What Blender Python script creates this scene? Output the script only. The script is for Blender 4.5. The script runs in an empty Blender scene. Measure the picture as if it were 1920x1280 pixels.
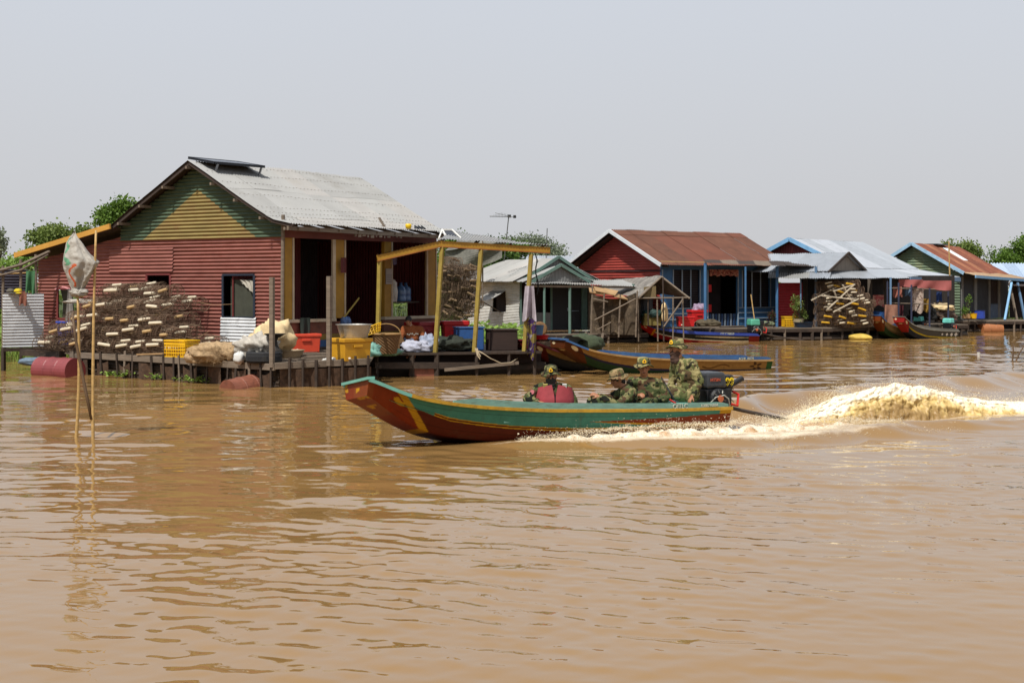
import bpy, math, random
import numpy as np
from mathutils import Vector as V, Matrix, noise as NZ
random.seed(7)
scn = bpy.context.scene
COL = scn.collection
PI = math.pi
F, HC, HOR, CX = 2667.0, 2.0, 535.0, 960.0     # lens in photo pixels, eye height, horizon row

def P(px, py, Y): return V(((px-CX)*Y/F, Y, HC-(py-HOR)*Y/F))
def PZ(px, py, z): return P(px, py, (HC-z)*F/(py-HOR))
def XY(px, Y): return V(((px-CX)*Y/F, Y, 0))
def lin(h):
    c = [int(h[i:i+2], 16)/255 for i in (0, 2, 4)]
    return tuple(x/12.92 if x <= .04045 else ((x+.055)/1.055)**2.4 for x in c)
def rnd(a, b): return random.uniform(a, b)

# ------------------------------------------------------------------ materials
MATS = {}
def mat(name, col, rough=.6, metal=0., spec=.4, var=.25, scale=4., stretch=(1, 1, 1), dirt=None, rust=None,
        bump=0., bscale=30., attr=None, trans=0., sss=0., coat=0.):
    if name in MATS: return MATS[name]
    m = bpy.data.materials.new(name); m.use_nodes = True
    nt = m.node_tree; N = nt.nodes; L = nt.links
    b = N['Principled BSDF']
    c = lin(col) if isinstance(col, str) else col
    b.inputs['Roughness'].default_value = rough
    b.inputs['Metallic'].default_value = metal
    b.inputs['Specular IOR Level'].default_value = spec
    b.inputs['Transmission Weight'].default_value = trans
    b.inputs['Coat Weight'].default_value = coat
    if sss:
        b.inputs['Subsurface Weight'].default_value = sss
        b.inputs['Subsurface Radius'].default_value = (.02, .01, .005)
    tc = N.new('ShaderNodeTexCoord'); mp = N.new('ShaderNodeMapping'); mp.inputs['Scale'].default_value = stretch
    L.new(tc.outputs['Object'], mp.inputs[0])
    def noise(sc, det=5, ro=.6):
        n = N.new('ShaderNodeTexNoise'); n.inputs['Scale'].default_value = sc
        n.inputs['Detail'].default_value = det; n.inputs['Roughness'].default_value = ro
        L.new(mp.outputs[0], n.inputs['Vector']); return n.outputs[0]
    def mix(f, a, bcol, mode='MIX'):
        x = N.new('ShaderNodeMix'); x.data_type = 'RGBA'; x.blend_type = mode
        if isinstance(f, float): x.inputs[0].default_value = f
        else: L.new(f, x.inputs[0])
        for i, s in ((6, a), (7, bcol)):
            if isinstance(s, tuple): x.inputs[i].default_value = (*s[:3], 1)
            else: L.new(s, x.inputs[i])
        return x.outputs[2]
    def ramp(s, lo, hi):
        r = N.new('ShaderNodeMapRange'); r.inputs[1].default_value = lo; r.inputs[2].default_value = hi
        L.new(s, r.inputs[0]); return r.outputs[0]
    if attr:
        a = N.new('ShaderNodeAttribute'); a.attribute_name = attr; base = a.outputs['Color']
        base = mix(ramp(noise(scale), .3, .7), base, mix(1.0, base, (1-var,)*3, 'MULTIPLY'))
    else:
        lo = tuple(x*(1-var) for x in c); hi = tuple(min(1, x*(1+var*.6)) for x in c)
        base = mix(ramp(noise(scale), .3, .7), lo, hi)
    if dirt:
        dc, lo_, hi_, sc = dirt
        base = mix(ramp(noise(sc, 8, .7), lo_, hi_), base, lin(dc))
    if rust:
        dc, lo_, hi_, sc = rust
        base = mix(ramp(noise(sc, 10, .75), lo_, hi_), base, lin(dc))
    L.new(base, b.inputs['Base Color'])
    if bump:
        bp = N.new('ShaderNodeBump'); bp.inputs['Strength'].default_value = bump; bp.inputs['Distance'].default_value = .02
        L.new(noise(bscale), bp.inputs['Height']); L.new(bp.outputs[0], b.inputs['Normal'])
    MATS[name] = m
    return m

def camo_mat(name, cols, scale=7.):
    if name in MATS: return MATS[name]
    m = bpy.data.materials.new(name); m.use_nodes = True
    nt = m.node_tree; N = nt.nodes; L = nt.links; b = N['Principled BSDF']
    b.inputs['Roughness'].default_value = .9; b.inputs['Specular IOR Level'].default_value = .1
    tc = N.new('ShaderNodeTexCoord')
    prev = None
    for i, (h, th) in enumerate(cols):
        if i == 0: prev = (*lin(h), 1); continue
        n = N.new('ShaderNodeTexNoise'); n.noise_dimensions = '4D'; n.inputs['W'].default_value = i*7.3
        n.inputs['Scale'].default_value = scale*(1+.15*i); n.inputs['Detail'].default_value = 2; n.inputs['Distortion'].default_value = .8
        L.new(tc.outputs['Object'], n.inputs['Vector'])
        r = N.new('ShaderNodeMapRange'); r.inputs[1].default_value = th; r.inputs[2].default_value = th+.015
        L.new(n.outputs[0], r.inputs[0])
        x = N.new('ShaderNodeMix'); x.data_type = 'RGBA'; L.new(r.outputs[0], x.inputs[0])
        if isinstance(prev, tuple): x.inputs[6].default_value = prev
        else: L.new(prev, x.inputs[6])
        x.inputs[7].default_value = (*lin(h), 1); prev = x.outputs[2]
    L.new(prev, b.inputs['Base Color'])
    n = N.new('ShaderNodeTexNoise'); n.inputs['Scale'].default_value = 18; n.inputs['Detail'].default_value = 3
    L.new(tc.outputs['Object'], n.inputs['Vector'])
    bp = N.new('ShaderNodeBump'); bp.inputs['Strength'].default_value = .5; bp.inputs['Distance'].default_value = .03
    L.new(n.outputs[0], bp.inputs['Height']); L.new(bp.outputs[0], b.inputs['Normal'])
    MATS[name] = m; return m

def leaf_mat(name, c1, c2, haze=0):
    if name in MATS: return MATS[name]
    m = bpy.data.materials.new(name); m.use_nodes = True
    nt = m.node_tree; N = nt.nodes; L = nt.links; b = N['Principled BSDF']
    b.inputs['Roughness'].default_value = .55; b.inputs['Specular IOR Level'].default_value = .25
    gi = N.new('ShaderNodeNewGeometry')
    x = N.new('ShaderNodeMix'); x.data_type = 'RGBA'
    L.new(gi.outputs['Random Per Island'], x.inputs[0])
    x.inputs[6].default_value = (*lin(c1), 1); x.inputs[7].default_value = (*lin(c2), 1)
    L.new(x.outputs[2], b.inputs['Base Color'])
    t = N.new('ShaderNodeBsdfTranslucent'); L.new(x.outputs[2], t.inputs[0])
    ms = N.new('ShaderNodeMixShader'); ms.inputs[0].default_value = .35
    L.new(b.outputs[0], ms.inputs[1]); L.new(t.outputs[0], ms.inputs[2])
    L.new(ms.outputs[0], N['Material Output'].inputs['Surface'])
    MATS[name] = m; return m

# ------------------------------------------------------------------ mesh builder
ORG = {}
class MB:
    def __init__(s): s.v = []; s.f = []; s.m = []; s.cur = 0; s.c = []; s.paint = None
    def add(s, vs, fs):
        b = len(s.v); s.v += [tuple(p) for p in vs]
        s.f += [tuple(i+b for i in f) for f in fs]; s.m += [s.cur]*len(fs)
    def hexa(s, p):     # 8 corners: bottom ring then top ring
        s.add(p, [(3, 2, 1, 0), (4, 5, 6, 7), (0, 1, 5, 4), (1, 2, 6, 5), (2, 3, 7, 6), (3, 0, 4, 7)])
    def box(s, c, sx, sy, sz, rz=0., tilt=None, taper=1.):   # c = centre of the base
        R = Matrix.Rotation(rz, 3, 'Z')
        if tilt: R = R @ Matrix.Rotation(tilt[0], 3, 'X') @ Matrix.Rotation(tilt[1], 3, 'Y')
        c = V(c); q = []
        for z, k in ((0, taper), (sz, 1.)):
            for a, b in ((-1, -1), (1, -1), (1, 1), (-1, 1)):
                q.append(c + R @ V((a*sx/2*k, b*sy/2*k, z)))
        s.hexa(q)
    def beam(s, p0, p1, w, h, up=(0, 0, 1)):
        p0 = V(p0); p1 = V(p1); d = (p1-p0).normalized(); u = V(up)
        if abs(d.dot(u)) > .97: u = V((.37, .93, 0))
        a = d.cross(u).normalized()*w/2; b = a.cross(d).normalized()*h/2
        s.hexa([p0-a-b, p0+a-b, p1+a-b, p1-a-b, p0-a+b, p0+a+b, p1+a+b, p1-a+b])
    def tube(s, pts, r, n=8, cap=True):
        pts = [V(p) for p in pts]; k = len(pts)
        rs = r if isinstance(r, (list, tuple)) else [r]*k
        vs = []; fs = []; a = None
        for i, p in enumerate(pts):
            d = (pts[min(i+1, k-1)]-pts[max(i-1, 0)])
            d = d.normalized() if d.length > 1e-9 else V((0, 0, 1))
            if a is None: a = d.cross(V((0, 0, 1)) if abs(d.z) < .9 else V((1, 0, 0))).normalized()
            else:
                a = a-d*a.dot(d); a = a.normalized() if a.length > 1e-6 else d.orthogonal().normalized()
            b = d.cross(a)
            for j in range(n):
                t = 2*PI*j/n; vs.append(p+(a*math.cos(t)+b*math.sin(t))*rs[i])
        for i in range(k-1):
            for j in range(n):
                fs.append((i*n+j, i*n+(j+1) % n, (i+1)*n+(j+1) % n, (i+1)*n+j))
        if cap: fs += [tuple(range(n-1, -1, -1)), tuple(range((k-1)*n, k*n))]
        s.add(vs, fs)
    def lathe(s, prof, c, n=20, axis=(0, 0, 1), cap=True, wob=0.):
        ax = V(axis).normalized(); a = ax.orthogonal().normalized(); b = ax.cross(a); c = V(c)
        vs = []; fs = []
        for (r, z) in prof:
            for j in range(n):
                t = 2*PI*j/n; q = r*(1+wob*math.sin(3*t+z*9))
                vs.append(c+ax*z+(a*math.cos(t)+b*math.sin(t))*q)
        for i in range(len(prof)-1):
            for j in range(n): fs.append((i*n+j, i*n+(j+1) % n, (i+1)*n+(j+1) % n, (i+1)*n+j))
        if cap: fs += [tuple(range(n-1, -1, -1)), tuple(range((len(prof)-1)*n, len(prof)*n))]
        s.add(vs, fs)
    def grid(s, fn, nu, nv, matfn=None, colfn=None):     # fn(u, v) with u, v in 0..1
        b = len(s.v)
        for i in range(nu+1):
            for j in range(nv+1):
                s.v.append(tuple(fn(i/nu, j/nv)))
                if colfn: s.c.append(colfn(i/nu, j/nv))
        for i in range(nu):
            for j in range(nv):
                q = b+i*(nv+1)+j
                s.f.append((q, q+nv+1, q+nv+2, q+1)); s.m.append(matfn((i+.5)/nu, (j+.5)/nv) if matfn else s.cur)
    def blob(s, c, r, amp=.15, fr=2., seed=0., n=20, flat=None):
        c = V(c); r = (r, r, r) if not hasattr(r, '__len__') else r; vs = []; fs = []; m = n//2
        for i in range(m+1):
            th = PI*i/m
            for j in range(n):
                ph = 2*PI*j/n; d = V((math.sin(th)*math.cos(ph), math.sin(th)*math.sin(ph), math.cos(th)))
                k = 1+amp*(NZ.fractal(d*fr+V((seed, seed*1.7, seed*.3)), 1., 2., 4))
                p = V((d.x*r[0], d.y*r[1], d.z*r[2]))*k
                if flat is not None and p.z < flat: p.z = flat+(p.z-flat)*.12
                vs.append(c+p)
        for i in range(m):
            for j in range(n): fs.append((i*n+j, (i+1)*n+j, (i+1)*n+(j+1) % n, i*n+(j+1) % n))
        s.add(vs, fs)
    def rot(s, R, c):      # turn everything built so far about c
        c = V(c); s.v = [tuple(c+R @ (V(p)-c)) for p in s.v]
    def mesh(s, name, mats, org, smooth):
        me = bpy.data.meshes.new(name); o = V(org)
        me.from_pydata([tuple(V(p)-o) for p in s.v], [], s.f)
        for m in (mats if isinstance(mats, (list, tuple)) else [mats]): me.materials.append(m)
        if s.m and max(s.m): me.polygons.foreach_set('material_index', s.m)
        if s.c:
            a = me.color_attributes.new('paint', 'FLOAT_COLOR', 'POINT')
            a.data.foreach_set('color', [x for q in s.c for x in (q[0], q[1], q[2], 1.)])
        if smooth: me.polygons.foreach_set('use_smooth', [True]*len(me.polygons))
        me.update(); return me
    def build(s, name, mats, parent=None, smooth=False, bevel=0., org=None):
        if not s.v: return None
        if parent is not None: org = ORG[parent.name]
        elif org is None:
            a = np.array(s.v); org = ((a[:, 0].min()+a[:, 0].max())/2, (a[:, 1].min()+a[:, 1].max())/2, a[:, 2].min())
        o = bpy.data.objects.new(name, s.mesh(name, mats, org, smooth)); COL.objects.link(o)
        if parent is not None: o.parent = parent
        else: o.location = org
        ORG[o.name] = tuple(org)
        if bevel:
            md = o.modifiers.new('Bevel', 'BEVEL'); md.width = bevel; md.segments = 2; md.limit_method = 'ANGLE'
        return o

def tag(o, label=None, cat=None, group=None, kind=None):
    if label: o['label'] = label
    if cat: o['category'] = cat
    if group: o['group'] = group
    if kind: o['kind'] = kind
    return o
def thing(name, label, cat, loc, group=None):
    o = bpy.data.objects.new(name, None); COL.objects.link(o); o.location = loc; o.empty_display_size = .2
    ORG[o.name] = tuple(loc); return tag(o, label, cat, group)
def copy_tree(o, parent=None):
    c = o.copy(); COL.objects.link(c)
    if parent is not None: c.parent = parent
    ORG[c.name] = ORG[o.name]
    for ch in [x for x in o.children]: copy_tree(ch, c)
    return c
def text(body, size, center, right, up, m, parent, name='lettering', ext=.004, bold=0.):
    cu = bpy.data.curves.new('t', 'FONT'); cu.body = body; cu.size = size; cu.extrude = ext; cu.align_x = 'CENTER'; cu.align_y = 'CENTER'
    cu.offset = bold
    ob = bpy.data.objects.new('t', cu); COL.objects.link(ob)
    dg = bpy.context.evaluated_depsgraph_get(); dg.update()
    me = bpy.data.meshes.new_from_object(ob.evaluated_get(dg)); bpy.data.objects.remove(ob)
    r = V(right).normalized(); u = V(up); u = (u-r*u.dot(r)).normalized(); n = r.cross(u)
    mb = MB(); mb.add([V(center)+r*v.co.x+u*v.co.y+n*v.co.z for v in me.vertices], [tuple(p.vertices) for p in me.polygons])
    return mb.build(name, m, parent)

# ---- sheets of corrugated metal: real waves in the mesh
def hcorr(mb, O, ud, nd, z0, z1, spans, pitch=.08, amp=.013, ns=6, ustep=.4, dent=.02, mfn=None):
    O = V(O); ud = V(ud); nd = V(nd); n = max(2, int((z1-z0)/pitch*ns)); dz = (z1-z0)/n
    def off(u, z, k): return amp*math.sin(2*PI*k/ns) + dent*NZ.noise(V((u*.9, z*1.3, O.x)))
    for k in range(n):
        za, zb = z0+k*dz, z0+(k+1)*dz
        for (a, b) in spans((za+zb)/2):
            if b-a < .01: continue
            q = max(1, int((b-a)/ustep)); vs = []
            for i in range(q+1):
                u = a+(b-a)*i/q
                vs.append(O+ud*u+nd*off(u, za, k)+V((0, 0, za))); vs.append(O+ud*u+nd*off(u, zb, k+1)+V((0, 0, zb)))
            if mfn: mb.cur = mfn((a+b)/2, za)
            mb.add(vs, [(2*i, 2*i+2, 2*i+3, 2*i+1) for i in range(q)])
def vcorr(mb, O, ud, nd, u0, u1, zspan, pitch=.09, amp=.012, ns=6):
    O = V(O); ud = V(ud); nd = V(nd); n = max(2, int((u1-u0)/pitch*ns)); vs = []
    for k in range(n+1):
        u = u0+(u1-u0)*k/n; a, b = zspan(u); p = O+ud*u+nd*amp*math.sin(2*PI*k/ns)
        vs += [p+V((0, 0, a)), p+V((0, 0, b))]
    mb.add(vs, [(2*i, 2*i+2, 2*i+3, 2*i+1) for i in range(n)])
def rcorr(mb, O, ud, prof, sd, u0, u1, pitch=.09, amp=.014, ns=5, panel=.82, nm=3, lap=.006, sag=.03, rows=None, seed=1, skew=0.):
    """roof slope: u along the ridge, prof = [(s, z)] down the slope, sheets lapped in columns and rows"""
    rr = random.Random(seed); O = V(O); ud = V(ud); sd = V(sd)
    def pt(u, s, k, col, row):
        for i in range(len(prof)-1):
            if s <= prof[i+1][0]+1e-6 or i == len(prof)-2: break
        (s0, a), (s1, b) = prof[i], prof[i+1]; f = (s-s0)/(s1-s0); z = a+(b-a)*f
        z += amp*math.sin(2*PI*k/ns) + sag*NZ.noise(V((u*.45, s*.8, seed))) + col*lap - row*lap*1.3
        return O+ud*(u+skew*s)+sd*s+V((0, 0, z))
    smax = prof[-1][0]; rows = rows or [0, smax]
    npan = max(1, round((u1-u0)/panel)); w = (u1-u0)/npan
    for c in range(npan):
        a = u0+c*w; b = a+w*1.02; n = max(2, round((b-a)/pitch*ns))
        for r in range(len(rows)-1):
            sa, sb = rows[r], min(smax, rows[r+1]+(.06 if r < len(rows)-2 else 0)); m = max(3, int((sb-sa)/.25)); base = len(mb.v)
            sb += rr.uniform(-.02, .02) if r == len(rows)-2 else 0
            mb.cur = rr.randrange(nm)
            jz = rr.uniform(-.004, .004)
            for i in range(n+1):
                for j in range(m+1):
                    p = pt(a+(b-a)*i/n, sa+(sb-sa)*j/m, i, c % 2, r); p.z += jz; mb.v.append(tuple(p))
            for i in range(n):
                for j in range(m):
                    q = base+i*(m+1)+j; mb.f.append((q, q+1, q+m+2, q+m+1)); mb.m.append(mb.cur)
    mb.cur = 0
    return pt

# ------------------------------------------------------------------ camera, light, sky
cam = bpy.data.cameras.new('camera'); co = bpy.data.objects.new('camera', cam); COL.objects.link(co)
co.location = (0, 0, HC); co.rotation_euler = (PI/2, 0, 0)
cam.lens = 36*F/1920; cam.shift_y = -(640-HOR)/1920; cam.clip_end = 8000; cam.clip_start = .2
scn.camera = co
SUN_EL = math.radians(58); SD = V((.50, .866, 0)).normalized()       # horizontal way the light travels
sl = bpy.data.lights.new('sun', 'SUN'); sl.energy = 5.0; sl.angle = math.radians(.6); sl.color = (1, .95, .87)
so = bpy.data.objects.new('sun', sl); COL.objects.link(so)
so.rotation_euler = (-V((SD.x*math.cos(SUN_EL), SD.y*math.cos(SUN_EL), -math.sin(SUN_EL)))).to_track_quat('Z', 'Y').to_euler()
w = bpy.data.worlds.new('World'); scn.world = w; w.use_nodes = True
nt = w.node_tree; bg = nt.nodes['Background']
sky = nt.nodes.new('ShaderNodeTexSky'); sky.sky_type = 'NISHITA'; sky.sun_disc = False
sky.sun_elevation = SUN_EL; sky.sun_rotation = math.atan2(-SD.x, -SD.y)
sky.air_density = 1.2; sky.dust_density = 6.0; sky.ozone_density = 1.5; sky.altitude = 0
hs = nt.nodes.new('ShaderNodeHueSaturation'); hs.inputs['Saturation'].default_value = .45
nt.links.new(sky.outputs[0], hs.inputs['Color'])
# a dull, dusty overcast-white air mixed into the clear sky
mx = nt.nodes.new('ShaderNodeMix'); mx.data_type = 'RGBA'; mx.inputs[0].default_value = .85
nt.links.new(hs.outputs[0], mx.inputs[6]); 
tcw = nt.nodes.new('ShaderNodeTexCoord'); sx = nt.nodes.new('ShaderNodeSeparateXYZ'); nt.links.new(tcw.outputs['Generated'], sx.inputs[0])
mrw = nt.nodes.new('ShaderNodeMapRange'); mrw.inputs[1].default_value = 0.; mrw.inputs[2].default_value = .30; nt.links.new(sx.outputs[2], mrw.inputs[0])
nzw = nt.nodes.new('ShaderNodeTexNoise'); nzw.inputs['Scale'].default_value = 1.6; nzw.inputs['Detail'].default_value = 3; nt.links.new(tcw.outputs['Generated'], nzw.inputs['Vector'])
adw = nt.nodes.new('ShaderNodeMath'); adw.operation = 'MULTIPLY_ADD'; adw.inputs[1].default_value = .5; adw.inputs[2].default_value = -.25; nt.links.new(nzw.outputs[0], adw.inputs[0])
sdw = nt.nodes.new('ShaderNodeMath'); sdw.operation = 'ADD'; sdw.use_clamp = True; nt.links.new(adw.outputs[0], sdw.inputs[0]); nt.links.new(mrw.outputs[0], sdw.inputs[1])
hz = nt.nodes.new('ShaderNodeMix'); hz.data_type = 'RGBA'; nt.links.new(sdw.outputs[0], hz.inputs[0]); hz.inputs[6].default_value = (6.75, 6.75, 6.9, 1); hz.inputs[7].default_value = (6.95, 7.5, 8.45, 1)
nt.links.new(hz.outputs[2], mx.inputs[7])
nt.links.new(mx.outputs[2], bg.inputs[0]); bg.inputs[1].default_value = .1
scn.view_settings.view_transform = 'Standard'; scn.view_settings.look = 'None'
scn.view_settings.exposure = 0.0; scn.view_settings.gamma = 1
scn.cycles.max_bounces = 6; scn.cycles.transparent_max_bounces = 6; scn.cycles.caustics_reflective = False
# ================================================================== boat frame (patrol boat): t forward, lat towards the camera
BS = V((2.80, 20.11, 0)); BH = V((-.866, -.5, 0)); BL = V((.5, -.866, 0))
def BP(t, lat, z): return BS+BH*t+BL*lat+V((0, 0, z))

# ================================================================== water: one river sheet with modelled waves
def water():
    rng = np.random.default_rng(3)
    NU = 900; Y0, Y1, R = 3.4, 95.0, 1.0029
    ys = [Y0]
    while ys[-1] < Y1: ys.append(ys[-1]*R)
    ys = np.array(ys); us = np.linspace(-.47, .47, NU)
    Yg, Ug = np.meshgrid(ys, us, indexing='ij'); Xg = Ug*(Yg+6.0); n1, n2 = Yg.shape
    z = np.zeros_like(Xg)
    # slow patchiness: calm slicks and rougher water
    pat = np.zeros_like(z)
    for _ in range(9):
        a = rng.uniform(0, 2*PI); l = rng.uniform(3, 11); p = rng.uniform(0, 2*PI)
        pat += np.sin((np.cos(a)*Xg*.6+np.sin(a)*Yg)*2*PI/l+p)
    pat = np.clip(.62+.2*pat, .2, 1.35)
    warp = .35*np.sin(Xg*.5+.9*np.sin(Yg*.31))+.25*np.sin(Yg*.43+Xg*.27+1.3)
    for i in range(60):
        l = .30*(7.)**((i/59.)**1.3)*rng.uniform(.9, 1.1)
        a = rng.normal(PI/2-.10, .33); p = rng.uniform(0, 2*PI); k = 2*PI/l
        sl = .0145 if l < .45 else .0150 if l < .8 else .010 if l < 1.3 else .005
        amp = sl/k
        fade = np.clip((l*9-.0029*Yg*4)/(l*4), 0, 1) if l < .5 else 1.
        ph = (np.cos(a)*(Xg+warp*.5)+np.sin(a)*(Yg+warp))*k+p
        z += amp*np.sin(ph)*(pat if l < 1.2 else 1.)*fade*(1. if l > 1.3 else np.clip(.55+.45*(Yg-8.5)/6.5, .5, 1.))
    for i in range(34):      # fine wind ripple
        l = rng.uniform(.11, .30); a = rng.normal(PI/2-.25, .45); p = rng.uniform(0, 2*PI); k = 2*PI/l
        fade = np.clip((l*9-.0029*Yg*4)/(l*4), 0, 1)*np.clip((19-Yg)/6, 0, 1)
        z += .0170/k*np.sin((np.cos(a)*(Xg+warp*.4)+np.sin(a)*(Yg+warp*.6))*k+p)*fade*np.clip(pat, .3, 1.2)
    # wake of the boat
    rx, ry = Xg-BS.x, Yg-BS.y
    t = rx*BH.x+ry*BH.y; lat = rx*BL.x+ry*BL.y; k = -t
    def ridge(d, w): return np.exp(-(d/w)**2)
    on = 1/(1+np.exp(-(3.6-t)*3))
    wob = .12*np.sin(t*2.3+1)+.08*np.sin(t*5.1)
    outer = .62+.42*np.clip(3.5-t, 0, 2.8)+.10*np.clip(.7-t, 0, 20)
    z += .075*ridge(lat-outer*.86+wob*.5, .32)*on*np.exp(-np.clip(k-1, 0, 50)*.16)
    z += -.05*ridge(lat-outer*.86-.55, .4)*on*np.exp(-np.clip(k-1, 0, 50)*.2)
    for sg, am in ((1, .06), (-1, .26)):
        ctr = sg*(.75+.30*np.clip(k+.6, 0, 30)); g = np.clip((k+.6)/1.8, 0, 1)*np.exp(-np.clip(k-9, 0, 50)*.1)
        z += am*g*ridge(lat-ctr+wob, .42+.03*np.clip(k, 0, 20))
    z -= .10*ridge(lat, .5)*np.clip((k+.1)/.5, 0, 1)*np.exp(-np.clip(k, 0, 30)*.5)
    # hull keeps the water out of the boat
    inside = (np.abs(lat) < .33)*(t > .05)*(t < 3.2)
    z = np.where(inside, np.minimum(z, 0)-.10, z)
    # foam left on the surface
    f = np.clip(1-np.abs((lat-.46)/(outer-.40)-.5)*1.75, 0, 1)*on*np.clip(1.25-np.clip(k-.2, 0, 9)*.42, 0, 1.1)*(lat > .3)
    f = np.maximum(f, .95*ridge(lat-.08*k, .35+.05*np.clip(k, 0, 9))*np.clip((k-.2)/1.0, 0, 1)*np.exp(-np.clip(k-8, 0, 50)*.12))
    f = np.maximum(f, .8*ridge(lat-outer*.9, .14)*on*np.clip((3.4-t), 0, 1)*np.exp(-np.clip(k, 0, 50)*.5))
    f = np.maximum(f, .55*ridge(lat+.75+.30*np.clip(k+.6, 0, 30)+wob, .12)*np.clip((k+.2), 0, 1)*np.exp(-np.clip(k-1, 0, 50)*.25))
    f = np.where(inside, 0, f)
    co = np.stack([Xg, Yg, z], -1).reshape(-1, 3).astype(np.float32)
    idx = np.arange(n1*n2).reshape(n1, n2)
    q = np.stack([idx[:-1, :-1], idx[:-1, 1:], idx[1:, 1:], idx[1:, :-1]], -1).reshape(-1, 4)
    # the calm remainder of the river, out to the horizon and behind the camera
    ext = np.array([[-390, -55, -.07], [390, -55, -.07], [390, 440, -.07], [-390, 440, -.07]], np.float32)
    nb = len(co); co = np.concatenate([co, ext]); q = np.concatenate([q, [[nb, nb+1, nb+2, nb+3]]]).astype(np.int32)
    me = bpy.data.meshes.new('water')
    me.vertices.add(len(co)); me.vertices.foreach_set('co', co.ravel())
    me.loops.add(len(q)*4); me.loops.foreach_set('vertex_index', q.ravel())
    me.polygons.add(len(q)); me.polygons.foreach_set('loop_start', np.arange(len(q), dtype=np.int32)*4)
    me.polygons.foreach_set('use_smooth', np.ones(len(q), bool))
    at = me.attributes.new('foam', 'FLOAT', 'POINT'); at.data.foreach_set('value', np.concatenate([f.ravel(), np.zeros(4)]).astype(np.float32))
    me.update(); me.validate()
    m = bpy.data.materials.new('muddy_water'); m.use_nodes = True
    nt = m.node_tree; N = nt.nodes; L = nt.links; b = N['Principled BSDF']
    b.inputs['Roughness'].default_value = .035; b.inputs['IOR'].default_value = 1.333
    b.inputs['Specular IOR Level'].default_value = .5
    tc = N.new('ShaderNodeTexCoord')
    n0 = N.new('ShaderNodeTexNoise'); n0.inputs['Scale'].default_value = .35; n0.inputs['Detail'].default_value = 3
    L.new(tc.outputs['Object'], n0.inputs['Vector'])
    mx = N.new('ShaderNodeMix'); mx.data_type = 'RGBA'; L.new(n0.outputs[0], mx.inputs[0])
    mx.inputs[6].default_value = (.206, .118, .041, 1); mx.inputs[7].default_value = (.24, .139, .050, 1)
    fa = N.new('ShaderNodeAttribute'); fa.attribute_name = 'foam'
    fn = N.new('ShaderNodeTexNoise'); fn.inputs['Scale'].default_value = 7; fn.inputs['Detail'].default_value = 9; fn.inputs['Roughness'].default_value = .72
    L.new(tc.outputs['Object'], fn.inputs['Vector'])
    sm = N.new('ShaderNodeMath'); sm.operation = 'ADD'; L.new(fa.outputs['Fac'], sm.inputs[0]); L.new(fn.outputs[0], sm.inputs[1])
    rg = N.new('ShaderNodeMapRange'); rg.inputs[1].default_value = .78; rg.inputs[2].default_value = 1.35
    L.new(sm.outputs[0], rg.inputs[0])
    m2 = N.new('ShaderNodeMix'); m2.data_type = 'RGBA'; L.new(rg.outputs[0], m2.inputs[0]); L.new(mx.outputs[2], m2.inputs[6])
    m2.inputs[7].default_value = (.62, .53, .40, 1); L.new(m2.outputs[2], b.inputs['Base Color'])
    rr = N.new('ShaderNodeMapRange'); rr.inputs[3].default_value = .012; rr.inputs[4].default_value = .7; L.new(rg.outputs[0], rr.inputs[0]); L.new(rr.outputs[0], b.inputs['Roughness'])
    mp = N.new('ShaderNodeMapping'); mp.inputs['Scale'].default_value = (.55, 1, 1); mp.inputs['Rotation'].default_value = (0, 0, .25); L.new(tc.outputs['Object'], mp.inputs[0])
    r1 = N.new('ShaderNodeTexNoise'); r1.inputs['Scale'].default_value = 5.5; r1.inputs['Detail'].default_value = 3; r1.inputs['Roughness'].default_value = .5; r1.inputs['Distortion'].default_value = .6
    L.new(mp.outputs[0], r1.inputs['Vector'])
    fb = N.new('ShaderNodeMath'); fb.operation = 'MULTIPLY_ADD'; L.new(rg.outputs[0], fb.inputs[0]); L.new(fn.outputs[0], fb.inputs[1]); L.new(r1.outputs[0], fb.inputs[2])
    bp = N.new('ShaderNodeBump'); bp.inputs['Strength'].default_value = .05; bp.inputs['Distance'].default_value = .03
    L.new(fb.outputs[0], bp.inputs['Height']); L.new(bp.outputs[0], b.inputs['Normal'])
    me.materials.append(m)
    o = bpy.data.objects.new('water', me); COL.objects.link(o); tag(o, 'brown muddy river water with long ripples and reflections', kind='structure')
water()

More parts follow.
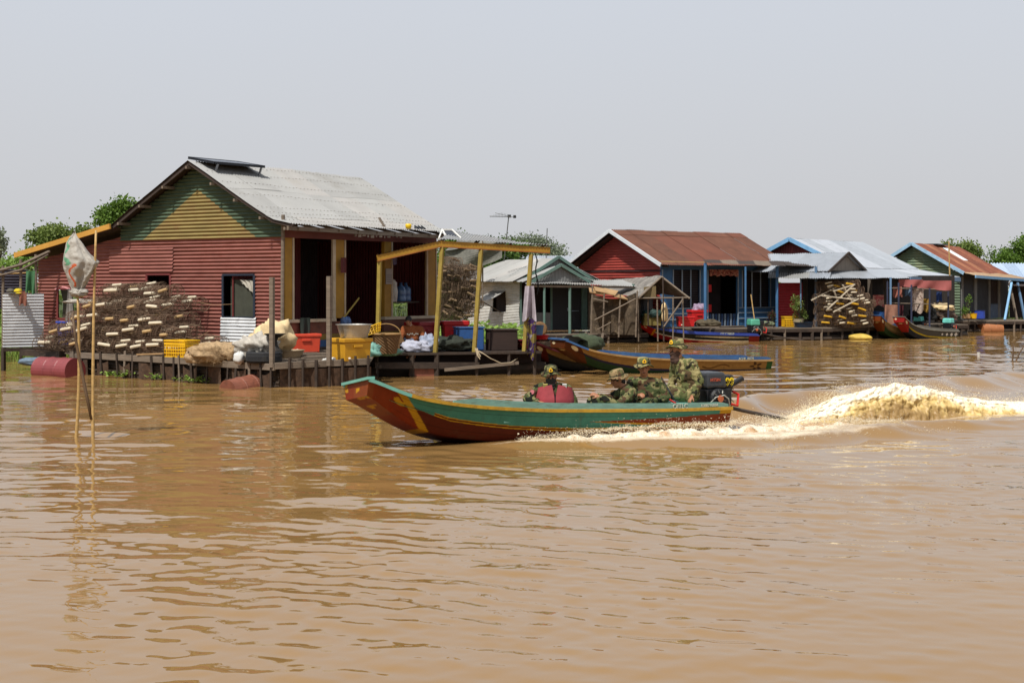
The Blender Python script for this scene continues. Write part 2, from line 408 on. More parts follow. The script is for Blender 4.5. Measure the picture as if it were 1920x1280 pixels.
def spray():
    rng = random.Random(11)
    foam = mat('foam', 'e6dcc6', .75, var=.1, scale=20, sss=0)
    fn_ = foam.node_tree; tl = fn_.nodes.new('ShaderNodeBsdfTranslucent'); tl.inputs[0].default_value = (.85, .78, .62, 1); mk = fn_.nodes.new('ShaderNodeMixShader'); mk.inputs[0].default_value = .5
    fn_.links.new(fn_.nodes['Principled BSDF'].outputs[0], mk.inputs[1]); fn_.links.new(tl.outputs[0], mk.inputs[2]); fn_.links.new(mk.outputs[0], fn_.nodes['Material Output'].inputs['Surface'])
    amber = mat('amber_water', 'c79a45', .5, var=.12, scale=7, spec=.5, attr='paint')
    ks = [1.15, 1.6, 2.2, 2.9, 3.5, 4.1, 4.7, 5.6, 6.6, 8., 9.5]; hz = [.0, .15, .36, .50, .54, .45, .30, .20, .16, .13, .05]
    def top(k): return float(np.interp(k, ks, hz))
    # churned crest thrown up behind the propeller
    mb = MB()
    def pt(u, v):
        k = 1.15+8.3*u; lt = (v-.5)*2; wd = .34+.06*k; h = top(k)
        n = NZ.fractal(V((k*2.6, lt*2.2, 1.)), 1, 2, 5); n2 = NZ.fractal(V((k*9, lt*6, 4.)), 1, 2, 4); n3 = NZ.fractal(V((k*26, lt*15, 7.)), 1, 2, 3)
        e = max(0, 1-abs(lt)**2.2); z = h*e*(1+.14*n)+(.032*n2+.010*n3)*(h*1.3+.06)*(.3+e)
        return BP(-k+.015*n3, lt*wd+.05*n2+.012*n3+.05*k-.05+.30*h*e*e, z-.05)
    def colr(u, v):
        k = 1.15+8.3*u; lt = (v-.5)*2; h = top(k)
        q = pt(u, v); n = .5+.5*NZ.fractal(q*2.6, 1, 2, 5); n3 = NZ.fractal(V((q.x*9, q.y*9, q.z*7)), 1, 2, 4)
        e = max(0, 1-abs(lt)**2.2)
        if lt < .1: e = max(e, .8)
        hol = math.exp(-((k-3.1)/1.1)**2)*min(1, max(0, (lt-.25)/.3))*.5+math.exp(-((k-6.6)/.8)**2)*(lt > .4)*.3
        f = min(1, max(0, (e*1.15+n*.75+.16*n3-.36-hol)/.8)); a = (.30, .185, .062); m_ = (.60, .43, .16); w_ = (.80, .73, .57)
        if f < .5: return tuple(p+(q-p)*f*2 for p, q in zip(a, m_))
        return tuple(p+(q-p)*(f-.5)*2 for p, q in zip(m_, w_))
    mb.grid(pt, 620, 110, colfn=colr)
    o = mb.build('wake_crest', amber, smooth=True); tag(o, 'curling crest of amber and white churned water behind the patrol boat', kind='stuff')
    # droplets and torn foam
    mb = MB()
    def drop(p, r, st=1.):
        a = [p+V((r*st, 0, 0)), p+V((-r*st, 0, 0)), p+V((0, r, 0)), p+V((0, -r, 0)), p+V((0, 0, r)), p+V((0, 0, -r))]
        mb.add(a, [(0, 2, 4), (2, 1, 4), (1, 3, 4), (3, 0, 4), (2, 0, 5), (1, 2, 5), (3, 1, 5), (0, 3, 5)])
    def flake(p, r):      # torn little sheet of water
        q = [p+V((rng.gauss(0, r), rng.gauss(0, r), rng.gauss(0, r*.8))) for _ in range(4)]
        mb.add(q, [(0, 1, 2), (1, 2, 3), (0, 2, 3)])
    for _ in range(12000):
        k = 1.2+7.5*rng.random()**1.25; h = top(k); lt = rng.gauss(0, .45)
        wd = .34+.06*k; e = max(0, 1-abs(lt)**2.2)
        n = NZ.fractal(V((k*2.6, lt*2.2, 1.)), 1, 2, 5)
        z = h*e*(1+.30*n)-.05+abs(rng.gauss(0, .025+.06*h*(.4+e)))
        if rng.random() < .16: z += rng.random()**1.6*.20
        p = BP(-k, lt*wd+.05*k-.05+.30*h*e*e+rng.gauss(0, .03), max(.0, z))
        if lt > .25 and z < h*.75 and rng.random() < .75: continue
        if rng.random() < .12: flake(p, rng.uniform(.003, .008))
        else: drop(p, rng.uniform(.0012, .0042), rng.uniform(.8, 2))
    # jets at the leading edge of the plume
    for _ in range(2600):
        k = 1.0+rng.random()*1.6; p = BP(-k, rng.gauss(.03, .10), max(0, top(k)*rng.uniform(.5, 1.25)+rng.gauss(0, .02)))
        drop(p, rng.uniform(.0015, .0045), 2)
    # bow spray peeling away from the near side of the hull
    for _ in range(16000):
        t = 3.45-6.2*rng.random()**.95; a = min(2.8, max(0, 3.5-t)); outer = .62+.42*a+.1*max(0, .7-t)
        q = rng.random(); lat = .44+(outer-.44)*q**.9+rng.gauss(0, .03)
        if t < 0 and lat < .9: lat += rng.random()*.6
        lift = (.05+.13*min(1, a/1.6))*math.exp(-((q-.42)/.33)**2)*(1 if t > -.6 else max(0, 1+(t+.6)*.35))
        z = lift*(1+.5*NZ.noise(V((t*3, q*4, 0))))+abs(rng.gauss(0, .018))
        if rng.random() < .05: z += rng.random()*.12
        p = BP(t, lat, max(.0, z))
        if rng.random() < .3: flake(p, rng.uniform(.003, .009))
        else: drop(p, rng.uniform(.0013, .0052), rng.uniform(.8, 1.8))
    o = mb.build('wake_spray', foam); tag(o, 'white spray and droplets torn from the hull side and propeller wake', kind='stuff')
    # rolled foam along the bow wave
    mb = MB()
    def pt2(u, v):
        t = 3.5-6.6*u; a = min(2.8, max(0, 3.5-t)); outer = .62+.42*a+.1*max(0, .7-t); q = v
        lift = (.04+.075*min(1, a/1.6))*math.exp(-((q-.45)/.30)**2)*(1 if t > -.6 else max(0, 1+(t+.6)*.40))
        n = NZ.fractal(V((t*5, q*5, 3.)), 1, 2, 5)
        return BP(t, .40+(outer-.40)*q, lift*(1+.7*n)-.035+.02*n)
    def col2(u, v):
        t = 3.5-6.6*u; n = .5+.5*NZ.fractal(V((t*6, v*7, 5.)), 1, 2, 6)
        f = min(1, max(0, (.55+n*1.1-.64-abs(v-.5)*.7-max(0, u-.5)*1.2)/.45)); a = (.40, .22, .09); w_ = (.70, .63, .50)
        return tuple(p+(q-p)*f for p, q in zip(a, w_))
    mb.grid(pt2, 260, 44, colfn=col2)
    o = mb.build('bow_wave_foam', amber, smooth=True); tag(o, 'rolling band of dirty white foam along the near side of the patrol boat', kind='stuff')
spray()

# ================================================================== boats
def spl(tab, t, i):
    ts = [r[0] for r in tab]
    return float(np.interp(t, ts, [r[i] for r in tab]))
HULL = [(0, .50, .36, -.12, .25), (1, .52, .38, -.12, .265), (2, .53, .38, -.10, .30), (3, .52, .36, -.06, .343), (3.6, .505, .33, -.03, .39),
        (4.0, .49, .30, .02, .43), (4.4, .47, .26, .085, .485), (4.7, .45, .22, .16, .54), (5.0, .43, .20, .29, .61), (5.3, .405, .255, .48, .73), (5.6, .375, .33, .68, .865)]
def smooth_tab(tab, i, t):
    a = .12; return (spl(tab, max(0, t-a), i)+2*spl(tab, t, i)+spl(tab, min(tab[-1][0], t+a), i))/4
def hull(root, S, h, sc, zoff, paint, inner, rail_col, wash_col, wash=(.05, 4.45), sink=0., tip_col=None, hs=1., roll=0.):
    """long-tail boat: flared planked hull, rub rails, wash boards, fore deck and cocked-up bow board"""
    h = V(h).normalized(); s = V((-h.y, h.x, 0)); Lm = HULL[-1][0]
    if s.y > 0: s = -s
    def B(t, lat, z): return V(S)+h*t*sc+s*lat*sc+V((0, 0, z*sc*hs+zoff+roll*(lat-.5)))
    g = lambda i, t: smooth_tab(HULL, i, t)
    NU = 260; ND = 72
    mb = MB()
    for sd in (1, -1):
        def pt(u, v, sd=sd):
            t = Lm*u; b0, b1, zk, zr = g(2, t), g(1, t), g(3, t), g(4, t)
            return B(t, sd*(b0+(b1-b0)*(v**.8)), zk+(zr-zk)*v)
        mb.grid(pt, NU, ND, colfn=lambda u, v: tuple(c*(.45 if u < .93 and min(abs(v-.22), abs(v-.50), abs(v-.80)) < .007 else 1) for c in paint(u, v)))
    mb.grid(lambda u, v: B(Lm*u, (2*v-1)*g(2, Lm*u), g(3, Lm*u)), NU, 24, colfn=lambda u, v: paint(1.005+.2*((1-u)/.07-.5), v) if u > .93 else paint(u, 0))
    mb.grid(lambda u, v: B(0, (2*v-1)*(g(2, 0)+(g(1, 0)-g(2, 0))*u), g(3, 0)+(g(4, 0)-g(3, 0))*u), 6, 6, colfn=lambda u, v: paint(0, u))
    mb.grid(lambda u, v: B(Lm-.004, (2*v-1)*(g(2, Lm)+(g(1, Lm)-g(2, Lm))*u), g(3, Lm)+(g(4, Lm)-g(3, Lm))*u), 20, 20, colfn=lambda u, v: paint(1.01+.2*(v-.5), u))
    mb.build('hull', mat('boat_paint', 'ffffff', .55, attr='paint', var=.22, scale=9, dirt=('4a3524', .55, .88, 5.), rust=('9c9880', .655, .74, 13.), spec=.18), root, smooth=True)
    mi = MB()
    for sd in (1, -1):
        mi.grid(lambda u, v: B(.04+5.25*u, sd*((g(2, .04+5.25*u)+.0)+(g(1, .04+5.25*u)-g(2, .04+5.25*u))*v-.035), g(3, .04+5.25*u)+.10+(g(4, .04+5.25*u)-g(3, .04+5.25*u)-.10)*v), 50, 5)
    mi.grid(lambda u, v: B(.04+5.25*u, (2*v-1)*(g(2, .04+5.25*u)+.02), g(3, .04+5.25*u)+.10), 50, 4)
    mi.build('inner_planking', inner, root)
    for sd in (1, -1):
        mr = MB(); n = 60
        for i in range(n):
            t0, t1 = Lm*i/n, Lm*(i+1)/n
            if i == int(n*.905): mr.build('rub_rail', rail_col, root); mr = MB()
            mr.beam(B(t0, sd*(g(1, t0)+.005), g(4, t0)), B(t1, sd*(g(1, t1)+.005), g(4, t1)), .05*sc, .042*sc)
        mr.build('bow_trim', tip_col or wash_col, root)
        mw = MB(); n = 40
        def wz(t): return (.080+.004*t)*min(1, (wash[1]-t)/.5+.35)*min(1, .45+t/.35)
        def wp(u, v, o=0):
            t = wash[0]+(wash[1]-wash[0])*u
            return B(t, sd*(g(1, t)-.012-o), g(4, t)+.014+wz(t)*v)
        mw.grid(lambda u, v: wp(u, v), n, 2); mw.grid(lambda u, v: wp(u, 1-v, .03), n, 2)
        mw.grid(lambda u, v: wp(u, 1, .03*v), n, 1); mw.grid(lambda u, v: wp(1, v, .03*u), 1, 1)
        mw.build('wash_board', wash_col, root)
    md = MB()
    md.grid(lambda u, v: B(4.35+.95*u, (2*v-1)*(g(1, 4.35+.95*u)-.06), g(4, 4.35+.95*u)-.14), 12, 4)
    md.build('fore_deck', inner, root)
    for t in (.5, 1.55, 2.6, 3.6):
        mt = MB(); mt.box(B(t, 0, g(4, t)-.10), .22*sc, 2*(g(1, t)-.06)*sc, .03*sc, math.atan2(h.y, h.x)); mt.build('thwart', inner, root)
    mt = MB(); mt.beam(B(Lm-.02, -g(1, Lm)-.03, g(4, Lm)+.02), B(Lm-.02, g(1, Lm)+.03, g(4, Lm)+.02), .035*sc, .10*sc, up=h)
    mt.build('bow_board', tip_col or wash_col, root)
    return B

def c3(h): return lin(h)
TEALP = mat('teal_paint', '6b938a', .5, var=.2, scale=6, stretch=(1, 1, 5), dirt=('5b5a48', .5, .85, 8), spec=.4)
YELP = mat('yellow_boat_trim', 'ab8424', .5, var=.25, scale=12, dirt=('4c3a18', .55, .8, 14))
PATROL_IN = mat('turquoise_boat_inside', '86c4b4', .55, var=.2, scale=5, dirt=('4a4a3c', .55, .85, 6))
def patrol_paint(u, v):
    brown, dark, green, yel = lin('7d3d1c'), lin('551d0e'), lin('2f6b58'), lin('b98a1a')
    green = lin('42806e')
    if u > 1.001:
        x = (u-1.01)/.2; d = ((x+.1)/.22)**2+((v-.55)/.26)**2
        if d < 1 and not (x > -.02 and v > .62): return yel
        return brown
    if u > .945: # flared prow
        return brown if u > .985 else lin('7c3215')
    lead = .845+.075*v
    if u > lead+.018:
        d = ((u-.922)/.014)**2+((v-.62)/.16)**2
        d2 = ((u-.914)/.010)**2+((v-.76)/.12)**2
        if d < 1 and d2 > 1: return yel
        return lin('7a2c12')
    if u > lead-.006: return yel
    vb = .36+.42*(u-.53) if u > .45 else .326
    if u > .80: vb += (u-.80)*1.4
    if v < vb: return dark
    if u < .835:
        if v < vb+.035: return yel
        if v < vb+.075: return dark
        if v < vb+.105: return yel
    if u < .43:
        w = (.43-u)*.42
        if abs(v-.64) < w: return lin('7c3214')
        if v < .64 and abs(v-.64) < w+.07*min(1, (.43-u)*6): return yel
        if u < .035: return yel if v > .6 else lin('7c3214')
    return green
SC = .97
pb = thing('patrol_boat', 'green and red-brown long wooden motor boat with flared bow carrying four soldiers', 'boat', BS)
PBP = hull(pb, BS, BH, SC, .06, patrol_paint, PATROL_IN, YELP, TEALP, tip_col=mat('pale_teal_paint', '6ba698', .5, var=.15), roll=.15)
WHT = mat('worn_white_lettering', 'adb3a6', .7, var=.3, scale=25)
def wash_text(B, body, size, t, zl, m, root, h, hh=0.335):
    text(body, size, B(t, smooth_tab(HULL, 1, t)-.004, smooth_tab(HULL, 4, t)+zl), -V(h), (0, 0, 1), m, root)
wash_text(PBP, 'OITLC', .088, .92, .048, WHT, pb, BH)
wash_text(PBP, '0308710884', .058, .40, .048, WHT, pb, BH)

# ---- long-tail engine
def engine(name, label, B, h, body, zbase, txt=None, k=1., cat='engine', tail=(1.45, -.43)):
    h = V(h).normalized(); e = thing(name, label, cat, B(0, 0, zbase)); rz = math.atan2(h.y, h.x)
    s = V((-h.y, h.x, 0)); s = -s if s.y > 0 else s
    o = B(0, 0, zbase)
    def E(a, b_, c): return o+h*a*k+s*b_*k+V((0, 0, c*k))
    blk = mat('black_engine_cast', '1d1d1f', .45, .2, var=.3, scale=20, dirt=('4c4238', .6, .9, 14)); gr = mat('dull_steel', '77756f', .4, .8)
    mb = MB(); mb.box(E(0, 0, .03), .40*k, .34*k, .22*k, rz); mb.build('crankcase', blk, e, bevel=.02*k)
    mb = MB(); mb.box(E(.06, 0, .254), .30*k, .36*k, .20*k, rz, taper=1.08); mb.build('fuel_tank', body, e, bevel=.035*k)
    mb = MB(); mb.box(E(-.17, .02, .24), .17*k, .26*k, .17*k, rz); mb.build('air_cleaner', blk, e, bevel=.03*k)
    mb = MB(); mb.lathe([(.02, 0), (.125, .0), (.14, .02), (.14, .05), (.115, .075), (.06, .085), (.001, .086)], E(.05, .165, .13), 22, s); mb.build('recoil_starter', blk, e, smooth=False)
    mb = MB(); mb.lathe([(.05, 0), (.05, .01), (.001, .012)], E(.05, .252, .13), 16, s); mb.build('starter_badge', mat('orange_badge', 'b05a35', .5), e)
    mb = MB()
    for q in range(9):
        a = 2*PI*q/9; mb.beam(E(.05+.07*math.cos(a), .248, .13+.07*math.sin(a)), E(.05+.11*math.cos(a), .225, .13+.11*math.sin(a)), .012*k, .01*k)
    mb.build('starter_grille', gr, e)
    mb = MB(); mb.tube([E(.19, .20, .06), E(.12, .25, .15), E(.0, .26, .17), E(-.08, .25, .12), E(-.12, .22, .03), E(-.10, .20, -.03)], .008*k, 6); mb.build('cable', mat('grey_cable', 'a9a69c', .5), e)
    mb = MB(); mb.tube([E(-.26, .05, .27), E(-.44, .08, .36)], .035*k, 10); mb.build('muffler', blk, e)
    mb = MB(); mb.tube([E(-.18, .15, .05), E(-.30, .15, .02), E(-.34, .12, .16), E(-.26, .10, .20)], .018*k, 8); mb.build('fuel_pipe', mat('red_pipe', 'b3251c', .4), e)
    mb = MB()
    for q in range(26):
        a = E(-.22+rnd(-.05, .04), rnd(.0, .13), rnd(.10, .30)); mb.tube([a, a+V((rnd(-.05, .05), rnd(-.05, .05), rnd(-.1, .05))), a+V((rnd(-.06, .06), rnd(-.06, .06), rnd(-.16, .0)))], .006*k, 5)
    mb.build('wiring', mat('straw_wire', '8b7a58', .7), e)
    mb = MB(); mb.tube([E(-.15, 0, .02), E(-.5, .0, -.06), E(-tail[0], 0, tail[1])], .024*k, 8); mb.build('propeller_shaft', mat('rusty_shaft', '4a4038', .6, .4), e)
    if txt:
        text(txt[0], .135*k, E(-.165, .165, .325), -h, (0, 0, 1), mat('yellow_digits', 'e3c51c', .5), e, bold=.004)
        text(txt[1], .055*k, E(.085, .187+.009, .36), -h, (0, 0, 1), mat('red_lettering', 'b5543a', .5), e)
    return e
engine('outboard_engine', 'black long-tail engine marked 99 on the stern of the patrol boat', lambda t, l, z: PBP(t-.02, l, z), BH, mat('grey_black_tank', '35373a', .4, .1, var=.25, scale=12), .30, ('99', 'HTSIN'), k=1.12, tail=(1.33, -.235))

# ---- moored boats
def wood_paint(base, low, band, prow, star=None, diamonds=None, stern=None):
    b_, l_, n_, p_ = lin(base), lin(low), lin(band), lin(prow)
    def f(u, v):
        if u > 1.001: return p_
        if u > .935-.05*(1-v):
            d = ((u-.955)/.016)**2+((v-.6)/.2)**2
            return lin('d9c9a0') if d < 1 else p_
        if star and u < .16:
            if u < .03: return lin(stern or '2c5a2e')
            d = math.hypot((u-.085)/.030, (v-.62)/.30); a = math.atan2(v-.62, (u-.085)*9)
            if d < .75+.35*math.cos(5*a) and d > .3: return lin('4a3018')
        if star and .22 < u < .36 and abs(v-.62-.12*math.sin((u-.22)*45)) < .05: return lin('6b4a22')
        if diamonds and u < .5:
            for q, c in enumerate((.06, .15, .24, .33)):
                if abs(u-c)/(.034-.005*q)+abs(v-.66)/(.24-.04*q) < 1: return lin('e6e2d6')
        vb = .30 if u < .6 else .30+(u-.6)*.55
        if v < vb: return l_
        if v < vb+.13: return n_
        return b_
    return f
BLUIN = mat('blue_boat_inside', '345a88', .5, var=.25, scale=5, dirt=('3a3f48', .55, .85, 7))
MARIN = mat('maroon_boat_inside', '5a2224', .55, var=.25, scale=5)
def moored(label, S, h, sc, zoff, paint, inner, rail, wash, **k):
    r = thing('long_boat', label, 'boat', S); return r, hull(r, S, h, sc, zoff, paint, inner, rail, wash, **k)
hB = V((-.898, -.44, 0)); SB = V((6.0, 34.35, 0))
bB, BB = moored('varnished tan long boat with blue inside and star on its stern', SB, hB, .99, -.02, wood_paint('9a753f', '1f3b22', '2a2740', '54290f', star=1), BLUIN,
                mat('tan_trim', '9a7a4a', .6), BLUIN, hs=.95)
wash_text(BB, 'ACHR  80778', .075, .78, .05, WHT, bB, hB)
hC = V((-.78, -.625, 0)); SCc = V((4.55, 36.1, 0))
bC, BC = moored('tan long boat with maroon inside and dark red bow tied to the yellow porch', SCc, hC, .99, -.03, wood_paint('a07f4c', '232a35', '2a2a2c', '5c1a14'), MARIN,
                mat('maroon_trim', '5d2326', .5), mat('maroon_wash', '6b2427', .5, var=.3), hs=.9)
def red_dark(u, v):
    if u > .90-.02*v: return lin('a81d1a') if not ((u-.95)/.012)**2+((v-.6)/.15)**2 < 1 else lin('e8c9b8')
    if u > .885-.02*v: return lin('d08a1c')
    if u < .09: return lin('7d2418') if v > .2 else lin('5a1512')
    vb = .30+max(0, u-.5)*.5
    if v < vb: return lin('8d1619')
    if v < vb+.12: return lin('cfc3a4')
    if u < .55 and abs(v-.75) < .1*(1-abs(u-.3)/.28): return lin('cbbf9c')
    return lin('26271f')
hD = V((-.97, -.24, 0)); SD_ = V((8.75, 51.2, 0))
bD, BD = moored('black long boat with bright blue wash board and red bow below the blue house', SD_, hD, .80, -.0, red_dark, BLUIN, mat('blue_trim_rail', '26387e', .5), mat('blue_wash', '2a3d86', .5, var=.2), hs=1.05)
wash_text(BD, 'ITCC38859', .11, 1.55, .05, WHT, bD, hD)
def diam(u, v): return wood_paint('4c4a44', '1c2430', 'b59a1e', '8f1f1e', diamonds=1)(u, v)
hE = V((-.70, -.714, 0)); hF_ = V((-.74, -.67, 0))
bE, BE = moored('tan and green long boat with brown bow, left of the diamond-painted boat', V((16.1, 55.6, 0)), hE, .66, -.0, wood_paint('8f7a55', '1d3a1e', '6b5a3c', '6e3414'), BLUIN, mat('tan_trim', '9a7a4a', .6), BLUIN, hs=1.55)
bF, BF = moored('dark long boat with white diamonds and red bow moored by the laundry', V((17.1, 55.3, 0)), hF_, .66, -.02, diam, BLUIN, mat('pale_trim', '8f8c80', .6), mat('grey_wash', '6f6c64', .6), hs=1.5)
engine('outboard_engine', 'green boat engine on the stern of the black and blue long boat', lambda t, l, z: BD(t+.0, l, z), hD, mat('mint_green_paint', '4f9c82', .4), .32, k=1.15, tail=(2.0, -.30))
engine('outboard_engine', 'turquoise engine on the stern of the diamond-painted boat', lambda t, l, z: BF(t+.3, l, z), hF_, mat('turquoise_paint', '6cc0b4', .4), .32, k=.95, tail=(.6, -.2))
engine('outboard_engine', 'turquoise-topped engine on the tan and green boat by the laundry', lambda t, l, z: BE(t+.5, l, z), hE, mat('turquoise_paint', '6cc0b4', .4), .36, k=.95, tail=(.6, -.2))
# ================================================================== the red house on its raft (near, left)
W = V((.55, .835, 0)).normalized(); G = V((-.835, .55, 0)).normalized(); NF = -G   # along the front, along the gable side, out of the front
C0 = V((-4.885, 30.3, 0)); ZF = .65
def HP(t, s, z): return C0+W*t+G*s+V((0, 0, z))
REDC = mat('faded_red_tin', '84534a', .6, var=.22, scale=1.6, stretch=(1, 1, 2.5), dirt=('6e3a30', .52, .8, 2.2), rust=('57301f', .66, .8, 5), spec=.3)
REDC2 = mat('deep_red_tin', '6f3c36', .6, var=.2, scale=2, dirt=('5e2c26', .55, .85, 3), spec=.3)
GRNC = mat('green_verge_shade_tin', '465744', .6, var=.25, scale=2, dirt=('24382c', .5, .8, 3))  # verge shade on the gable, painted in as a duller green
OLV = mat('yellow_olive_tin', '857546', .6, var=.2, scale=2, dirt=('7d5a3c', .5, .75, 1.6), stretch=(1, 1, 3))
TIN = [mat('grey_tin', '8e8e8c', .55, .1, var=.06, scale=1.5, stretch=(1, 1, 1), dirt=('86837d', .55, .9, 1.2), rust=('6b4a36', .70, .80, 4)),
       mat('grey_tin_pale', '918f8c', .55, .15, var=.12, scale=1.8, dirt=('888378', .56, .9, 1.5)),
       mat('grey_tin_dull', '8b8b89', .6, .1, var=.14, scale=1.3, dirt=('75716a', .52, .9, 1.7))]
GALV = mat('bright_galvanised_tin', 'c4c7c9', .5, .0, var=.15, scale=3, dirt=('84858a', .55, .85, 4))
UNDER = mat('dark_under_roof', '3a2f29', .8, var=.3)
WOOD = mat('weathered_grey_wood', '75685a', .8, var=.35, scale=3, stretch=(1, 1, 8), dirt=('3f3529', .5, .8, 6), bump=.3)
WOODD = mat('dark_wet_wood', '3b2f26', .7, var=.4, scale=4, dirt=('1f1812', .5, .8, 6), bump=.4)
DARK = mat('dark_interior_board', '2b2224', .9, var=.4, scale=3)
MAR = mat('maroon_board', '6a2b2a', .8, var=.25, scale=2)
YEL = mat('yellow_ochre_paint', '9c7422', .6, var=.2, scale=4, dirt=('7d5a26', .55, .85, 5))
YPOST = mat('yellow_post_paint', '93803a', .6, var=.25, scale=5, dirt=('6f5a2c', .5, .85, 7))
CREAM = mat('cream_trim', 'b3a48d', .7, var=.2, dirt=('7a6a55', .55, .85, 6))
BRNP = mat('brown_panel', '6b4133', .75, var=.25, scale=4, dirt=('3f2a22', .5, .85, 5))
BLUP = mat('blue_band', '2d4c77', .7, var=.25)
BAMB = mat('bamboo', 'b0905a', .55, var=.3, scale=6, stretch=(1, 1, 3), dirt=('6b5230', .55, .85, 9))
RUSTD = mat('rusty_brown_steel', '7d4a38', .65, var=.3, scale=4, dirt=('4a2c22', .5, .8, 5))

house = thing('floating_house', 'red corrugated floating house with grey tin roof and yellow framed front, nearest on the left', 'house', HP(2.5, 2.5, ZF))
HGT = 3.08
def gz(s):   # roof height above the gable line
    d = abs(s-2.5)
    return float(np.interp(d, [0, 1.87, 2.5, 3.05], [4.70, 3.68, 3.39, 3.28]))
win = [(.82, 1.76, 1.30, 2.23), (3.4, 4.17, 1.5, 2.25), (6.45, 7.27, 1.2, 1.92)]
def lean_top(s): return 3.0 if s < 5.05 else float(np.interp(s, [5.05, 8], [3.12, 2.66]))
def red_spans(z):
    e = 8.0
    if z > 2.62: e = 5.05 if z > 3.12 else float(np.interp(z, [2.62, 3.12], [8.0, 5.05]))
    cuts = sorted([(a, b) for a, b, c, d in win if c < z < d]); out = []; x = 0.
    if z > HGT-.03 and e > 5.05: x = 5.0
    for a, b in cuts: out.append((x, a)); x = b
    out.append((x, e)); return out
mb = MB(); hcorr(mb, C0, G, -W, ZF-.02, 3.12, red_spans, .082, .018, 8, .35, .02, mfn=lambda u, z: 1 if u > 5.0 and z < 1.6 else 0)
mb.build('side_wall', [REDC, REDC2], house)
mb = MB()
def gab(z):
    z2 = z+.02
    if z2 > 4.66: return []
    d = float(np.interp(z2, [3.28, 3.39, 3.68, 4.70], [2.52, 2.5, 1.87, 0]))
    e = min(d, max(0., (4.13-z)/.62 if z < 4.13 else 0)); e = min(e, d-.22) if d > .3 else 0  # olive centre ends where the painted-in verge shadow begins
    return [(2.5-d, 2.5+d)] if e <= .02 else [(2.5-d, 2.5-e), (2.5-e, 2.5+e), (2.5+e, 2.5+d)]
mb.cur = 0
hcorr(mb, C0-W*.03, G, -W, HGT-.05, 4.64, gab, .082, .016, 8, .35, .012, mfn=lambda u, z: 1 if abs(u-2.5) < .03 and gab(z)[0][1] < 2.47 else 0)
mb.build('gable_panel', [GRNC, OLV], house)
# dark closures behind openings and the other walls
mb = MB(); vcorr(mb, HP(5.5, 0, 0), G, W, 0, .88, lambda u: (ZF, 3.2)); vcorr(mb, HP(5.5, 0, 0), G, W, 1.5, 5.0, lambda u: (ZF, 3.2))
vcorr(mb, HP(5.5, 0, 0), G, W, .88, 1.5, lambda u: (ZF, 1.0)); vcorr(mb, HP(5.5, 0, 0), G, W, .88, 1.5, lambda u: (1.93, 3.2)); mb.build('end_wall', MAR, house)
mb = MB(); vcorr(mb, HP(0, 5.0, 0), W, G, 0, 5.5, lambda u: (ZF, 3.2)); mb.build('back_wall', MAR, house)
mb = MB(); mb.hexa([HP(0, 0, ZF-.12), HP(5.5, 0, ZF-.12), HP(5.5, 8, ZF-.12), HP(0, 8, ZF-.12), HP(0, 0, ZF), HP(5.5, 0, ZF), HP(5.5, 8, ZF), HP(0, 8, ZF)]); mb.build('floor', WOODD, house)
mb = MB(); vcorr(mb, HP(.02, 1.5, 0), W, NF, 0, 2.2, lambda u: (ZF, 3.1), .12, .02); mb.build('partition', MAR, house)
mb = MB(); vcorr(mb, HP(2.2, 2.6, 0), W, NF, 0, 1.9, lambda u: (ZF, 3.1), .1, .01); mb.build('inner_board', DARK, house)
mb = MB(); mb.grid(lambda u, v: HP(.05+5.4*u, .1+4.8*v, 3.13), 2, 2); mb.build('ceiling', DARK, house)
# windows of the gable side
fr = mat('dark_blue_frame', '1b2433', .6)
for i, (a, b, c, d) in enumerate(win):
    mb = MB(); q = [(a, c), (b, c), (b, d), (a, d)]
    for k in range(4): mb.beam(HP(.0, *q[k]), HP(.0, *q[(k+1) % 4]), .05, .04)
    wo = mb.build('window', fr if i == 0 else MAR, house)
    if i == 0:
        mb = MB(); mb.grid(lambda u, v: HP(.10+.02*math.sin(u*14), a+.08+(b-a-.2)*u, c+(d-c)*.93*v-.05*math.sin(u*3)*v), 16, 8); mb.build('curtain', mat('grey_olive_curtain', '3c3e34', .9, var=.25), wo)
        mb = MB(); mb.grid(lambda u, v: HP(.05+.02*math.sin(u*20+v*3), a+.04+.48*u*(1-.3*v), d-.10-.10*(1-u)*.3-(.30-.2*u)*v), 14, 8); mb.build('hanging_cloth', mat('white_cloth', 'a5a195', .9, var=.2, scale=14), wo)
    if i == 2:
        mb = MB(); mb.grid(lambda u, v: HP(-.02+.02*math.sin(u*9), a-.05+(b-a+.15)*u, d+.03-.05*v-.04*math.sin(u*7)), 12, 2); mb.build('pink_drape', mat('pink_cloth', 'c98a8c', .9), wo)
        mb = MB(); mb.grid(lambda u, v: HP(-.03+.05*math.sin(u*12), a+.33+.16*(u-.5)*(.4+v*1.4), d-.0-.78*v), 10, 8); mb.build('mosquito_net', mat('grey_net', '9a948c', .9), wo)
mb = MB(); hcorr(mb, C0-W*.03, G, -W, ZF-.03, 1.31, lambda z: [(.76, 1.80)], .07, .012); mb.build('patch_sheet', GALV, house)
mb = MB(); hcorr(mb, C0-W*.028, G, -W, 2.30, 2.85, lambda z: [(3.3, 5.4)], .082, .013, dent=.03); mb.build('overlapped_sheet', REDC, house)
# roof: front slope, back slope, lean-to
prof = [(0, 4.76), (1.87, 3.74), (2.5, 3.42), (3.05, 3.31)]
O = HP(-.34, 2.5, 0)
mb = MB(); rp = rcorr(mb, O, W, prof, NF, 0, 5.95, .082, .014, 5, .83, 3, .006, .035, rows=[0, 1.15, 2.32, 3.05], seed=4)
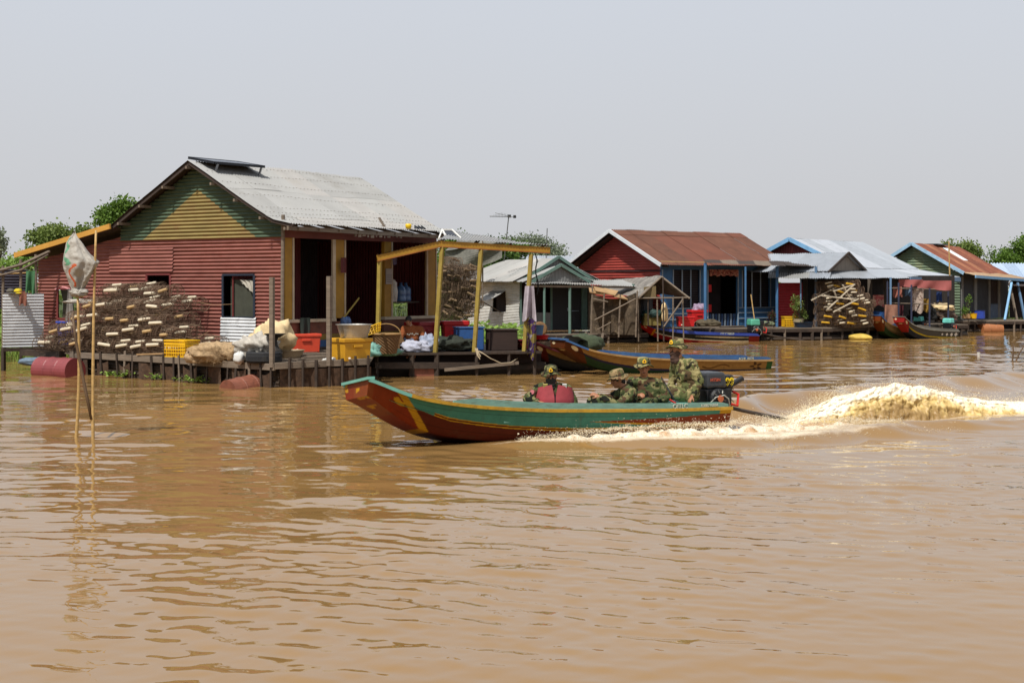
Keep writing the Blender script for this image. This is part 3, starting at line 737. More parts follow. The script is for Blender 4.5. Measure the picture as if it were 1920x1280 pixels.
# nail heads in rows along the purlins
mb.cur = 3
for s in (.16, .52, .98, 1.5, 2.02, 2.25, 2.42, 2.8):
    u = .1
    while u < 5.9:
        p = rp(u, s+rnd(-.015, .015), 1.25, 1, 0); mb.box(p+V((0, 0, .003)), .017, .017, .010, rnd(0, 3)); u += .125
mb.build('roof', TIN+[mat('nail_rust', '5a4a40', .8)], house)
for k, (a, b) in enumerate(((.0, .58),)):
    mb = MB(); q = [rp(1.05, .25, 1, 1, 0), rp(1.22, .55, 1, 1, 0), rp(1.30, .9, 1, 1, 0)]
profb = [(0, 4.75), (1.87, 3.73), (2.55, 3.36)]
mb = MB(); rcorr(mb, O+V((0, 0, .005)), W, profb, G, 0, 5.95, .082, .014, 5, .83, 1, .006, .03, rows=[0, 1.4, 2.55], seed=9); mb.build('back_roof', UNDER, house)
mb = MB(); rcorr(mb, O+V((0, 0, -.02)), W, [(2.45, 3.36), (5.85, 2.74)], G, 0, 5.95, .082, .014, 5, .83, 1, .006, .02, rows=[2.45, 5.85], seed=2); mb.build('lean_to_roof', UNDER, house)
def ridge_pt(s): return O+G*s
mb = MB(); mb.beam(O+G*2.48-W*.03+V((0, 0, 3.36)), O+G*5.9-W*.03+V((0, 0, 2.73)), .045, .12); mb.build('verge_board', mat('bright_ochre_paint', 'b8893a', .6, var=.15, dirt=('8a6024', .55, .85, 6)), house)
for sd, pr in ((NF, prof), (G, profb)):
    mb = MB()
    for (s0, z0_), (s1, z1_) in zip(pr, pr[1:]): mb.beam(O+W*.06+sd*s0+V((0, 0, z0_-.06)), O+W*.06+sd*s1+V((0, 0, z1_-.06)), .05, .07)
    mb.build('verge_rafter', UNDER, house)
for s, z in ((-2.9, 3.26), (-2.2, 3.50), (-1.45, 3.90), (-.75, 4.28), (0, 4.67), (.75, 4.26), (1.5, 3.86), (2.2, 3.48)):
    mb = MB(); mb.beam(O-W*.05+G*s+V((0, 0, z-.07)), O+W*.5+G*s+V((0, 0, z-.07)), .05, .06); mb.build('purlin', WOOD, house)
mb = MB(); mb.beam(O+NF*2.95+V((0, 0, 3.20)), O+NF*2.95+W*5.9+V((0, 0, 3.17)), .05, .09); mb.build('eave_beam', WOOD, house)
for q in range(9):
    mb = MB(); a = O+NF*2.2+W*(.3+q*.66); mb.beam(a+V((0, 0, 3.38)), a+NF*.82+V((0, 0, -.0+3.20)), .045, .06); mb.build('rafter', WOOD, house)
for q in range(12): mb = MB(); mb.box(HP(1.9+q*.15, -.42, 3.10+rnd(-.03, .02)), rnd(.05, .1), .02, rnd(.04, .09), rnd(0, 3)); mb.build('eave_rag', mat('pale_rags', '8c8073', .9), house)
# front: pillars, trims, sills
def fbox(t0, t1, z0, z1, out=.0, th=.09):
    mb = MB(); mb.hexa([HP(t0, -out+th, z0), HP(t1, -out+th, z0), HP(t1, -out, z0), HP(t0, -out, z0), HP(t0, -out+th, z1), HP(t1, -out+th, z1), HP(t1, -out, z1), HP(t0, -out, z1)]); return mb
for a, b in ((.05, .28), (1.70, 2.0), (3.45, 3.70), (5.13, 5.45)): fbox(a, b, 1.27 if a != 3.45 else 1.27, 3.02, .02, .1).build('pillar', YEL, house, bevel=.008)
for a, b in ((.283, .335), (1.60, 1.697), (2.003, 2.05), (3.703, 3.75), (5.07, 5.127), (5.453, 5.49)): fbox(a, b, 1.27, 3.02, .032, .05).build('pillar_trim', CREAM, house)
fbox(.0, 5.5, 3.02, 3.2, .015, .08).build('lintel', REDC2, house)
fbox(.05, 1.70, 1.20, 1.268, .05, .12).build('sill', CREAM, house); fbox(3.42, 5.5, 1.20, 1.268, .05, .12).build('sill', CREAM, house)
for a, b in ((.05, 2.0), (3.44, 5.47)):
    fbox(a, b, .93, 1.197, .0, .06).build('lower_panel', BRNP, house); fbox(a, b, .80, .928, .0, .06).build('lower_panel', mat('dull_yellow_band', '7d6428', .7, var=.3), house); fbox(a, b, ZF, .798, .0, .06).build('lower_panel', BLUP, house)
mb = MB(); mb.tube([HP(-.06, -.04, ZF-.2), HP(-.06, -.05, 2.2), HP(-.05, -.06, 3.5)], .04, 8); mb.build('corner_pole', WOOD, house)
mb = MB(); mb.grid(lambda u, v: HP(1.75+.2*u, -.13-.02*math.sin(u*6), 2.62-.34*v), 4, 4); mb.build('wall_sheet', mat('maroon_cloth', '5b2a2a', .9), house)

# things on and in the house
def simple(name, label, cat, mb, m, group=None, smooth=False, bevel=0, kind=None):
    o = mb.build(name, m, smooth=smooth, bevel=bevel); return tag(o, label, cat, group, kind)
PAN = mat('dark_blue_cells', '161c28', .25, var=.2, scale=12, spec=.6); PFR = mat('panel_frame', '8d9095', .35, .7)
sp = thing('solar_panel', 'large dark solar panel propped flat above the grey roof ridge', 'solar panel', O+W*.75+NF*.3+V((0, 0, 4.7)))
c = [O+W*.22-NF*.20, O+W*1.80-NF*.20, O+W*1.86+NF*.55, O+W*.28+NF*.55]
zz = [4.86, 4.87, 4.74, 4.72]
mb = MB(); mb.hexa([p+V((0, 0, z-.035)) for p, z in zip(c, zz)]+[p+V((0, 0, z)) for p, z in zip(c, zz)]); mb.build('panel', PAN, sp)
mb = MB()
for i in range(4): mb.beam(c[i]+V((0, 0, zz[i]-.02)), c[(i+1) % 4]+V((0, 0, zz[(i+1) % 4]-.02)), .035, .055)
mb.build('panel_frame', mat('black_panel_frame', '202329', .4, .3), sp)
for i in (2, 3):
    mb = MB(); mb.beam(c[i]+V((0, 0, zz[i]-.04))-W*.1*(1 if i == 2 else -1), c[i]-NF*.1+V((0, 0, 4.47))-W*.1*(1 if i == 2 else -1), .035, .035); mb.build('bracket', PFR, sp)
# clothes pegs, ball on the eave
mb = MB(); mb.lathe([(.001, 0), (.06, .01), (.075, .08), (.07, .12), (.001, .13)], O+W*4.1+NF*2.98+V((0, 0, 3.31)), 14)
simple('bucket', 'small bright yellow tub standing on the edge of the grey roof', 'tub', mb, mat('bright_yellow_plastic', 'e2b917', .4), smooth=True)
for q in range(3):
    mb = MB(); mb.tube([O+W*(4.4+q*.13)+NF*(2.95)+V((0, 0, 3.33)), O+W*(4.45+q*.13)+NF*2.9+V((0, 0, 3.40)), O+W*(4.52+q*.13)+NF*2.97+V((0, 0, 3.33))], .022, 8)
    simple('shoe', 'dark worn shoe drying on the grey roof edge beside the yellow tub', 'shoe', mb, mat('dark_rubber', '20242b', .7), 'shoes on the roof edge')
mb = MB(); mb.beam(O+W*3.35+NF*2.9+V((0, 0, 3.30)), O+W*3.30+NF*2.75+V((0, 0, 3.55)), .10, .03); simple('plank', 'short weathered board leaning up at the roof eave', 'plank', mb, WOOD)
# ---- porch: raft step, canopy and posts
def PL(x, y, z): return V((x, y, z))
FD = V((.96, .28, 0)).normalized(); F0 = V((-2.95, 31.0, 0)); BD_ = V((-.28, .96, 0)).normalized()
def FP(s, d, z): return F0+FD*s+BD_*d+V((0, 0, z))
porch = thing('porch_canopy', 'open porch canopy of leaning yellow posts and beams under grey tin sheets', 'canopy', FP(1.8, .8, .55))
tops = [P(712, 484, 30.9), P(829, 462, 31.35), P(902, 468, 31.6), P(996, 476, 31.95)]
bots = [FP(.03, .05, .5), FP(1.32, .05, .5), FP(2.21, .05, .5), FP(3.37, .05, .5)]
for a, b in zip(bots, tops):
    mb = MB(); mb.beam(a, b, .085, .085); mb.build('post', YPOST, porch, bevel=.008)
b1 = P(707, 484, 30.85); b2 = P(826, 457, 31.32); b3 = P(1031, 469, 32.05)
for a, b in ((b1, b2), (b2, b3)):
    mb = MB(); mb.beam(a, b, .06, .13); mb.build('beam', YEL, porch, bevel=.006)
    mb = MB(); mb.beam(a-V((0, .0, .066)), b-V((0, 0, .066)), .062, .02); mb.build('beam_edge', mat('orange_brown_edge', '8e5324', .6), porch)
back = [P(846, 432, 34.2), P(1026, 463, 34.4)]
mb = MB(); N_ = 150
for k in range(4):
    mb.cur = k % 3
    def pt(u, v, k=k):
        x = (k+u*1.02)/4; a = b2+(b3-b2)*x+V((0, -.08, .10)); b = back[0]+(back[1]-back[0])*x
        return a+(b-a)*v+V((0, 0, .013*math.sin(2*PI*(x*38))+.012*(k % 2)+.02*NZ.noise(V((x*6, v*3, 0)))))
    mb.grid(pt, 48, 6)
mb.build('roof_or_shade_tin', TIN, porch)
mb = MB(); mb.cur = 0
def pt(u, v):
    a = b1+(b2-b1)*u+V((0, -.06, .075)); b = HP(3.45+1.9*u, -.04, 2.72+.22*u); return a+(b-a)*v+V((0, 0, .011*math.sin(u*105)-.05*math.sin(v*PI)))
mb.grid(pt, 90, 6); mb.build('roof_or_shade_tin', TIN[1], porch)  # extra sheet, edge-on and unseen, added to shade the porch goods
for k in range(4):
    mb = MB(); a = b2+(b3-b2)*(k/3.2)+V((0, 0, .05)); b = back[0]+(back[1]-back[0])*(k/3.2)-V((0, 0, .05)); mb.beam(a, b, .05, .06); mb.build('rafter', WOODD, porch)
sp2 = thing('solar_panel', 'small white-framed solar panel tilted on the porch roof by the house corner', 'solar panel', P(840, 440, 32.4))
c = [P(822, 447, 32.2), P(862, 447, 32.2), P(846, 430.5, 32.9), P(828, 430.5, 32.9)]
c = [P(829, 431, 33.0), P(847, 431, 33.0), P(864, 447, 32.3), P(838, 447, 32.3)]
mb = MB(); mb.hexa([p-V((0, 0, .03)) for p in c]+c); mb.build('panel', PAN, sp2)
WHP = mat('white_paint', 'cfcdc6', .5, var=.1)
mb = MB()
for i in range(4): mb.beam(c[i]+V((0, 0, .004)), c[(i+1) % 4]+V((0, 0, .004)), .035, .035)
mb.build('panel_frame', WHP, sp2)
for i in range(1, 5): a = c[0]+(c[3]-c[0])*i/5; b = c[1]+(c[2]-c[1])*i/5; mb = MB(); mb.beam(a+V((0, 0, .006)), b+V((0, 0, .006)), .012, .006); mb.build('cell_line', PFR, sp2)
mb = MB(); mb.beam(c[3], P(822, 447, 32.2), .03, .03); mb.beam(c[0], P(822, 447, 32.2)-V((0, 0, .03)), .03, .03); mb.build('stand', WHP, sp2)
# ---- raft decks
raft = thing('floating_deck', 'weathered plank deck with rail posts around the red house', 'deck', V((-4.64, 27.6, .45)))
K_ = V((-4.62, 27.72, 0)); R_ = V((-2.87, 28.65, 0)); L_ = V((-10.0, 32.2, 0))
def up(p, z): return V((p.x, p.y, z))
# planks run along the rail; slab under them
mb = MB()
A = [L_, K_, HP(-.0, 0, 0)+NF*.0-W*.0, HP(0, 8.2, 0)]
n = 9
for i in range(n):
    f0, f1 = i/n, (i+.93)/n
    a0 = L_.lerp(A[3], f0); a1 = L_.lerp(A[3], f1); b0 = K_.lerp(C0, f0); b1_ = K_.lerp(C0, f1)
    z = .455+.12*i/n+rnd(-.008, .008)
    mb.hexa([up(a0, z-.03), up(b0, z-.03), up(b1_, z-.03), up(a1, z-.03), up(a0, z), up(b0, z), up(b1_, z), up(a1, z)])
mb.build('planking', WOOD, raft)
mb = MB(); Rb = C0+W*3.3
for i in range(10):
    f0, f1 = i/10, (i+.93)/10
    a0 = K_.lerp(C0, f0); a1 = K_.lerp(C0, f1); b0 = R_.lerp(Rb, f0); b1_ = R_.lerp(Rb, f1); z = .46+.13*i/10+rnd(-.008, .008)
    mb.hexa([up(a0, z-.03), up(b0, z-.03), up(b1_, z-.03), up(a1, z-.03), up(a0, z), up(b0, z), up(b1_, z), up(a1, z)])
mb.build('planking', WOOD, raft)
def lerp(a, b, f): return a+(b-a)*f
Ls = L_; 
mb = MB(); mb.beam(up(L_, .43), up(lerp(L_, K_, .62), .43), .05, .13); mb.build('rail', WOOD, raft, bevel=.006)
mb = MB(); mb.beam(up(lerp(L_, K_, .615), .415), up(K_, .405), .05, .13); mb.build('rail', WOOD, raft, bevel=.006)
mb = MB(); mb.beam(up(K_, .43), up(R_, .47), .06, .13); mb.build('rail', WOOD, raft, bevel=.006)
nk = 17
for i in range(nk+1):
    p = lerp(L_, K_, min(1., max(0, (i+rnd(-.42, .42))/nk)))+V((.03, -.05, 0)); h = .50+rnd(0, .09); dk = rnd(-.03, .03)
    mb = MB(); mb.beam(up(p, -.2), up(p+V((dk*1.6, 0, 0)), h), rnd(.03, .055), .04); mb.build('rail_post', WOODD if i % 5 else WOOD, raft)
for i in range(1, 8):
    p = lerp(K_, R_, i/7.2)+V((.03, -.05, 0)); mb = MB(); mb.beam(up(p, -.2), up(p, .50+rnd(0, .1)), rnd(.035, .055), .04); mb.build('rail_post', WOODD, raft)
for px, py, Y in ((510, 520, 27.75), (617, 518, 28.2)):
    t_ = P(px, py, Y); mb = MB(); mb.beam(V((t_.x, t_.y, .40)), t_, .085, .085); mb.build('tall_post', WOOD, raft, bevel=.006)
# closed dark flank under the decks: bamboo float bundles
und = mat('wet_bamboo_float', '35291d', .7, var=.45, scale=5, dirt=('5a3b28', .55, .8, 4))
for (a, b) in ((L_, K_), (K_, R_)):
    d = (b-a).normalized(); nn = V((-d.y, d.x, 0)); nn = nn if nn.y > 0 else -nn
    mb = MB()
    for q in range(16):
        f = nn*(.14+.12*(q % 2)+rnd(0, .04)); z = -.08+.028*q
        mb.tube([up(a+f, z+rnd(-.02, .02)), up(lerp(a, b, .5)+f, z+rnd(-.03, .03)), up(b+f, z)], .05, 7)
    tag(mb.build('float_bundle', und, raft))
netm = mat('brown_old_net', '4d3a2c', .95, var=.5, scale=12, dirt=('6b5440', .55, .75, 18))
for i in range(9):
    f = i/9; p = lerp(L_, K_, f+.03); mb = MB(); d = (K_-L_).normalized()
    mb.grid(lambda u, v: up(p+d*(u*.45), .34-.34*v-.05*math.sin(u*PI)*(i % 3))+V((.02, -.02+.04*math.sin(u*5+i)+.05*v, 0)), 10, 6)
    mb.build('hanging_net', netm, raft)
for i in range(4):
    mb = MB(); d = (R_-K_).normalized(); p = lerp(K_, R_, i/4.2+.02)
    mb.grid(lambda u, v: up(p+d*(u*.5), .36-.36*v)+V((.05, .02+.05*math.sin(u*5+i)+.05*v, 0)), 10, 6); mb.build('hanging_net', netm, raft)
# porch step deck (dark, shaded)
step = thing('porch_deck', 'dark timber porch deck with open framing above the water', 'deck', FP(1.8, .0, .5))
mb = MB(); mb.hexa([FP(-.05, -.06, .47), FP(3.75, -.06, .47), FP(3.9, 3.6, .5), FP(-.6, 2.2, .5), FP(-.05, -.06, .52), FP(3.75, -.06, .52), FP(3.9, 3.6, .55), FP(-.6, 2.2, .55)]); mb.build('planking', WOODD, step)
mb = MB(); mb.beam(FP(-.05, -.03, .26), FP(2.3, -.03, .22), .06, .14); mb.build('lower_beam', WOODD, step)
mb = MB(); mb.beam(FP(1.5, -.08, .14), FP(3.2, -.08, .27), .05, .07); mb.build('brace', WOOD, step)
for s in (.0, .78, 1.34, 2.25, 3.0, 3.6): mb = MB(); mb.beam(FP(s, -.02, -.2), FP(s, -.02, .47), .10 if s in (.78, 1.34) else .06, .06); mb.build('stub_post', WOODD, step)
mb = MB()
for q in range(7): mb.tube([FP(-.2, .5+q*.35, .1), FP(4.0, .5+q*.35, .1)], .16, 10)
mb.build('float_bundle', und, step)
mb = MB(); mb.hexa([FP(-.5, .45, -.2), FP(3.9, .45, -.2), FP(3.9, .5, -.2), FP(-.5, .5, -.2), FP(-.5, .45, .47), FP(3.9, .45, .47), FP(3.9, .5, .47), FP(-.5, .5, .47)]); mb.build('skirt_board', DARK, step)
# ---- oil drums
def drum(label, c, ax, L, r, m, group='oil drums floating the rafts', z=0):
    ax = V(ax).normalized(); d = thing('oil_drum', label, 'drum', c, group)
    prof = [(r*.93, -.0), (r, .0), (r, L*.02), (r*.985, L*.03), (r*.985, L*.31), (r*1.025, L*.33), (r*.985, L*.35), (r*.985, L*.64), (r*1.025, L*.66), (r*.985, L*.68), (r*.985, L*.97), (r, L*.98), (r, L), (r*.93, L)]
    mb = MB(); mb.lathe(prof, V(c)-ax*L/2, 28, ax); mb.build('barrel', m, d, smooth=False)
    mb = MB(); mb.lathe([(.03, 0), (.03, .015)], V(c)+ax*(L/2)+V((0, 0, r*.6)), 10, ax); mb.build('bung', RUSTD, d)
RDR = mat('faded_red_drum', '7d3a3c', .5, var=.25, scale=5, dirt=('5a2a28', .55, .8, 5), rust=('6b4432', .66, .8, 9))
drum('faded red oil drum half sunk at the left end of the deck', P(109, 694, 31.6)+V((.0, 0, 0)), G, 1.15, .29, RDR)
drum('rusty oil drum tilted in the water under the deck corner', V((-5.25, 28.05, -.05)), V((.62, .78, .12)), .9, .27, RUSTD)
drum('rust red drum in shadow under the porch deck', FP(1.05, .42, .0), BD_, .85, .27, RUSTD)
drum('rusty orange drum floating under the far right dock', P(1856, 617, 61.5), V((1, .3, 0)), 1.0, .30, mat('orange_rust_drum', 'a56a42', .6, var=.3, dirt=('6b3f28', .5, .8, 4)))
# ================================================================== things standing on the near raft
RED = mat('orange_red_plastic', 'c0432c', .45, var=.12, scale=6, dirt=('7d3326', .58, .85, 9)); REDB = mat('bright_red_plastic', 'b51a1c', .4, var=.15, scale=6)
YBX = mat('yellow_cooler_plastic', 'bf8d1e', .5, var=.2, scale=5, dirt=('85602a', .52, .82, 5)); YCR = mat('yellow_crate_plastic', 'd9a915', .45, var=.12, dirt=('9a7a2c', .6, .85, 8))
BLUB = mat('blue_plastic', '274f86', .45, var=.2, scale=5, dirt=('1f3450', .55, .85, 5)); ALU = mat('aluminium', 'b4b1aa', .38, .75, var=.12, scale=5, dirt=('8a7a5c', .56, .8, 6))
DSTEEL = mat('dark_cast_iron', '2c2825', .6, .3, var=.3); RUB = mat('tyre_rubber', '1c1d20', .75, var=.25, dirt=('3d3a35', .55, .85, 8))
SACK = mat('cream_sack', 'cbb48a', .8, var=.2, scale=6, dirt=('a07f50', .55, .85, 6)); WSK = mat('grey_white_sack', 'aaa49a', .75, var=.35, scale=9, dirt=('5e5c58', .55, .8, 12)); WPL = mat('white_plastic_bag', 'c8c8c4', .5, var=.15, scale=12)
def cooler(label, c, sx, sy, sz, rz, m, lid=None, cat='cooler box', group=None):
    d = thing('cooler_box', label, cat, c, group); R = Matrix.Rotation(rz, 3, 'Z')
    mb = MB(); mb.box(c, sx*.95, sy*.95, sz*.82, rz, taper=.93); mb.build('tub', m, d, bevel=.015)
    mb = MB(); mb.box(V(c)+V((0, 0, sz*.82)), sx*1.03, sy*1.03, sz*.18, rz, taper=1.0); mb.build('lid', lid or m, d, bevel=.018)
    mb = MB(); mb.box(V(c)+R @ V((0, -sy*.5, sz*.60)), sx*.3, .03, .05, rz); mb.build('handle', m, d, bevel=.008)
    mb = MB(); mb.lathe([(.025, 0), (.025, .03), (.012, .04)], V(c)+R @ V((-sx*.3, -sy*.46, .06)), 10, R @ V((0, -1, 0))); mb.build('drain_plug', mat('pale_plug', 'cfc3b0', .5), d)
    return d
rzW = math.atan2(W.y, W.x)
def onp(px, py, z): Y = (HC-z)*F/(py-HOR); return P(px, py, Y)
cooler('orange-red cooler box on the deck below the house front', onp(570, 660, .56), .66, .45, .40, rzW-.6, RED)
yc = onp(648, 673, .48); yc = V((-3.28, 28.75, .48))
cooler('mustard yellow cooler box at the front edge of the deck under the aluminium basin', yc, .70, .60, .46, rzW-.25, YBX)
def basin(label, c, r, h, m, name='basin', tilt=None):
    mb = MB(); mb.lathe([(.001, .02), (r*.62, .02), (r*.70, .025), (r*.93, h*.9), (r*1.0, h), (r*1.04, h*1.0), (r*1.04, h*.96), (r*.97, h*.94), (r*.76, 0), (.001, 0)], c, 32, cap=False)
    if tilt: mb.rot(Matrix.Rotation(tilt[0], 3, tilt[1]), c)
    return simple(name, label, 'basin', mb, m, smooth=False)
basin('wide aluminium basin on top of the mustard yellow cooler', V((-3.20, 28.8, .945)), .36, .27, ALU)
basin('flat dull tan metal basin on the deck beside the tall post', onp(541, 674, .47), .33, .20, mat('tan_enamel', '94836a', .5, .2, var=.25, dirt=('5e4c38', .55, .8, 8)))
def crate(label, c, sx, sy, sz, rz, m, name='crate', group=None):
    d = thing(name, label, 'crate', c, group); R = Matrix.Rotation(rz, 3, 'Z'); mb = MB()
    def wall(a, b, inw):
        n = 9; L = (b-a).length; dr = (b-a).normalized()
        for q in range(n+1): mb.beam(a+dr*L*q/n*1.0, a+dr*L*q/n*1.0+V((0, 0, sz))+0*dr, .014, .014, up=dr)
        for z in (.02, .25, .45, .65): mb.beam(a+V((0, 0, sz*z)), b+V((0, 0, sz*z)), .012, .022)
        mb.beam(a+V((0, 0, sz*.82)), b+V((0, 0, sz*.82)), .02, sz*.14); 
    q = [V(c)+R @ V((a*sx/2, b*sy/2, 0)) for a, b in ((-1, -1), (1, -1), (1, 1), (-1, 1))]
    for i in range(4): wall(q[i], q[(i+1) % 4], 0)
    mb.build('basket', m, d)
    mb = MB()
    for i in range(4): mb.beam(q[i]*1.0+V((0, 0, sz)), q[(i+1) % 4]+V((0, 0, sz)), .055, .03)
    mb.build('rim', m, d, bevel=.005)
    mb = MB(); mb.box(c, sx, sy, .015, rz); mb.build('base', m, d); return d
crate('yellow slatted plastic crate in front of the fish traps', V((-6.95, 29.95, .50)), .62, .40, .34, math.atan2(G.y, G.x)+PI, YCR)
mb = MB(); mb.box(V((-10.25, 33.1, .62)), .62, .35, .50, math.atan2(G.y, G.x), taper=.95)
tub = mb.build('storage_tub', mat('royal_blue_plastic', '26409a', .5, var=.25, scale=5), bevel=.02); tag(tub, 'royal blue plastic tub below the far left window behind the floats', 'tub')
mb = MB(); mb.box(V((-10.25, 33.1, 1.118)), .66, .39, .05, math.atan2(G.y, G.x)); mb.build('rim', MATS['royal_blue_plastic'], tub, bevel=.01)
# sacks, nets, tyre, scale
NETB = mat('tan_nylon_net', 'a48a68', .85, var=.35, scale=14, stretch=(1, 1, 1), dirt=('76603f', .5, .8, 10), bump=.8, bscale=60)
mb = MB(); mb.blob(V((-6.05, 28.95, .62)), (.52, .32, .23), .35, 2.2, 3., 40, flat=-.16); mb.blob(V((-5.6, 28.85, .60)), (.34, .26, .20), .35, 2.4, 6., 30, flat=-.14); mb.blob(V((-6.42, 29.0, .53)), (.25, .25, .18), .3, 2.6, 9., 26, flat=-.1)
for q in range(260):
    a = rnd(0, 2*PI); p = V((-6.05+.55*math.cos(a)*rnd(.5, 1.05)+.15, 28.93+.3*math.sin(a), .58+rnd(-.1, .22))); mb.tube([p, p+V((rnd(-.12, .12), rnd(-.1, .1), rnd(-.08, .06))), p+V((rnd(-.2, .2), rnd(-.15, .1), rnd(-.16, .03)))], .0025, 3, False)
simple('net_bundle', 'bundled tan nylon fishing net slumped on the deck edge', 'net', mb, NETB, smooth=True)
mb = MB(); mb.blob(V((-4.85, 29.15, .92)), (.42, .30, .36), .35, 1.6, 12., 36, flat=-.3); mb.blob(V((-5.15, 29.2, .78)), (.32, .28, .30), .3, 1.7, 15., 30, flat=-.28)
simple('sack', 'crumpled cream plastic sack heaped against the red wall corner', 'sack', mb, SACK, smooth=True)
mb = MB(); mb.blob(V((-5.15, 28.65, .72)), (.40, .28, .26), .6, 2.6, 22., 40, flat=-.22); mb.blob(V((-4.92, 28.6, .80)), (.2, .2, .18), .6, 2.8, 26., 26)
simple('sack', 'grey and white rumpled sack behind the tyre', 'sack', mb, WSK, smooth=True)
mb = MB(); mb.blob(V((-5.42, 28.25, .56)), (.10, .10, .12), .5, 3., 31., 20); simple('plastic_bag', 'small white plastic bag left of the tyre', 'bag', mb, WPL, smooth=True)
ty = thing('tyre', 'black car tyre lying flat on the deck corner', 'tyre', V((-4.92, 28.2, .47)))
mb = MB(); r = .36; pr = [(r*.60, .02), (r*.9, 0), (r*.97, .03), (r, .05), (r*.985, .075), (r, .08), (r, .105), (r*.985, .11), (r, .115), (r, .14), (r*.985, .145), (r*.97, .20), (r*.9, .225), (r*.62, .20), (r*.60, .02)]
mb.lathe(pr, V((-4.92, 28.2, .47)), 40, cap=False); mb.build('tread', RUB, ty)
mb = MB(); mb.lathe([(r*.62, .03), (r*.57, .05), (r*.57, .16), (r*.62, .19)], V((-4.92, 28.2, .47)), 40, cap=False); mb.build('bead', RUB, ty)
sc_ = thing('weighing_scale', 'dark iron scale with a round pan standing beside the tyre', 'scale', V((-4.73, 28.35, .70)))
mb = MB(); mb.lathe([(.001, .30), (.10, .30), (.21, .37), (.215, .38), (.205, .38), (.09, .315), (.001, .31)], V((-4.73, 28.35, .66)), 26, cap=False); mb.build('pan', DSTEEL, sc_)
mb = MB(); mb.lathe([(.16, 0), (.15, .05), (.09, .10), (.06, .16), (.05, .24), (.08, .31)], V((-4.73, 28.35, .66)), 16); mb.build('body', DSTEEL, sc_)
# yellow basket, wicker basket, bundles by the first porch post
mb = MB(); c = V((-2.98, 30.35, .97))
for q in range(18):
    a = 2*PI*q/18; mb.beam(c+V((.18*math.cos(a), .18*math.sin(a), 0)), c+V((.25*math.cos(a), .25*math.sin(a), .16)), .012, .012)
for z, r in ((0, .18), (.055, .205), (.11, .23), (.16, .255)): mb.tube([c+V((r*math.cos(a*PI/9), r*math.sin(a*PI/9), z)) for a in range(19)], .012, 5, False)
mb.rot(Matrix.Rotation(-.35, 3, 'Y'), c); simple('basket', 'yellow open plastic basket tilted on top of the wicker basket', 'basket', mb, YCR)
wk = thing('wicker_basket', 'round woven wicker basket behind the first yellow post', 'basket', V((-2.72, 30.75, .53)))
mb = MB(); c = V((-2.72, 30.75, .53)); N2 = 40
mb.grid(lambda u, v: c+V(((.22+.09*v+.008*math.sin(u*N2*PI+v*40))*math.cos(u*2*PI), (.22+.09*v+.008*math.sin(u*N2*PI+v*40))*math.sin(u*2*PI), .42*v)), 160, 24); mb.build('weave', mat('brown_wicker', '6e5233', .8, var=.35, scale=20), wk)
mb = MB(); mb.tube([c+V((.315*math.cos(a*PI/12), .315*math.sin(a*PI/12), .42)) for a in range(25)], .02, 6, False); mb.build('rim', mat('pale_wicker', '8f7045', .8), wk)
mb = MB(); mb.tube([c+V((.31*math.cos(a), 0, .42+.22*math.sin(a))) for a in [PI*q/12 for q in range(13)]], .014, 6); mb.build('handle', MATS['pale_wicker'], wk)
mb = MB(); mb.blob(V((-2.98, 30.2, .60)), (.20, .2, .16), .5, 2.5, 41., 26, flat=-.1); mb.blob(V((-2.70, 30.9, .56)), (.3, .12, .09), .4, 2.5, 44., 22)
simple('sack', 'pale sea-green net sack at the foot of the first yellow post', 'sack', mb, mat('sea_green_net', '6f9c90', .8, var=.3, scale=16), smooth=True)
bx = thing('cardboard_box', 'torn brown cardboard box with open flaps on the porch', 'box', FP(.40, .35, .53))
mb = MB(); mb.box(FP(.42, .40, .53), .26, .26, .26, .5); mb.build('carton', mat('cardboard', '7d6040', .85, var=.2), bx)
mb = MB(); mb.beam(FP(.30, .30, .77), FP(.22, .2, .60), .24, .012, up=(0, 1, .2)); mb.beam(FP(.5, .3, .8), FP(.62, .25, .86), .22, .012, up=(0, 1, .2)); mb.build('flap', MATS['cardboard'], bx)
def heap(label, c, r, m, seed, amp=.5, name='laundry_heap', cat='laundry', fr=2.6, n=34):
    mb = MB(); mb.blob(c, r, amp, fr, seed, n, flat=-r[2]*.5); return simple(name, label, cat, mb, m, smooth=True)
heap('white laundry heaped on the porch in front of the sitting woman', FP(.95, .30, .62), (.36, .24, .16), mat('white_laundry', 'a3a6b5', .85, var=.15, scale=9), 51.)
heap('bluish white bundle of cloth beside the second yellow post', FP(1.22, .40, .68), (.20, .2, .21), mat('bluish_laundry', '8d95a8', .85, var=.3, scale=12), 54., .6)
heap('blue-grey bundle of cloth behind the white laundry', FP(.95, .85, .72), (.34, .25, .24), mat('blue_grey_laundry', '5f6879', .85, var=.35, scale=9), 57., .6)
heap('dark green fishing net heaped on the porch floor', FP(1.75, .45, .66), (.52, .34, .20), mat('dark_green_net', '2e332b', .95, var=.4, scale=20, bump=.8, bscale=50), 61., .45, 'net_heap', 'net')
cooler('dark red cooler box against the house front behind the woman', HP(4.35, -.45, .58), .75, .5, .56, rzW-.1, mat('dark_red_plastic', '8d1a1e', .45, var=.15))
rc = cooler('bright red cooler box with white label right of the second post', HP(4.95, -.95, .56), .62, .5, .60, rzW-.75, REDB)
mb = MB(); a = HP(4.95, -.95, .56); R = Matrix.Rotation(rzW-.75, 3, 'Z'); mb.box(a+R @ V((.2, -.245, .3)), .11, .012, .14, rzW-.75); mb.build('paper_label', WPL, rc)
bb = thing('plastic_drum', 'blue square plastic container behind the third yellow post', 'container', FP(2.20, .7, .53))
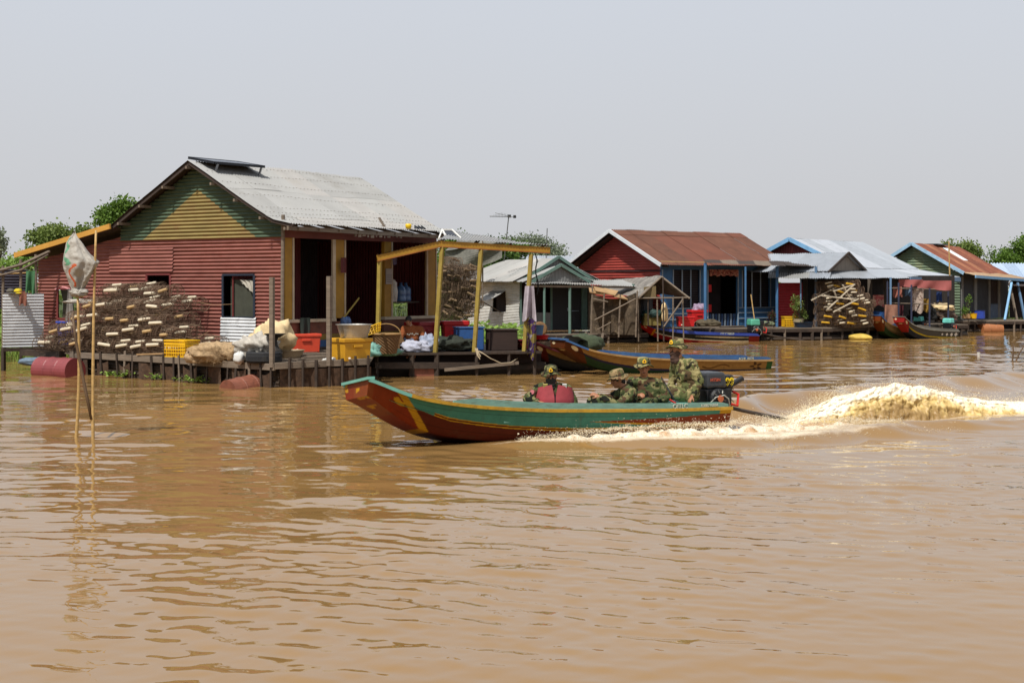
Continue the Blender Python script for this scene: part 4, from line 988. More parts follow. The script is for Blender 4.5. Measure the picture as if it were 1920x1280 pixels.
mb = MB(); mb.box(FP(2.25, .7, .53), .60, .5, .50, .28); mb.build('tub', BLUB, bb, bevel=.03); mb = MB(); mb.box(FP(2.25, .7, 1.028), .63, .53, .035, .28); mb.build('rim', BLUB, bb, bevel=.01)
db = thing('wooden_chest', 'dark brown wooden chest at the right end of the porch', 'chest', FP(3.0, .6, .53))
mb = MB(); mb.box(FP(3.0, .6, .53), .62, .5, .44, .28); mb.build('box', mat('dark_brown_board', '33241e', .7, var=.3, scale=3, stretch=(1, 1, 7)), db, bevel=.01); mb = MB(); mb.box(FP(3.0, .6, .973), .66, .54, .04, .28); mb.build('lid', MATS['dark_brown_board'], db, bevel=.01)
# cloth on the right post
def cloth(label, c, wd, ht, m, seed=0., fold=.05, dr=(1, 0, 0), name='cloth', cat='cloth', taper=1., th=.012, parent=None):
    dr = V(dr).normalized(); n = V((-dr.y, dr.x, 0)); mb = MB()
    def pt(u, v, o=0): k = 1+(taper-1)*v; return V(c)+dr*((u-.5)*wd*k)+n*(fold*math.sin(u*9+seed+v*1.5)*(.4+v)+o)-V((0, 0, ht*v*(1+.08*math.sin(u*7+seed))))
    mb.grid(pt, 22, 12); mb.grid(lambda u, v: pt(1-u, v, th), 22, 12)
    if parent is not None: return mb.build(name, m, parent, smooth=True)
    return simple(name, label, cat, mb, m, smooth=True)
ps = bots[3].lerp(tops[3], .62)
cloth('lilac white shirt hanging on the right yellow post', ps+V((.02, -.05, .12)), .20, .74, mat('lilac_shirt', 'a39aa2', .9, var=.25, scale=7), 1., .10, taper=1.6, name='shirt', cat='shirt')
cloth('purple and yellow patterned cloth hanging at the foot of the right post', bots[3].lerp(tops[3], .34)+V((.12, -.06, 0)), .20, .86, camo_mat('purple_yellow_cloth', [('75683a', 0), ('3c2a50', .50), ('8f8a96', .62)], 6), 4., .05)
mb = MB(); a = P(892, 655, 31.2); pts = [a, P(905, 662, 31.1), P(920, 672, 31.1), P(940, 681, 31.2), P(957, 680, 31.5), P(970, 672, 32.0)]; mb.tube(pts, .011, 6)
for q in range(5): mb.tube([P(893+rnd(-4, 4), 652+rnd(0, 4), 31.15), P(896+rnd(-2, 8), 664+rnd(0, 10), 31.1)], .010, 5)
simple('mooring_rope', 'pale mooring rope sagging from the third yellow post to a boat bow', 'rope', mb, mat('pale_rope', 'a5967c', .9))
mb = MB(); pts = [P(1004+q*.6+2*math.sin(q*1.3), 476+q*9.5, 32.3) for q in range(9)]; mb.tube(pts, .013, 5); mb.tube([p+V((.03*math.sin(i*2), 0, -.05)) for i, p in enumerate(pts[:8])], .008, 5)
simple('cable', 'black cables dangling from the end of the yellow porch beam', 'cable', mb, mat('black_cable', '151515', .6))
# at the house front
cloth('lilac pennant of cloth tied at the yellow pillar', HP(3.55, -.25, 2.78), .2, .28, mat('lilac_cloth', '6f6a93', .9), 0., .02, W, taper=.4, name='pennant')
mb = MB(); mb.box(HP(3.58, -.05, 2.03), .24, .012, .36, rzW); mb2 = MB(); cal = simple('wall_calendar', 'pale paper calendar hanging on the yellow pillar', 'calendar', mb, mat('pale_paper', 'a3a0a2', .8, var=.1))
for q in range(4):
    mb = MB(); mb.box(HP(3.58, -.062, 2.08+q*.05), .2, .004, .012, rzW); mb.build('date_row', mat('grey_ink', '6f6a6c', .8), cal)
jar = thing('water_jug', 'clear blue water jug standing on the shelf inside the front window', 'water jug', HP(4.45, .28, 1.62))
jm = mat('blue_clear_plastic', '4f6f9c', .2, var=.1, spec=.6)
mb = MB(); mb.lathe([(.12, 0), (.13, .02), (.13, .10), (.12, .12), (.13, .14), (.13, .28), (.10, .34), (.04, .38), (.035, .42), (.001, .42)], HP(4.45, .28, 1.62), 20); mb.build('bottle', jm, jar, smooth=True)
mb = MB(); mb.lathe([(.04, 0), (.04, .03), (.001, .03)], HP(4.45, .28, 2.04), 14); mb.build('cap', BLUP, jar)
mb = MB(); mb.hexa([HP(4.1, .15, 1.58), HP(5.05, .15, 1.58), HP(5.05, .5, 1.58), HP(4.1, .5, 1.58), HP(4.1, .15, 1.615), HP(5.05, .15, 1.615), HP(5.05, .5, 1.615), HP(4.1, .5, 1.615)]); mb.build('shelf', WOODD, house)
jar2 = copy_tree(jar); jar2.location = HP(4.75, .36, 1.62); jar2['label'] = 'second clear water jug on the window shelf, further right in the shade'
jar['group'] = jar2['group'] = 'water jugs on the window shelf'
heap('white plastic bag hanging in the front window opening', HP(4.02, .25, 1.80), (.16, .12, .36), WPL, 71., .3, 'plastic_bag', 'bag', 2.)
heap('pink shopping bag standing in the dark doorway', HP(2.55, .35, .86), (.17, .12, .26), mat('dusty_pink_bag', '6f3f4b', .7, var=.2), 73., .25, 'shopping_bag', 'bag', 2.)
cloth('dark green trousers hanging over the left front sill', HP(.62, -.09, 1.30), .28, .40, mat('dark_green_cloth', '26302a', .9), 2., .03, W, name='trousers', cat='clothes')
mb = MB(); mb.tube([HP(1.55, -.35, 1.25), HP(2.0, -.45, 1.72)], .02, 6); simple('broom_stick', 'yellow stick leaning against the middle yellow pillar', 'stick', mb, YPOST)
mb = MB(); mb.blob(HP(1.62, -.35, 1.22), (.09, .08, .10), .3, 3, 5., 18); mb.blob(HP(1.72, -.35, 1.19), (.08, .08, .12), .3, 3, 8., 18); simple('bottle_bag', 'blue and white bag hung on the tall deck post', 'bag', mb, mat('blue_white_bag', '4a6796', .6, var=.5, scale=14), smooth=True)
heap('crumpled white rag on the deck in front of the yellow cooler', V((-3.65, 28.45, .50)), (.13, .1, .06), WPL, 77., .5, 'rag', 'rag')
for q, (x, y, a) in enumerate(((-4.0, 28.7, .4), (-3.95, 29.1, .9), (-4.1, 29.5, .6))):
    mb = MB(); mb.box(V((x, y, .50+.02*q)), .9, .10, .025, a); simple('plank', ('loose plank nearest the front rail before the orange-red cooler', 'loose plank between the front rail and the orange-red cooler', 'loose plank lying right by the orange-red cooler')[q], 'plank', mb, WOOD)

# ---- fish traps: collapsible wire cages, each with a foam float
WIRE = mat('brown_trap_wire', '755e4c', .85, var=.4, scale=6, dirt=('9a7c5e', .55, .8, 7)); WIRE2 = mat('dark_trap_wire', '655241', .85, var=.4, scale=6)
FLW = mat('white_foam_float', 'c2b7a0', .8, var=.12, scale=12, dirt=('9b8562', .6, .85, 14)); FLT = mat('tan_foam_float', 'a98d62', .8, var=.25, scale=9); FLY = mat('yellow_foam_float', 'c79b26', .7, var=.2)
def make_trap(label, m, fm, group, L=.62, r=.19, seed=0, flo=None):
    rr = random.Random(seed); t = thing('fish_trap', label, 'fish trap', (0, 0, 0), group)
    mb = MB(); nl, nh = 18, 9
    def q(x, a): return V((x, (r+.012*math.sin(3*a+seed))*math.cos(a), (r*.82+.012*math.sin(2*a+x*9))*math.sin(a)))
    for i in range(nl):
        a = 2*PI*i/nl; mb.tube([q(-L/2+L*k/4, a+.06*math.sin(k*2+i)) for k in range(5)], .0032, 3, False)
    for i in range(nh):
        x = -L/2+L*i/(nh-1); mb.tube([q(x, 2*PI*k/14) for k in range(15)], .0032, 3, False)
    for sx in (-1, 1):
        for i in range(9): a = PI*i/9; mb.tube([q(sx*L/2, a), q(sx*L/2, a+PI)], .003, 3, False)
    mb.build('wire_cage', m, t)
    mb = MB()
    for x in (-L/2, -L/6, L/6, L/2): mb.tube([q(x, 2*PI*k/16)*1.02 for k in range(17)], .006, 4, False)
    mb.build('hoop', WIRE2, t)
    mb = MB()
    for k in range(2): a0 = rr.uniform(0, 2*PI); mb.tube([q(rr.uniform(-.3, .3), a0), V((rr.uniform(-.3, .3), rr.uniform(-.1, .1), rr.uniform(-.1, .1))), q(rr.uniform(-.3, .3), a0+rr.uniform(1, 3))], .006, 4, False)
    mb.build('netting', m, t)
    if fm is not None:
        fx, fa, fl = flo or (rr.uniform(-.12, .12), -.55, rr.uniform(.22, .34))
        mb = MB(); p = V((fx, -r*.96, .02)); d = V((math.cos(rr.uniform(-.15, .15)), .1, rr.uniform(-.2, .2))).normalized()
        mb.tube([p-d*fl/2, p-d*fl*.47, p+d*fl*.2, p+d*fl*.5], [.030, .037, .036, .030], 8); mb.build('float', fm, t)
        if seed in (1, 32):
            mb = MB(); p = V((-fx*.5+.05, -r*.62, .125)); d = V((1, .1, rr.uniform(-.15, .15))).normalized(); mb.tube([p-d*.13, p-d*.12, p+d*.08, p+d*.13], [.024, .030, .030, .024], 8); mb.build('float', FLW if seed != 3 else fm, t)
    return t
GRP = 'fish traps piled against the red wall'
base = [make_trap('brown wire fish trap with white float in the pile by the red wall', WIRE, FLW, GRP, seed=1), make_trap('brown wire fish trap with white float in the pile by the red wall', WIRE, FLW, GRP, seed=2),
        make_trap('brown wire fish trap with tan float in the pile by the red wall', WIRE, FLT, GRP, seed=3), make_trap('dark wire fish trap without float in the pile by the red wall', WIRE2, None, GRP, seed=4)]
used = [0]*4
def put(kind, loc, rot):
    o = base[kind] if not used[kind] else copy_tree(base[kind]); used[kind] += 1
    o.location = loc; o.rotation_euler = rot; return o
aG = math.atan2(-G.y, -G.x)
prof_s = [1.55, 2.0, 2.6, 3.2, 3.9, 4.5, 5.1, 5.8, 6.4, 6.9]; prof_h = [.45, .80, 1.25, 1.55, 1.62, 1.55, 1.30, .80, .60, .25]
rt = random.Random(5)
for lay in range(6):
    for dep in range(3):
        s = 1.75+.25*(lay % 2)+.1*dep
        while s < 6.85:
            h = float(np.interp(s, prof_s, prof_h)); zc = .17+.29*lay
            lim = h-(.10 if dep == 0 else 0)-(.32 if dep == 2 else .1 if dep == 1 else 0)
            if zc-.05 < lim and not (dep == 0 and rt.random() < .35):
                out = .30+.45*dep-.05*lay
                loc = HP(-out+rt.uniform(-.06, .06), s+rt.uniform(-.08, .08), .56-.03*dep+zc+rt.uniform(-.03, .03))
                kind = rt.choice([0, 1, 0, 1, 2, 2, 3]) if (dep >= 1 or lay > 2) else rt.choice([0, 1, 2, 3])
                put(kind, loc, (rt.uniform(-.3, .3), rt.uniform(-.12, .12), aG+rt.uniform(-.18, .18)))
            s += .52
mb = MB()
for q in range(10):
    a = HP(-rnd(.2, 1.2), rnd(1.8, 6.3), .6+rnd(0, 1.1)); d = -G*rnd(.4, 1.1)+V((0, rnd(-.2, .1), rnd(-.15, .2))); mb.tube([a, a+d*.5+V((0, 0, -.04)), a+d], .005, 4, False)
simple('loose_cord', 'tangle of brown cords and sticks trailing over the fish traps', 'cord', mb, mat('straw_cord', '96795a', .85, var=.3), kind='stuff')
for nme, lab, s, z, m in (('rag', 'grey plastic rag laid on the left part of the trap pile', 5.45, 1.62, WSK),):
    heap(lab, HP(-.75, s, z), (.38, .12, .06), m, 81., .5, nme, 'rag')
mb = MB(); mb.beam(V((-8.0, 30.6, .52)), V((-7.3, 30.1, .56)), .2, .03); simple('board', 'broken board lying on the deck below the fish traps', 'board', mb, mat('pale_board', '9a7b55', .8))

# ---- wash cubicle at the left end
cub = thing('wash_cubicle', 'small corrugated washroom of bright tin on stilts left of the red house', 'shed', P(45, 650, 33.6))
cu = P(82, 650, 33.9); cl = P(5, 650, 33.4); ud = V((cl.x-cu.x, cl.y-cu.y, 0)); wd = ud.length; ud.normalize(); nd = V((ud.y, -ud.x, 0)); nd = nd if nd.y < 0 else -nd
z0 = cu.z
mb = MB(); hcorr(mb, V((cu.x, cu.y, 0)), ud, nd, z0, z0+1.28, lambda z: [(0, wd)], .07, .012, 6, .3, .03); mb.build('tin_wall', GALV, cub)
mb = MB(); hcorr(mb, V((cu.x, cu.y, 0))-nd*.9, ud, nd, z0+.9, z0+1.85, lambda z: [(.15, wd)], .07, .012, 6, .3, .02); mb.build('rear_wall', mat('dark_slate_tin', '3f3d48', .6, var=.2), cub)
for u, h in ((wd*.98, 1.92), (wd*.55, 2.08), (wd*.18, 2.2)): mb = MB(); mb.tube([V((cu.x, cu.y, z0-.3))+ud*u-nd*.05, V((cu.x, cu.y, z0+h))+ud*u-nd*.05], .035, 8); mb.build('stick_post', WOOD, cub)
mb = MB(); mb.tube([V((cu.x, cu.y, z0+1.72))+ud*(wd+.4), V((cu.x, cu.y, z0+1.95))+ud*wd*.55, V((cu.x, cu.y, z0+2.28))-ud*.15], .035, 7); mb.tube([V((cu.x, cu.y, z0+1.6))+ud*(wd+.4), V((cu.x, cu.y, z0+1.83))+ud*wd*.55, V((cu.x, cu.y, z0+2.2))-ud*.1], .03, 7); mb.build('roof_pole', WOOD, cub)
mb = MB(); mb.tube([V((cu.x, cu.y, z0+1.78))-nd*.7, V((cu.x, cu.y, z0+1.72))-nd*.7+ud*wd], .02, 6); mb.build('cross_pole', BAMB, cub)
mb = MB(); mb.beam(V((cu.x, cu.y, z0-.05))-ud*.9, V((cu.x, cu.y, z0-.05))+ud*wd, .12, .08); mb.build('floor_beam', WOODD, cub)
for u in (.0, wd*.98): mb = MB(); mb.beam(V((cu.x, cu.y, -.4))+ud*u, V((cu.x, cu.y, z0))+ud*u, .08, .08); mb.build('stilt', WOODD, cub)
def capat(label, px, m, r=.10, name='cap'):
    c = P(px, 548, 33.5); d = thing(name, label, 'cap', c); mb = MB(); mb.blob(c+V((0, 0, .02)), (r, r, r*.75), .12, 2, px, 18, flat=-.01); mb.build('crown', m, d, smooth=True)
    mb = MB(); mb.blob(c+V((r*.5, -r*.9, -.02)), (r*.8, r*.6, .02), .05, 2, 2., 14); mb.build('brim', m, d, smooth=True)
capat('grey cap on the left of the tin washroom wall', 20, mat('grey_cloth', '55524a', .9)); capat('bright yellow-topped cap on the tin washroom wall', 34, mat('lemon_cloth', 'b9a520', .9)); 
cloth('striped brown scarf hanging over the tin washroom wall', P(43, 546, 33.4), .18, .32, mat('brown_stripe_scarf', '7d4f40', .9, var=.4, scale=30), 2., .02, name='scarf', cat='scarf')
cloth('green net rag hanging under the washroom roof pole', P(57, 508, 33.0), .22, .5, mat('green_rag', '3f6b48', .9, var=.3), 2., .05, name='net_rag', cat='rag')
mb = MB(); mb.box(P(80, 668, 32.9), 1.4, .2, .14, math.atan2(G.y, G.x)); simple('timber', 'dark timber beam under the left end of the red house', 'beam', mb, WOODD)
mb = MB(); mb.blob(P(72, 678, 32.5), (.5, .2, .10), .3, 2, 91., 24); simple('tarpaulin', 'bundled blue-grey tarpaulin floating by the left drum', 'tarpaulin', mb, mat('blue_grey_tarp', '5d6f80', .7, var=.4, scale=8), smooth=True)

# ---- poles standing in the river
def pole(label, a, b, r, m, bend=.03, knots=True):
    a, b = V(a), V(b); mb = MB(); n = 14; pts = []; rs = []
    for i in range(n+1):
        f = i/n; pts.append(a.lerp(b, f)+V((bend*math.sin(f*PI), 0, 0))); rs.append(r*(1-.35*f)*(1.10 if knots and i % 3 == 0 else 1))
    mb.tube(pts, rs, 9); return simple('bamboo_pole', label, 'pole', mb, m, smooth=True)
pA = PZ(138, 818, 0); pB = PZ(175, 822, 0)
pole('bamboo pole standing in the river under the white sack', pA-V((0, 0, .5)), P(146, 560, pA.y), .024, BAMB, .04)
pole('taller bamboo pole standing in the river right of the white sack', pB-V((0, 0, .5)), P(180, 432, pB.y+.1), .022, BAMB, -.02)
dst = mat('dark_bamboo', '5b4630', .65, var=.3)
mb = MB(); q = [P(172, 786, 18.6), P(161, 735, 18.65), P(148, 670, 18.7), P(141, 630, 18.7), P(136, 588, 18.72)]; mb.tube(q, [.022, .021, .020, .018, .015], 8); simple('bamboo_pole', 'dark crooked stick leaning between the two bamboo poles', 'stick', mb, dst, smooth=True)
bag = thing('woven_sack', 'white woven plastic sack with green stripe tied upside down on a bamboo pole', 'sack', P(146, 560, 18.7))
WSA = mat('white_woven_sack', '9d988f', .7, var=.15, scale=5, dirt=('77685a', .56, .82, 5), bump=1., bscale=9)
mb = MB(); rows = [(139, 436, 141), (130, 445, 146), (124, 454, 155), (120, 474, 169), (118, 490, 185), (119, 505, 178), (124, 520, 170), (130, 535, 163), (136, 545, 157), (141, 552, 153)]
M2, R2 = 64, 54; ry = [r[1] for r in rows]
for i in range(R2+1):
    y = 436+116*i/R2; x0 = float(np.interp(y, ry, [r[0] for r in rows])); x1 = float(np.interp(y, ry, [r[2] for r in rows])); g_ = i/R2
    for j in range(M2):
        a = 2*PI*j/M2; hw = (x1-x0)/2; ca, sa = math.cos(a), math.sin(a)
        fold = 1+(.10+.16*g_)*math.sin(a*7+g_*2.5+1.2*math.sin(a*2))*min(1, g_*3)+.12*NZ.fractal(V((ca*2, sa*2, g_*5)), 1, 2, 3)
        cr = .022*NZ.fractal(V((ca*3.2+5, sa*3.2, g_*9)), 1, 2, 4)
        mb.v.append(tuple(P((x0+x1)/2+hw*ca*(1+.25*(fold-1)), y+3*math.sin(a*2+g_*6), 18.7+(.17*sa*min(1, hw/30)*fold)+cr)))
for i in range(R2):
    for j in range(M2):
        jj = (j+1) % M2; mb.f.append((i*M2+j, (i+1)*M2+j, (i+1)*M2+jj, i*M2+jj)); a = 2*PI*(j+.5)/M2+.25*math.sin(i*.4); g_ = i/R2
        mb.m.append(1 if (3.45 < a < 3.85 and .05 < g_ < .55) else 2 if (4.05 < a < 4.3 and .5 < g_ < .85) else 0)
mb.build('bag', [WSA, mat('green_print', '5b8f70', .7, var=.25), mat('orange_print', 'b5532c', .7, var=.25)], bag, smooth=True)
mb = MB(); mb.blob(P(147, 549, 18.65), (.11, .10, .055), .5, 3., 7., 26); mb.build('knot', WSA, bag, smooth=True)
# ================================================================== the other houses along the channel
def quadtin(mb, a, b, c, d, pitch=.10, amp=.016, nm=3, panel=.9, sag=.03, seed=1):
    """sheet roof between ridge a-b and eave d-c (a,b top; d,c bottom)"""
    rr = random.Random(seed); a, b, c, d = V(a), V(b), V(c), V(d); w = max((b-a).length, (c-d).length); npan = max(1, round(w/panel)); nn = (b-a).cross(d-a).normalized(); nn = nn if nn.z > 0 else -nn
    for k in range(npan):
        mb.cur = rr.randrange(nm); n = max(4, int(panel/pitch*4)); lift = .006*(k % 2)
        def pt(u, v):
            x = (k+u*1.02)/npan; p = a.lerp(b, min(1, x)); q = d.lerp(c, min(1, x)); r = p.lerp(q, v)
            return r+nn*(amp*math.sin(2*PI*u*(n//4))+lift+sag*NZ.noise(V((x*5, v*2.5, seed))))
        mb.grid(pt, n, 6)
    mb.cur = 0
def hexbox(t0, t1, z0, z1, A, Wd, Nd, out, th):
    mb = MB(); q = lambda t, o, z: A+Wd*t+Nd*o+V((0, 0, z))
    mb.hexa([q(t0, out-th, z0), q(t1, out-th, z0), q(t1, out, z0), q(t0, out, z0), q(t0, out-th, z1), q(t1, out-th, z1), q(t1, out, z1), q(t0, out, z1)]); return mb
def dock(label, p0, p1, depth, zt, posts=10, m=None, name='dock'):
    p0, p1 = V(p0), V(p1); p0.z = p1.z = 0; d = (p1-p0).normalized(); n = V((-d.y, d.x, 0)); n = n if n.y > 0 else -n; L = (p1-p0).length
    r = thing(name, label, 'dock', p0.lerp(p1, .5)); m = m or WOODD
    mb = MB(); k = 7
    for i in range(k): a = p0+n*depth*i/k; b = n*depth*.93/k; z = zt+rnd(-.008, .008); mb.hexa([a+V((0, 0, z-.04)), a+d*L+V((0, 0, z-.04)), a+d*L+b+V((0, 0, z-.04)), a+b+V((0, 0, z-.04)), a+V((0, 0, z)), a+d*L+V((0, 0, z)), a+d*L+b+V((0, 0, z)), a+b+V((0, 0, z))])
    mb.build('planking', WOOD, r)
    mb = MB(); mb.beam(p0-n*.03+V((0, 0, zt-.10)), p1-n*.03+V((0, 0, zt-.10)), .05, .11); mb.build('edge_beam', WOODD, r)
    mb = MB(); mb.hexa([p0+n*.30+V((0, 0, -.2)), p1+n*.30+V((0, 0, -.2)), p1+n*.36+V((0, 0, -.2)), p0+n*.36+V((0, 0, -.2)), p0+n*.30+V((0, 0, zt-.05)), p1+n*.30+V((0, 0, zt-.05)), p1+n*.36+V((0, 0, zt-.05)), p0+n*.36+V((0, 0, zt-.05))]); mb.build('skirt_board', DARK, r)
    mb = MB()
    for i in range(5): mb.tube([p0+n*(.1+.1*i)+V((0, 0, .03+.06*(i % 2))), p1+n*(.1+.1*i)+V((0, 0, .05))], .10, 8)
    mb.build('float_bundle', und, r)
    for i in range(posts): p = p0+d*L*(i+.3*rnd(-1, 1)+.3)/posts-n*.02; mb = MB(); mb.beam(p-V((0, 0, .2)), p+V((0, 0, zt-.05)), rnd(.06, .11), .06); mb.build('post', WOOD if i % 3 == 0 else WOODD, r)
    return r
# ---------- house with the red gable and blue front
W2 = V((.8, .6, 0)); G2 = V((-.6, .8, 0)); N2 = -G2; A2 = V((5.46, 52., 0)); B2 = .47
RG = mat('brick_red_tin', '8c352c', .6, var=.2, scale=1.5, dirt=('5a261f', .55, .85, 2.5)); RUSTR = [mat('rust_brown_tin', '5a3626', .75, var=.25, scale=1.6, dirt=('6b4330', .5, .8, 2.2)), mat('rust_brown_tin_red', '603626', .75, var=.25, scale=1.3, dirt=('5b3324', .5, .8, 2)), mat('rust_brown_tin_dark', '553324', .75, var=.25, scale=1.9, dirt=('66402d', .5, .85, 3))]
BLF = mat('sky_blue_paint', '376189', .6, var=.18, scale=3, dirt=('2c4c6c', .55, .85, 4)); PALE = mat('pale_blue_trim', '8b9aa8', .6, var=.15); WTR = mat('white_verge', 'c3c8cc', .5, var=.1)
h2 = thing('floating_house', 'house with rust brown roof, red gable and blue front with barred windows', 'house', A2+V((0, 0, B2)))
def Q2(t, s, z): return A2+W2*t+G2*s+V((0, 0, z))
GW = 4.75; EZ, AZ = 2.72, 3.95
mb = MB()
def sp2_(z):
    if z < EZ: return [(0, GW)]
    f = (AZ-z)/(AZ-EZ); return [(GW/2-GW/2*f, GW/2+GW/2*f)]
hcorr(mb, A2, G2, -W2, B2, AZ-.02, sp2_, .10, .014, 6, .5, .03); mb.build('side_wall', RG, h2)
mb = MB(); mb.beam(Q2(-.03, 0, EZ-.18), Q2(-.03, GW, EZ-.18), .03, .04); mb.build('wall_batten', DARK, h2)
OR = Q2(-.45, GW/2, 0)
mb = MB(); rcorr(mb, OR, W2, [(0, AZ+.16), (2.85, EZ+.05)], N2, 0, 7.0, .11, .016, 4, .9, 3, .012, .03, rows=[0, .35, 2.85], seed=8); mb.build('roof', RUSTR, h2)
mb = MB(); rcorr(mb, OR+V((0, 0, .004)), W2, [(0, AZ+.15), (2.75, EZ-.02)], G2, 0, 7.0, .11, .016, 4, .9, 1, .01, .03, rows=[0, 2.75], seed=3); mb.build('back_roof', UNDER, h2)
for sd, ez in ((N2, EZ+.05), (G2, EZ-.02)):
    k = (ez-AZ-.16)/2.85; mb = MB(); mb.beam(OR-W2*.02+V((0, 0, AZ+.11)), OR-W2*.02+sd*2.85+V((0, 0, ez-.04)), .04, .13); mb.build('verge_board', WTR, h2)
    mb = MB(); mb.beam(OR+W2*.3+V((0, 0, AZ+.03)), OR+W2*.3+sd*2.8+V((0, 0, ez-.10)), .3, .02); mb.build('soffit', UNDER, h2)
def f2(t0, t1, z0, z1, m, nm, out=0., th=.08): return hexbox(t0, t1, z0, z1, A2, W2, N2, out, th).build(nm, m, h2)
f2(0, 6.1, 2.58, 2.86, BLF, 'lintel')
for a, b in ((0, .56), (1.97, 2.37), (3.95, 4.22), (5.74, 6.1)): f2(a, b, B2, 2.58, BLF, 'pillar', .0)
for a, b in ((.56, 1.97), (4.22, 5.74)): f2(a, b, B2, 1.13, BLF, 'lower_panel', -.004)
for a in (0.02, .56, 1.93, 2.33, 3.95, 4.18, 5.74, 6.06): f2(a, a+.04, 1.13 if a not in (2.33, 3.95, .02) else B2, 2.58, PALE, 'trim', .03, .03)
for z in (.72, .94, 1.13): f2(0, 2.33, z, z+.035, PALE, 'trim', .034, .03); f2(3.99, 6.06, z, z+.035, PALE, 'trim', .034, .03)
for a, b in ((.60, 1.93), (4.26, 5.70)):
    wn = f2(a, b, 1.165, 2.57, DARK, 'window', -.10, .04)
    mb = MB()
    for z in np.linspace(1.25, 2.5, 15): mb.beam(Q2(a, .05, z), Q2(b, .05, z), .02, .02)
    mb.build('louvre', mat('dark_louvre', '2b2a2e', .5), wn)
    for q in (.33, .66): mb = MB(); mb.beam(Q2(a+(b-a)*q, -.01, 1.16), Q2(a+(b-a)*q, -.01, 2.58), .04, .04); mb.build('mullion', PALE, wn)
dr = f2(2.37, 3.95, B2+.4, 2.58, DARK, 'door', -.9, .05)
f2(2.4, 3.92, B2, B2+.45, mat('dark_blue_gate', '26344a', .6), 'gate', -.05, .03)
for q in range(9): f2(2.5+q*.16, 2.54+q*.16, B2, B2+.46, PALE if q % 2 else BLUP, 'gate_bar', -.03, .02)
mb = MB(); mb.grid(lambda u, v: Q2(2.4+1.52*u, -.06-.03*math.sin(u*40), 2.60-.24*v*(1+.12*math.sin(u*28))), 40, 4); mb.build('valance', camo_mat('pink_floral_cloth', [('8c4f44', 0), ('b07a66', .5), ('5a2f2a', .58)], 9), h2)
for z in (1.0, 1.75): f2(2.41, 2.58, z, z+.28, REDB, 'red_shelf_cloth', -.02, .03)
mb = MB(); mb.hexa([Q2(0, 0, B2-.1), Q2(6.1, 0, B2-.1), Q2(6.1, GW, B2-.1), Q2(0, GW, B2-.1), Q2(0, 0, B2), Q2(6.1, 0, B2), Q2(6.1, GW, B2), Q2(0, GW, B2)]); mb.build('floor', WOODD, h2)
mb = MB(); mb.grid(lambda u, v: Q2(6.1, GW*u, B2+v*2.3), 2, 2); mb.grid(lambda u, v: Q2(6.1*u, GW, B2+v*2.3), 2, 2); mb.grid(lambda u, v: Q2(6.1*u, GW*.98*v, 2.7), 2, 2); mb.build('rear_wall', DARK, h2)
mb = MB(); quadtin(mb, P(1318, 487, 51.6), P(1470, 490, 54.8), P(1478, 499, 53.0), P(1322, 493, 50.4), seed=5); quadtin(mb, P(1468, 490, 54.6), P(1545, 494, 55.5), P(1548, 500, 53.6), P(1474, 498, 52.9), seed=6); mb.build('awning', [UNDER, WOOD, UNDER], h2)
mb = MB(); mb.beam(P(1240, 490, 51), P(1322, 492, 50.6), .25, .04); mb.build('eave_board', mat('pale_board', '9a7b55', .8), h2)
for (x, y0, y1, Y, m, wd) in ((1322.5, 493, 603, 50.5, BLF, .09), (1398, 500, 612, 51.5, BLF, .06), (1457, 499, 614, 53.0, BLF, .09), (1530, 500, 614, 53.0, mat('blue_grey_post', '4f6b86', .6), .09)):
    mb = MB(); mb.beam(P(x, y1, Y), P(x, y0, Y), wd, wd); mb.build('porch_post', m, h2)
dock('dark plank dock running below the blue-fronted house', XY(1185, 50.6), XY(1560, 52.0), 3.0, .46, 16)
# ---------- small white house with green gables
W1 = V((.917, .40, 0)).normalized(); N1 = V((.40, -.917, 0)).normalized(); G1 = -N1; A1 = XY(975, 49.5); B1 = .42
def Q1(t, s, z): return A1+W1*t+G1*s+V((0, 0, z))
WSL = mat('whitewashed_slats', 'c4c3be', .75, var=.15, scale=2, dirt=('857c70', .52, .85, 3), stretch=(1, 1, 3)); GTR = mat('sage_green_trim', '577068', .6, var=.2, dirt=('42584e', .55, .85, 6)); GRYB = mat('grey_board', '6b6c6b', .7, var=.2, scale=3, stretch=(6, 6, 1))
h1 = thing('floating_house', 'small whitewashed slat house with grey tin roof and green-trimmed double gable', 'house', A1+V((0, 0, B1)))
LW = 5.6
mb = MB(); hcorr(mb, A1, G1, -W1, B1+.05, 2.2, lambda z: ([(0, 1.25), (2.45, LW)] if 1.05 < z < 1.80 else [(0, LW)]), .055, .012, 4, .3, .07); mb.build('slat_wall', WSL, h1)
mb = MB(); hcorr(mb, A1-W1*.03, G1, -W1, B1+.6, 1.7, lambda z: [(LW-1.9, LW+.1)], .06, .01, 4, .3, .04); mb.build('patch_sheet', mat('pinkish_sheet', 'b5a69c', .7, var=.15, scale=4), h1)
wn = hexbox(1.25, 2.45, 1.05, 1.80, A1, G1, -W1, -.12, .02).build('window', DARK, h1)
mb = MB(); a = A1-W1*.03; quadtin(mb, a+G1*1.2+V((0, 0, 1.80)), a+G1*2.5+V((0, 0, 1.80)), a+G1*2.5-W1*.62+V((0, 0, 1.48)), a+G1*1.2-W1*.62+V((0, 0, 1.48)), nm=1); mb.build('shutter', TIN[1], wn)
mb = MB(); mb.beam(a+G1*1.7+V((0, 0, 1.05)), a+G1*2.2-W1*.58+V((0, 0, 1.47)), .035, .035); mb.build('prop', WOOD, wn)
EZ1, AZ1 = 2.14, 2.95; FW = 2.75
mb = MB(); R0 = Q1(FW/2, -.25, AZ1); R1 = Q1(FW/2, LW-1.2, AZ1)
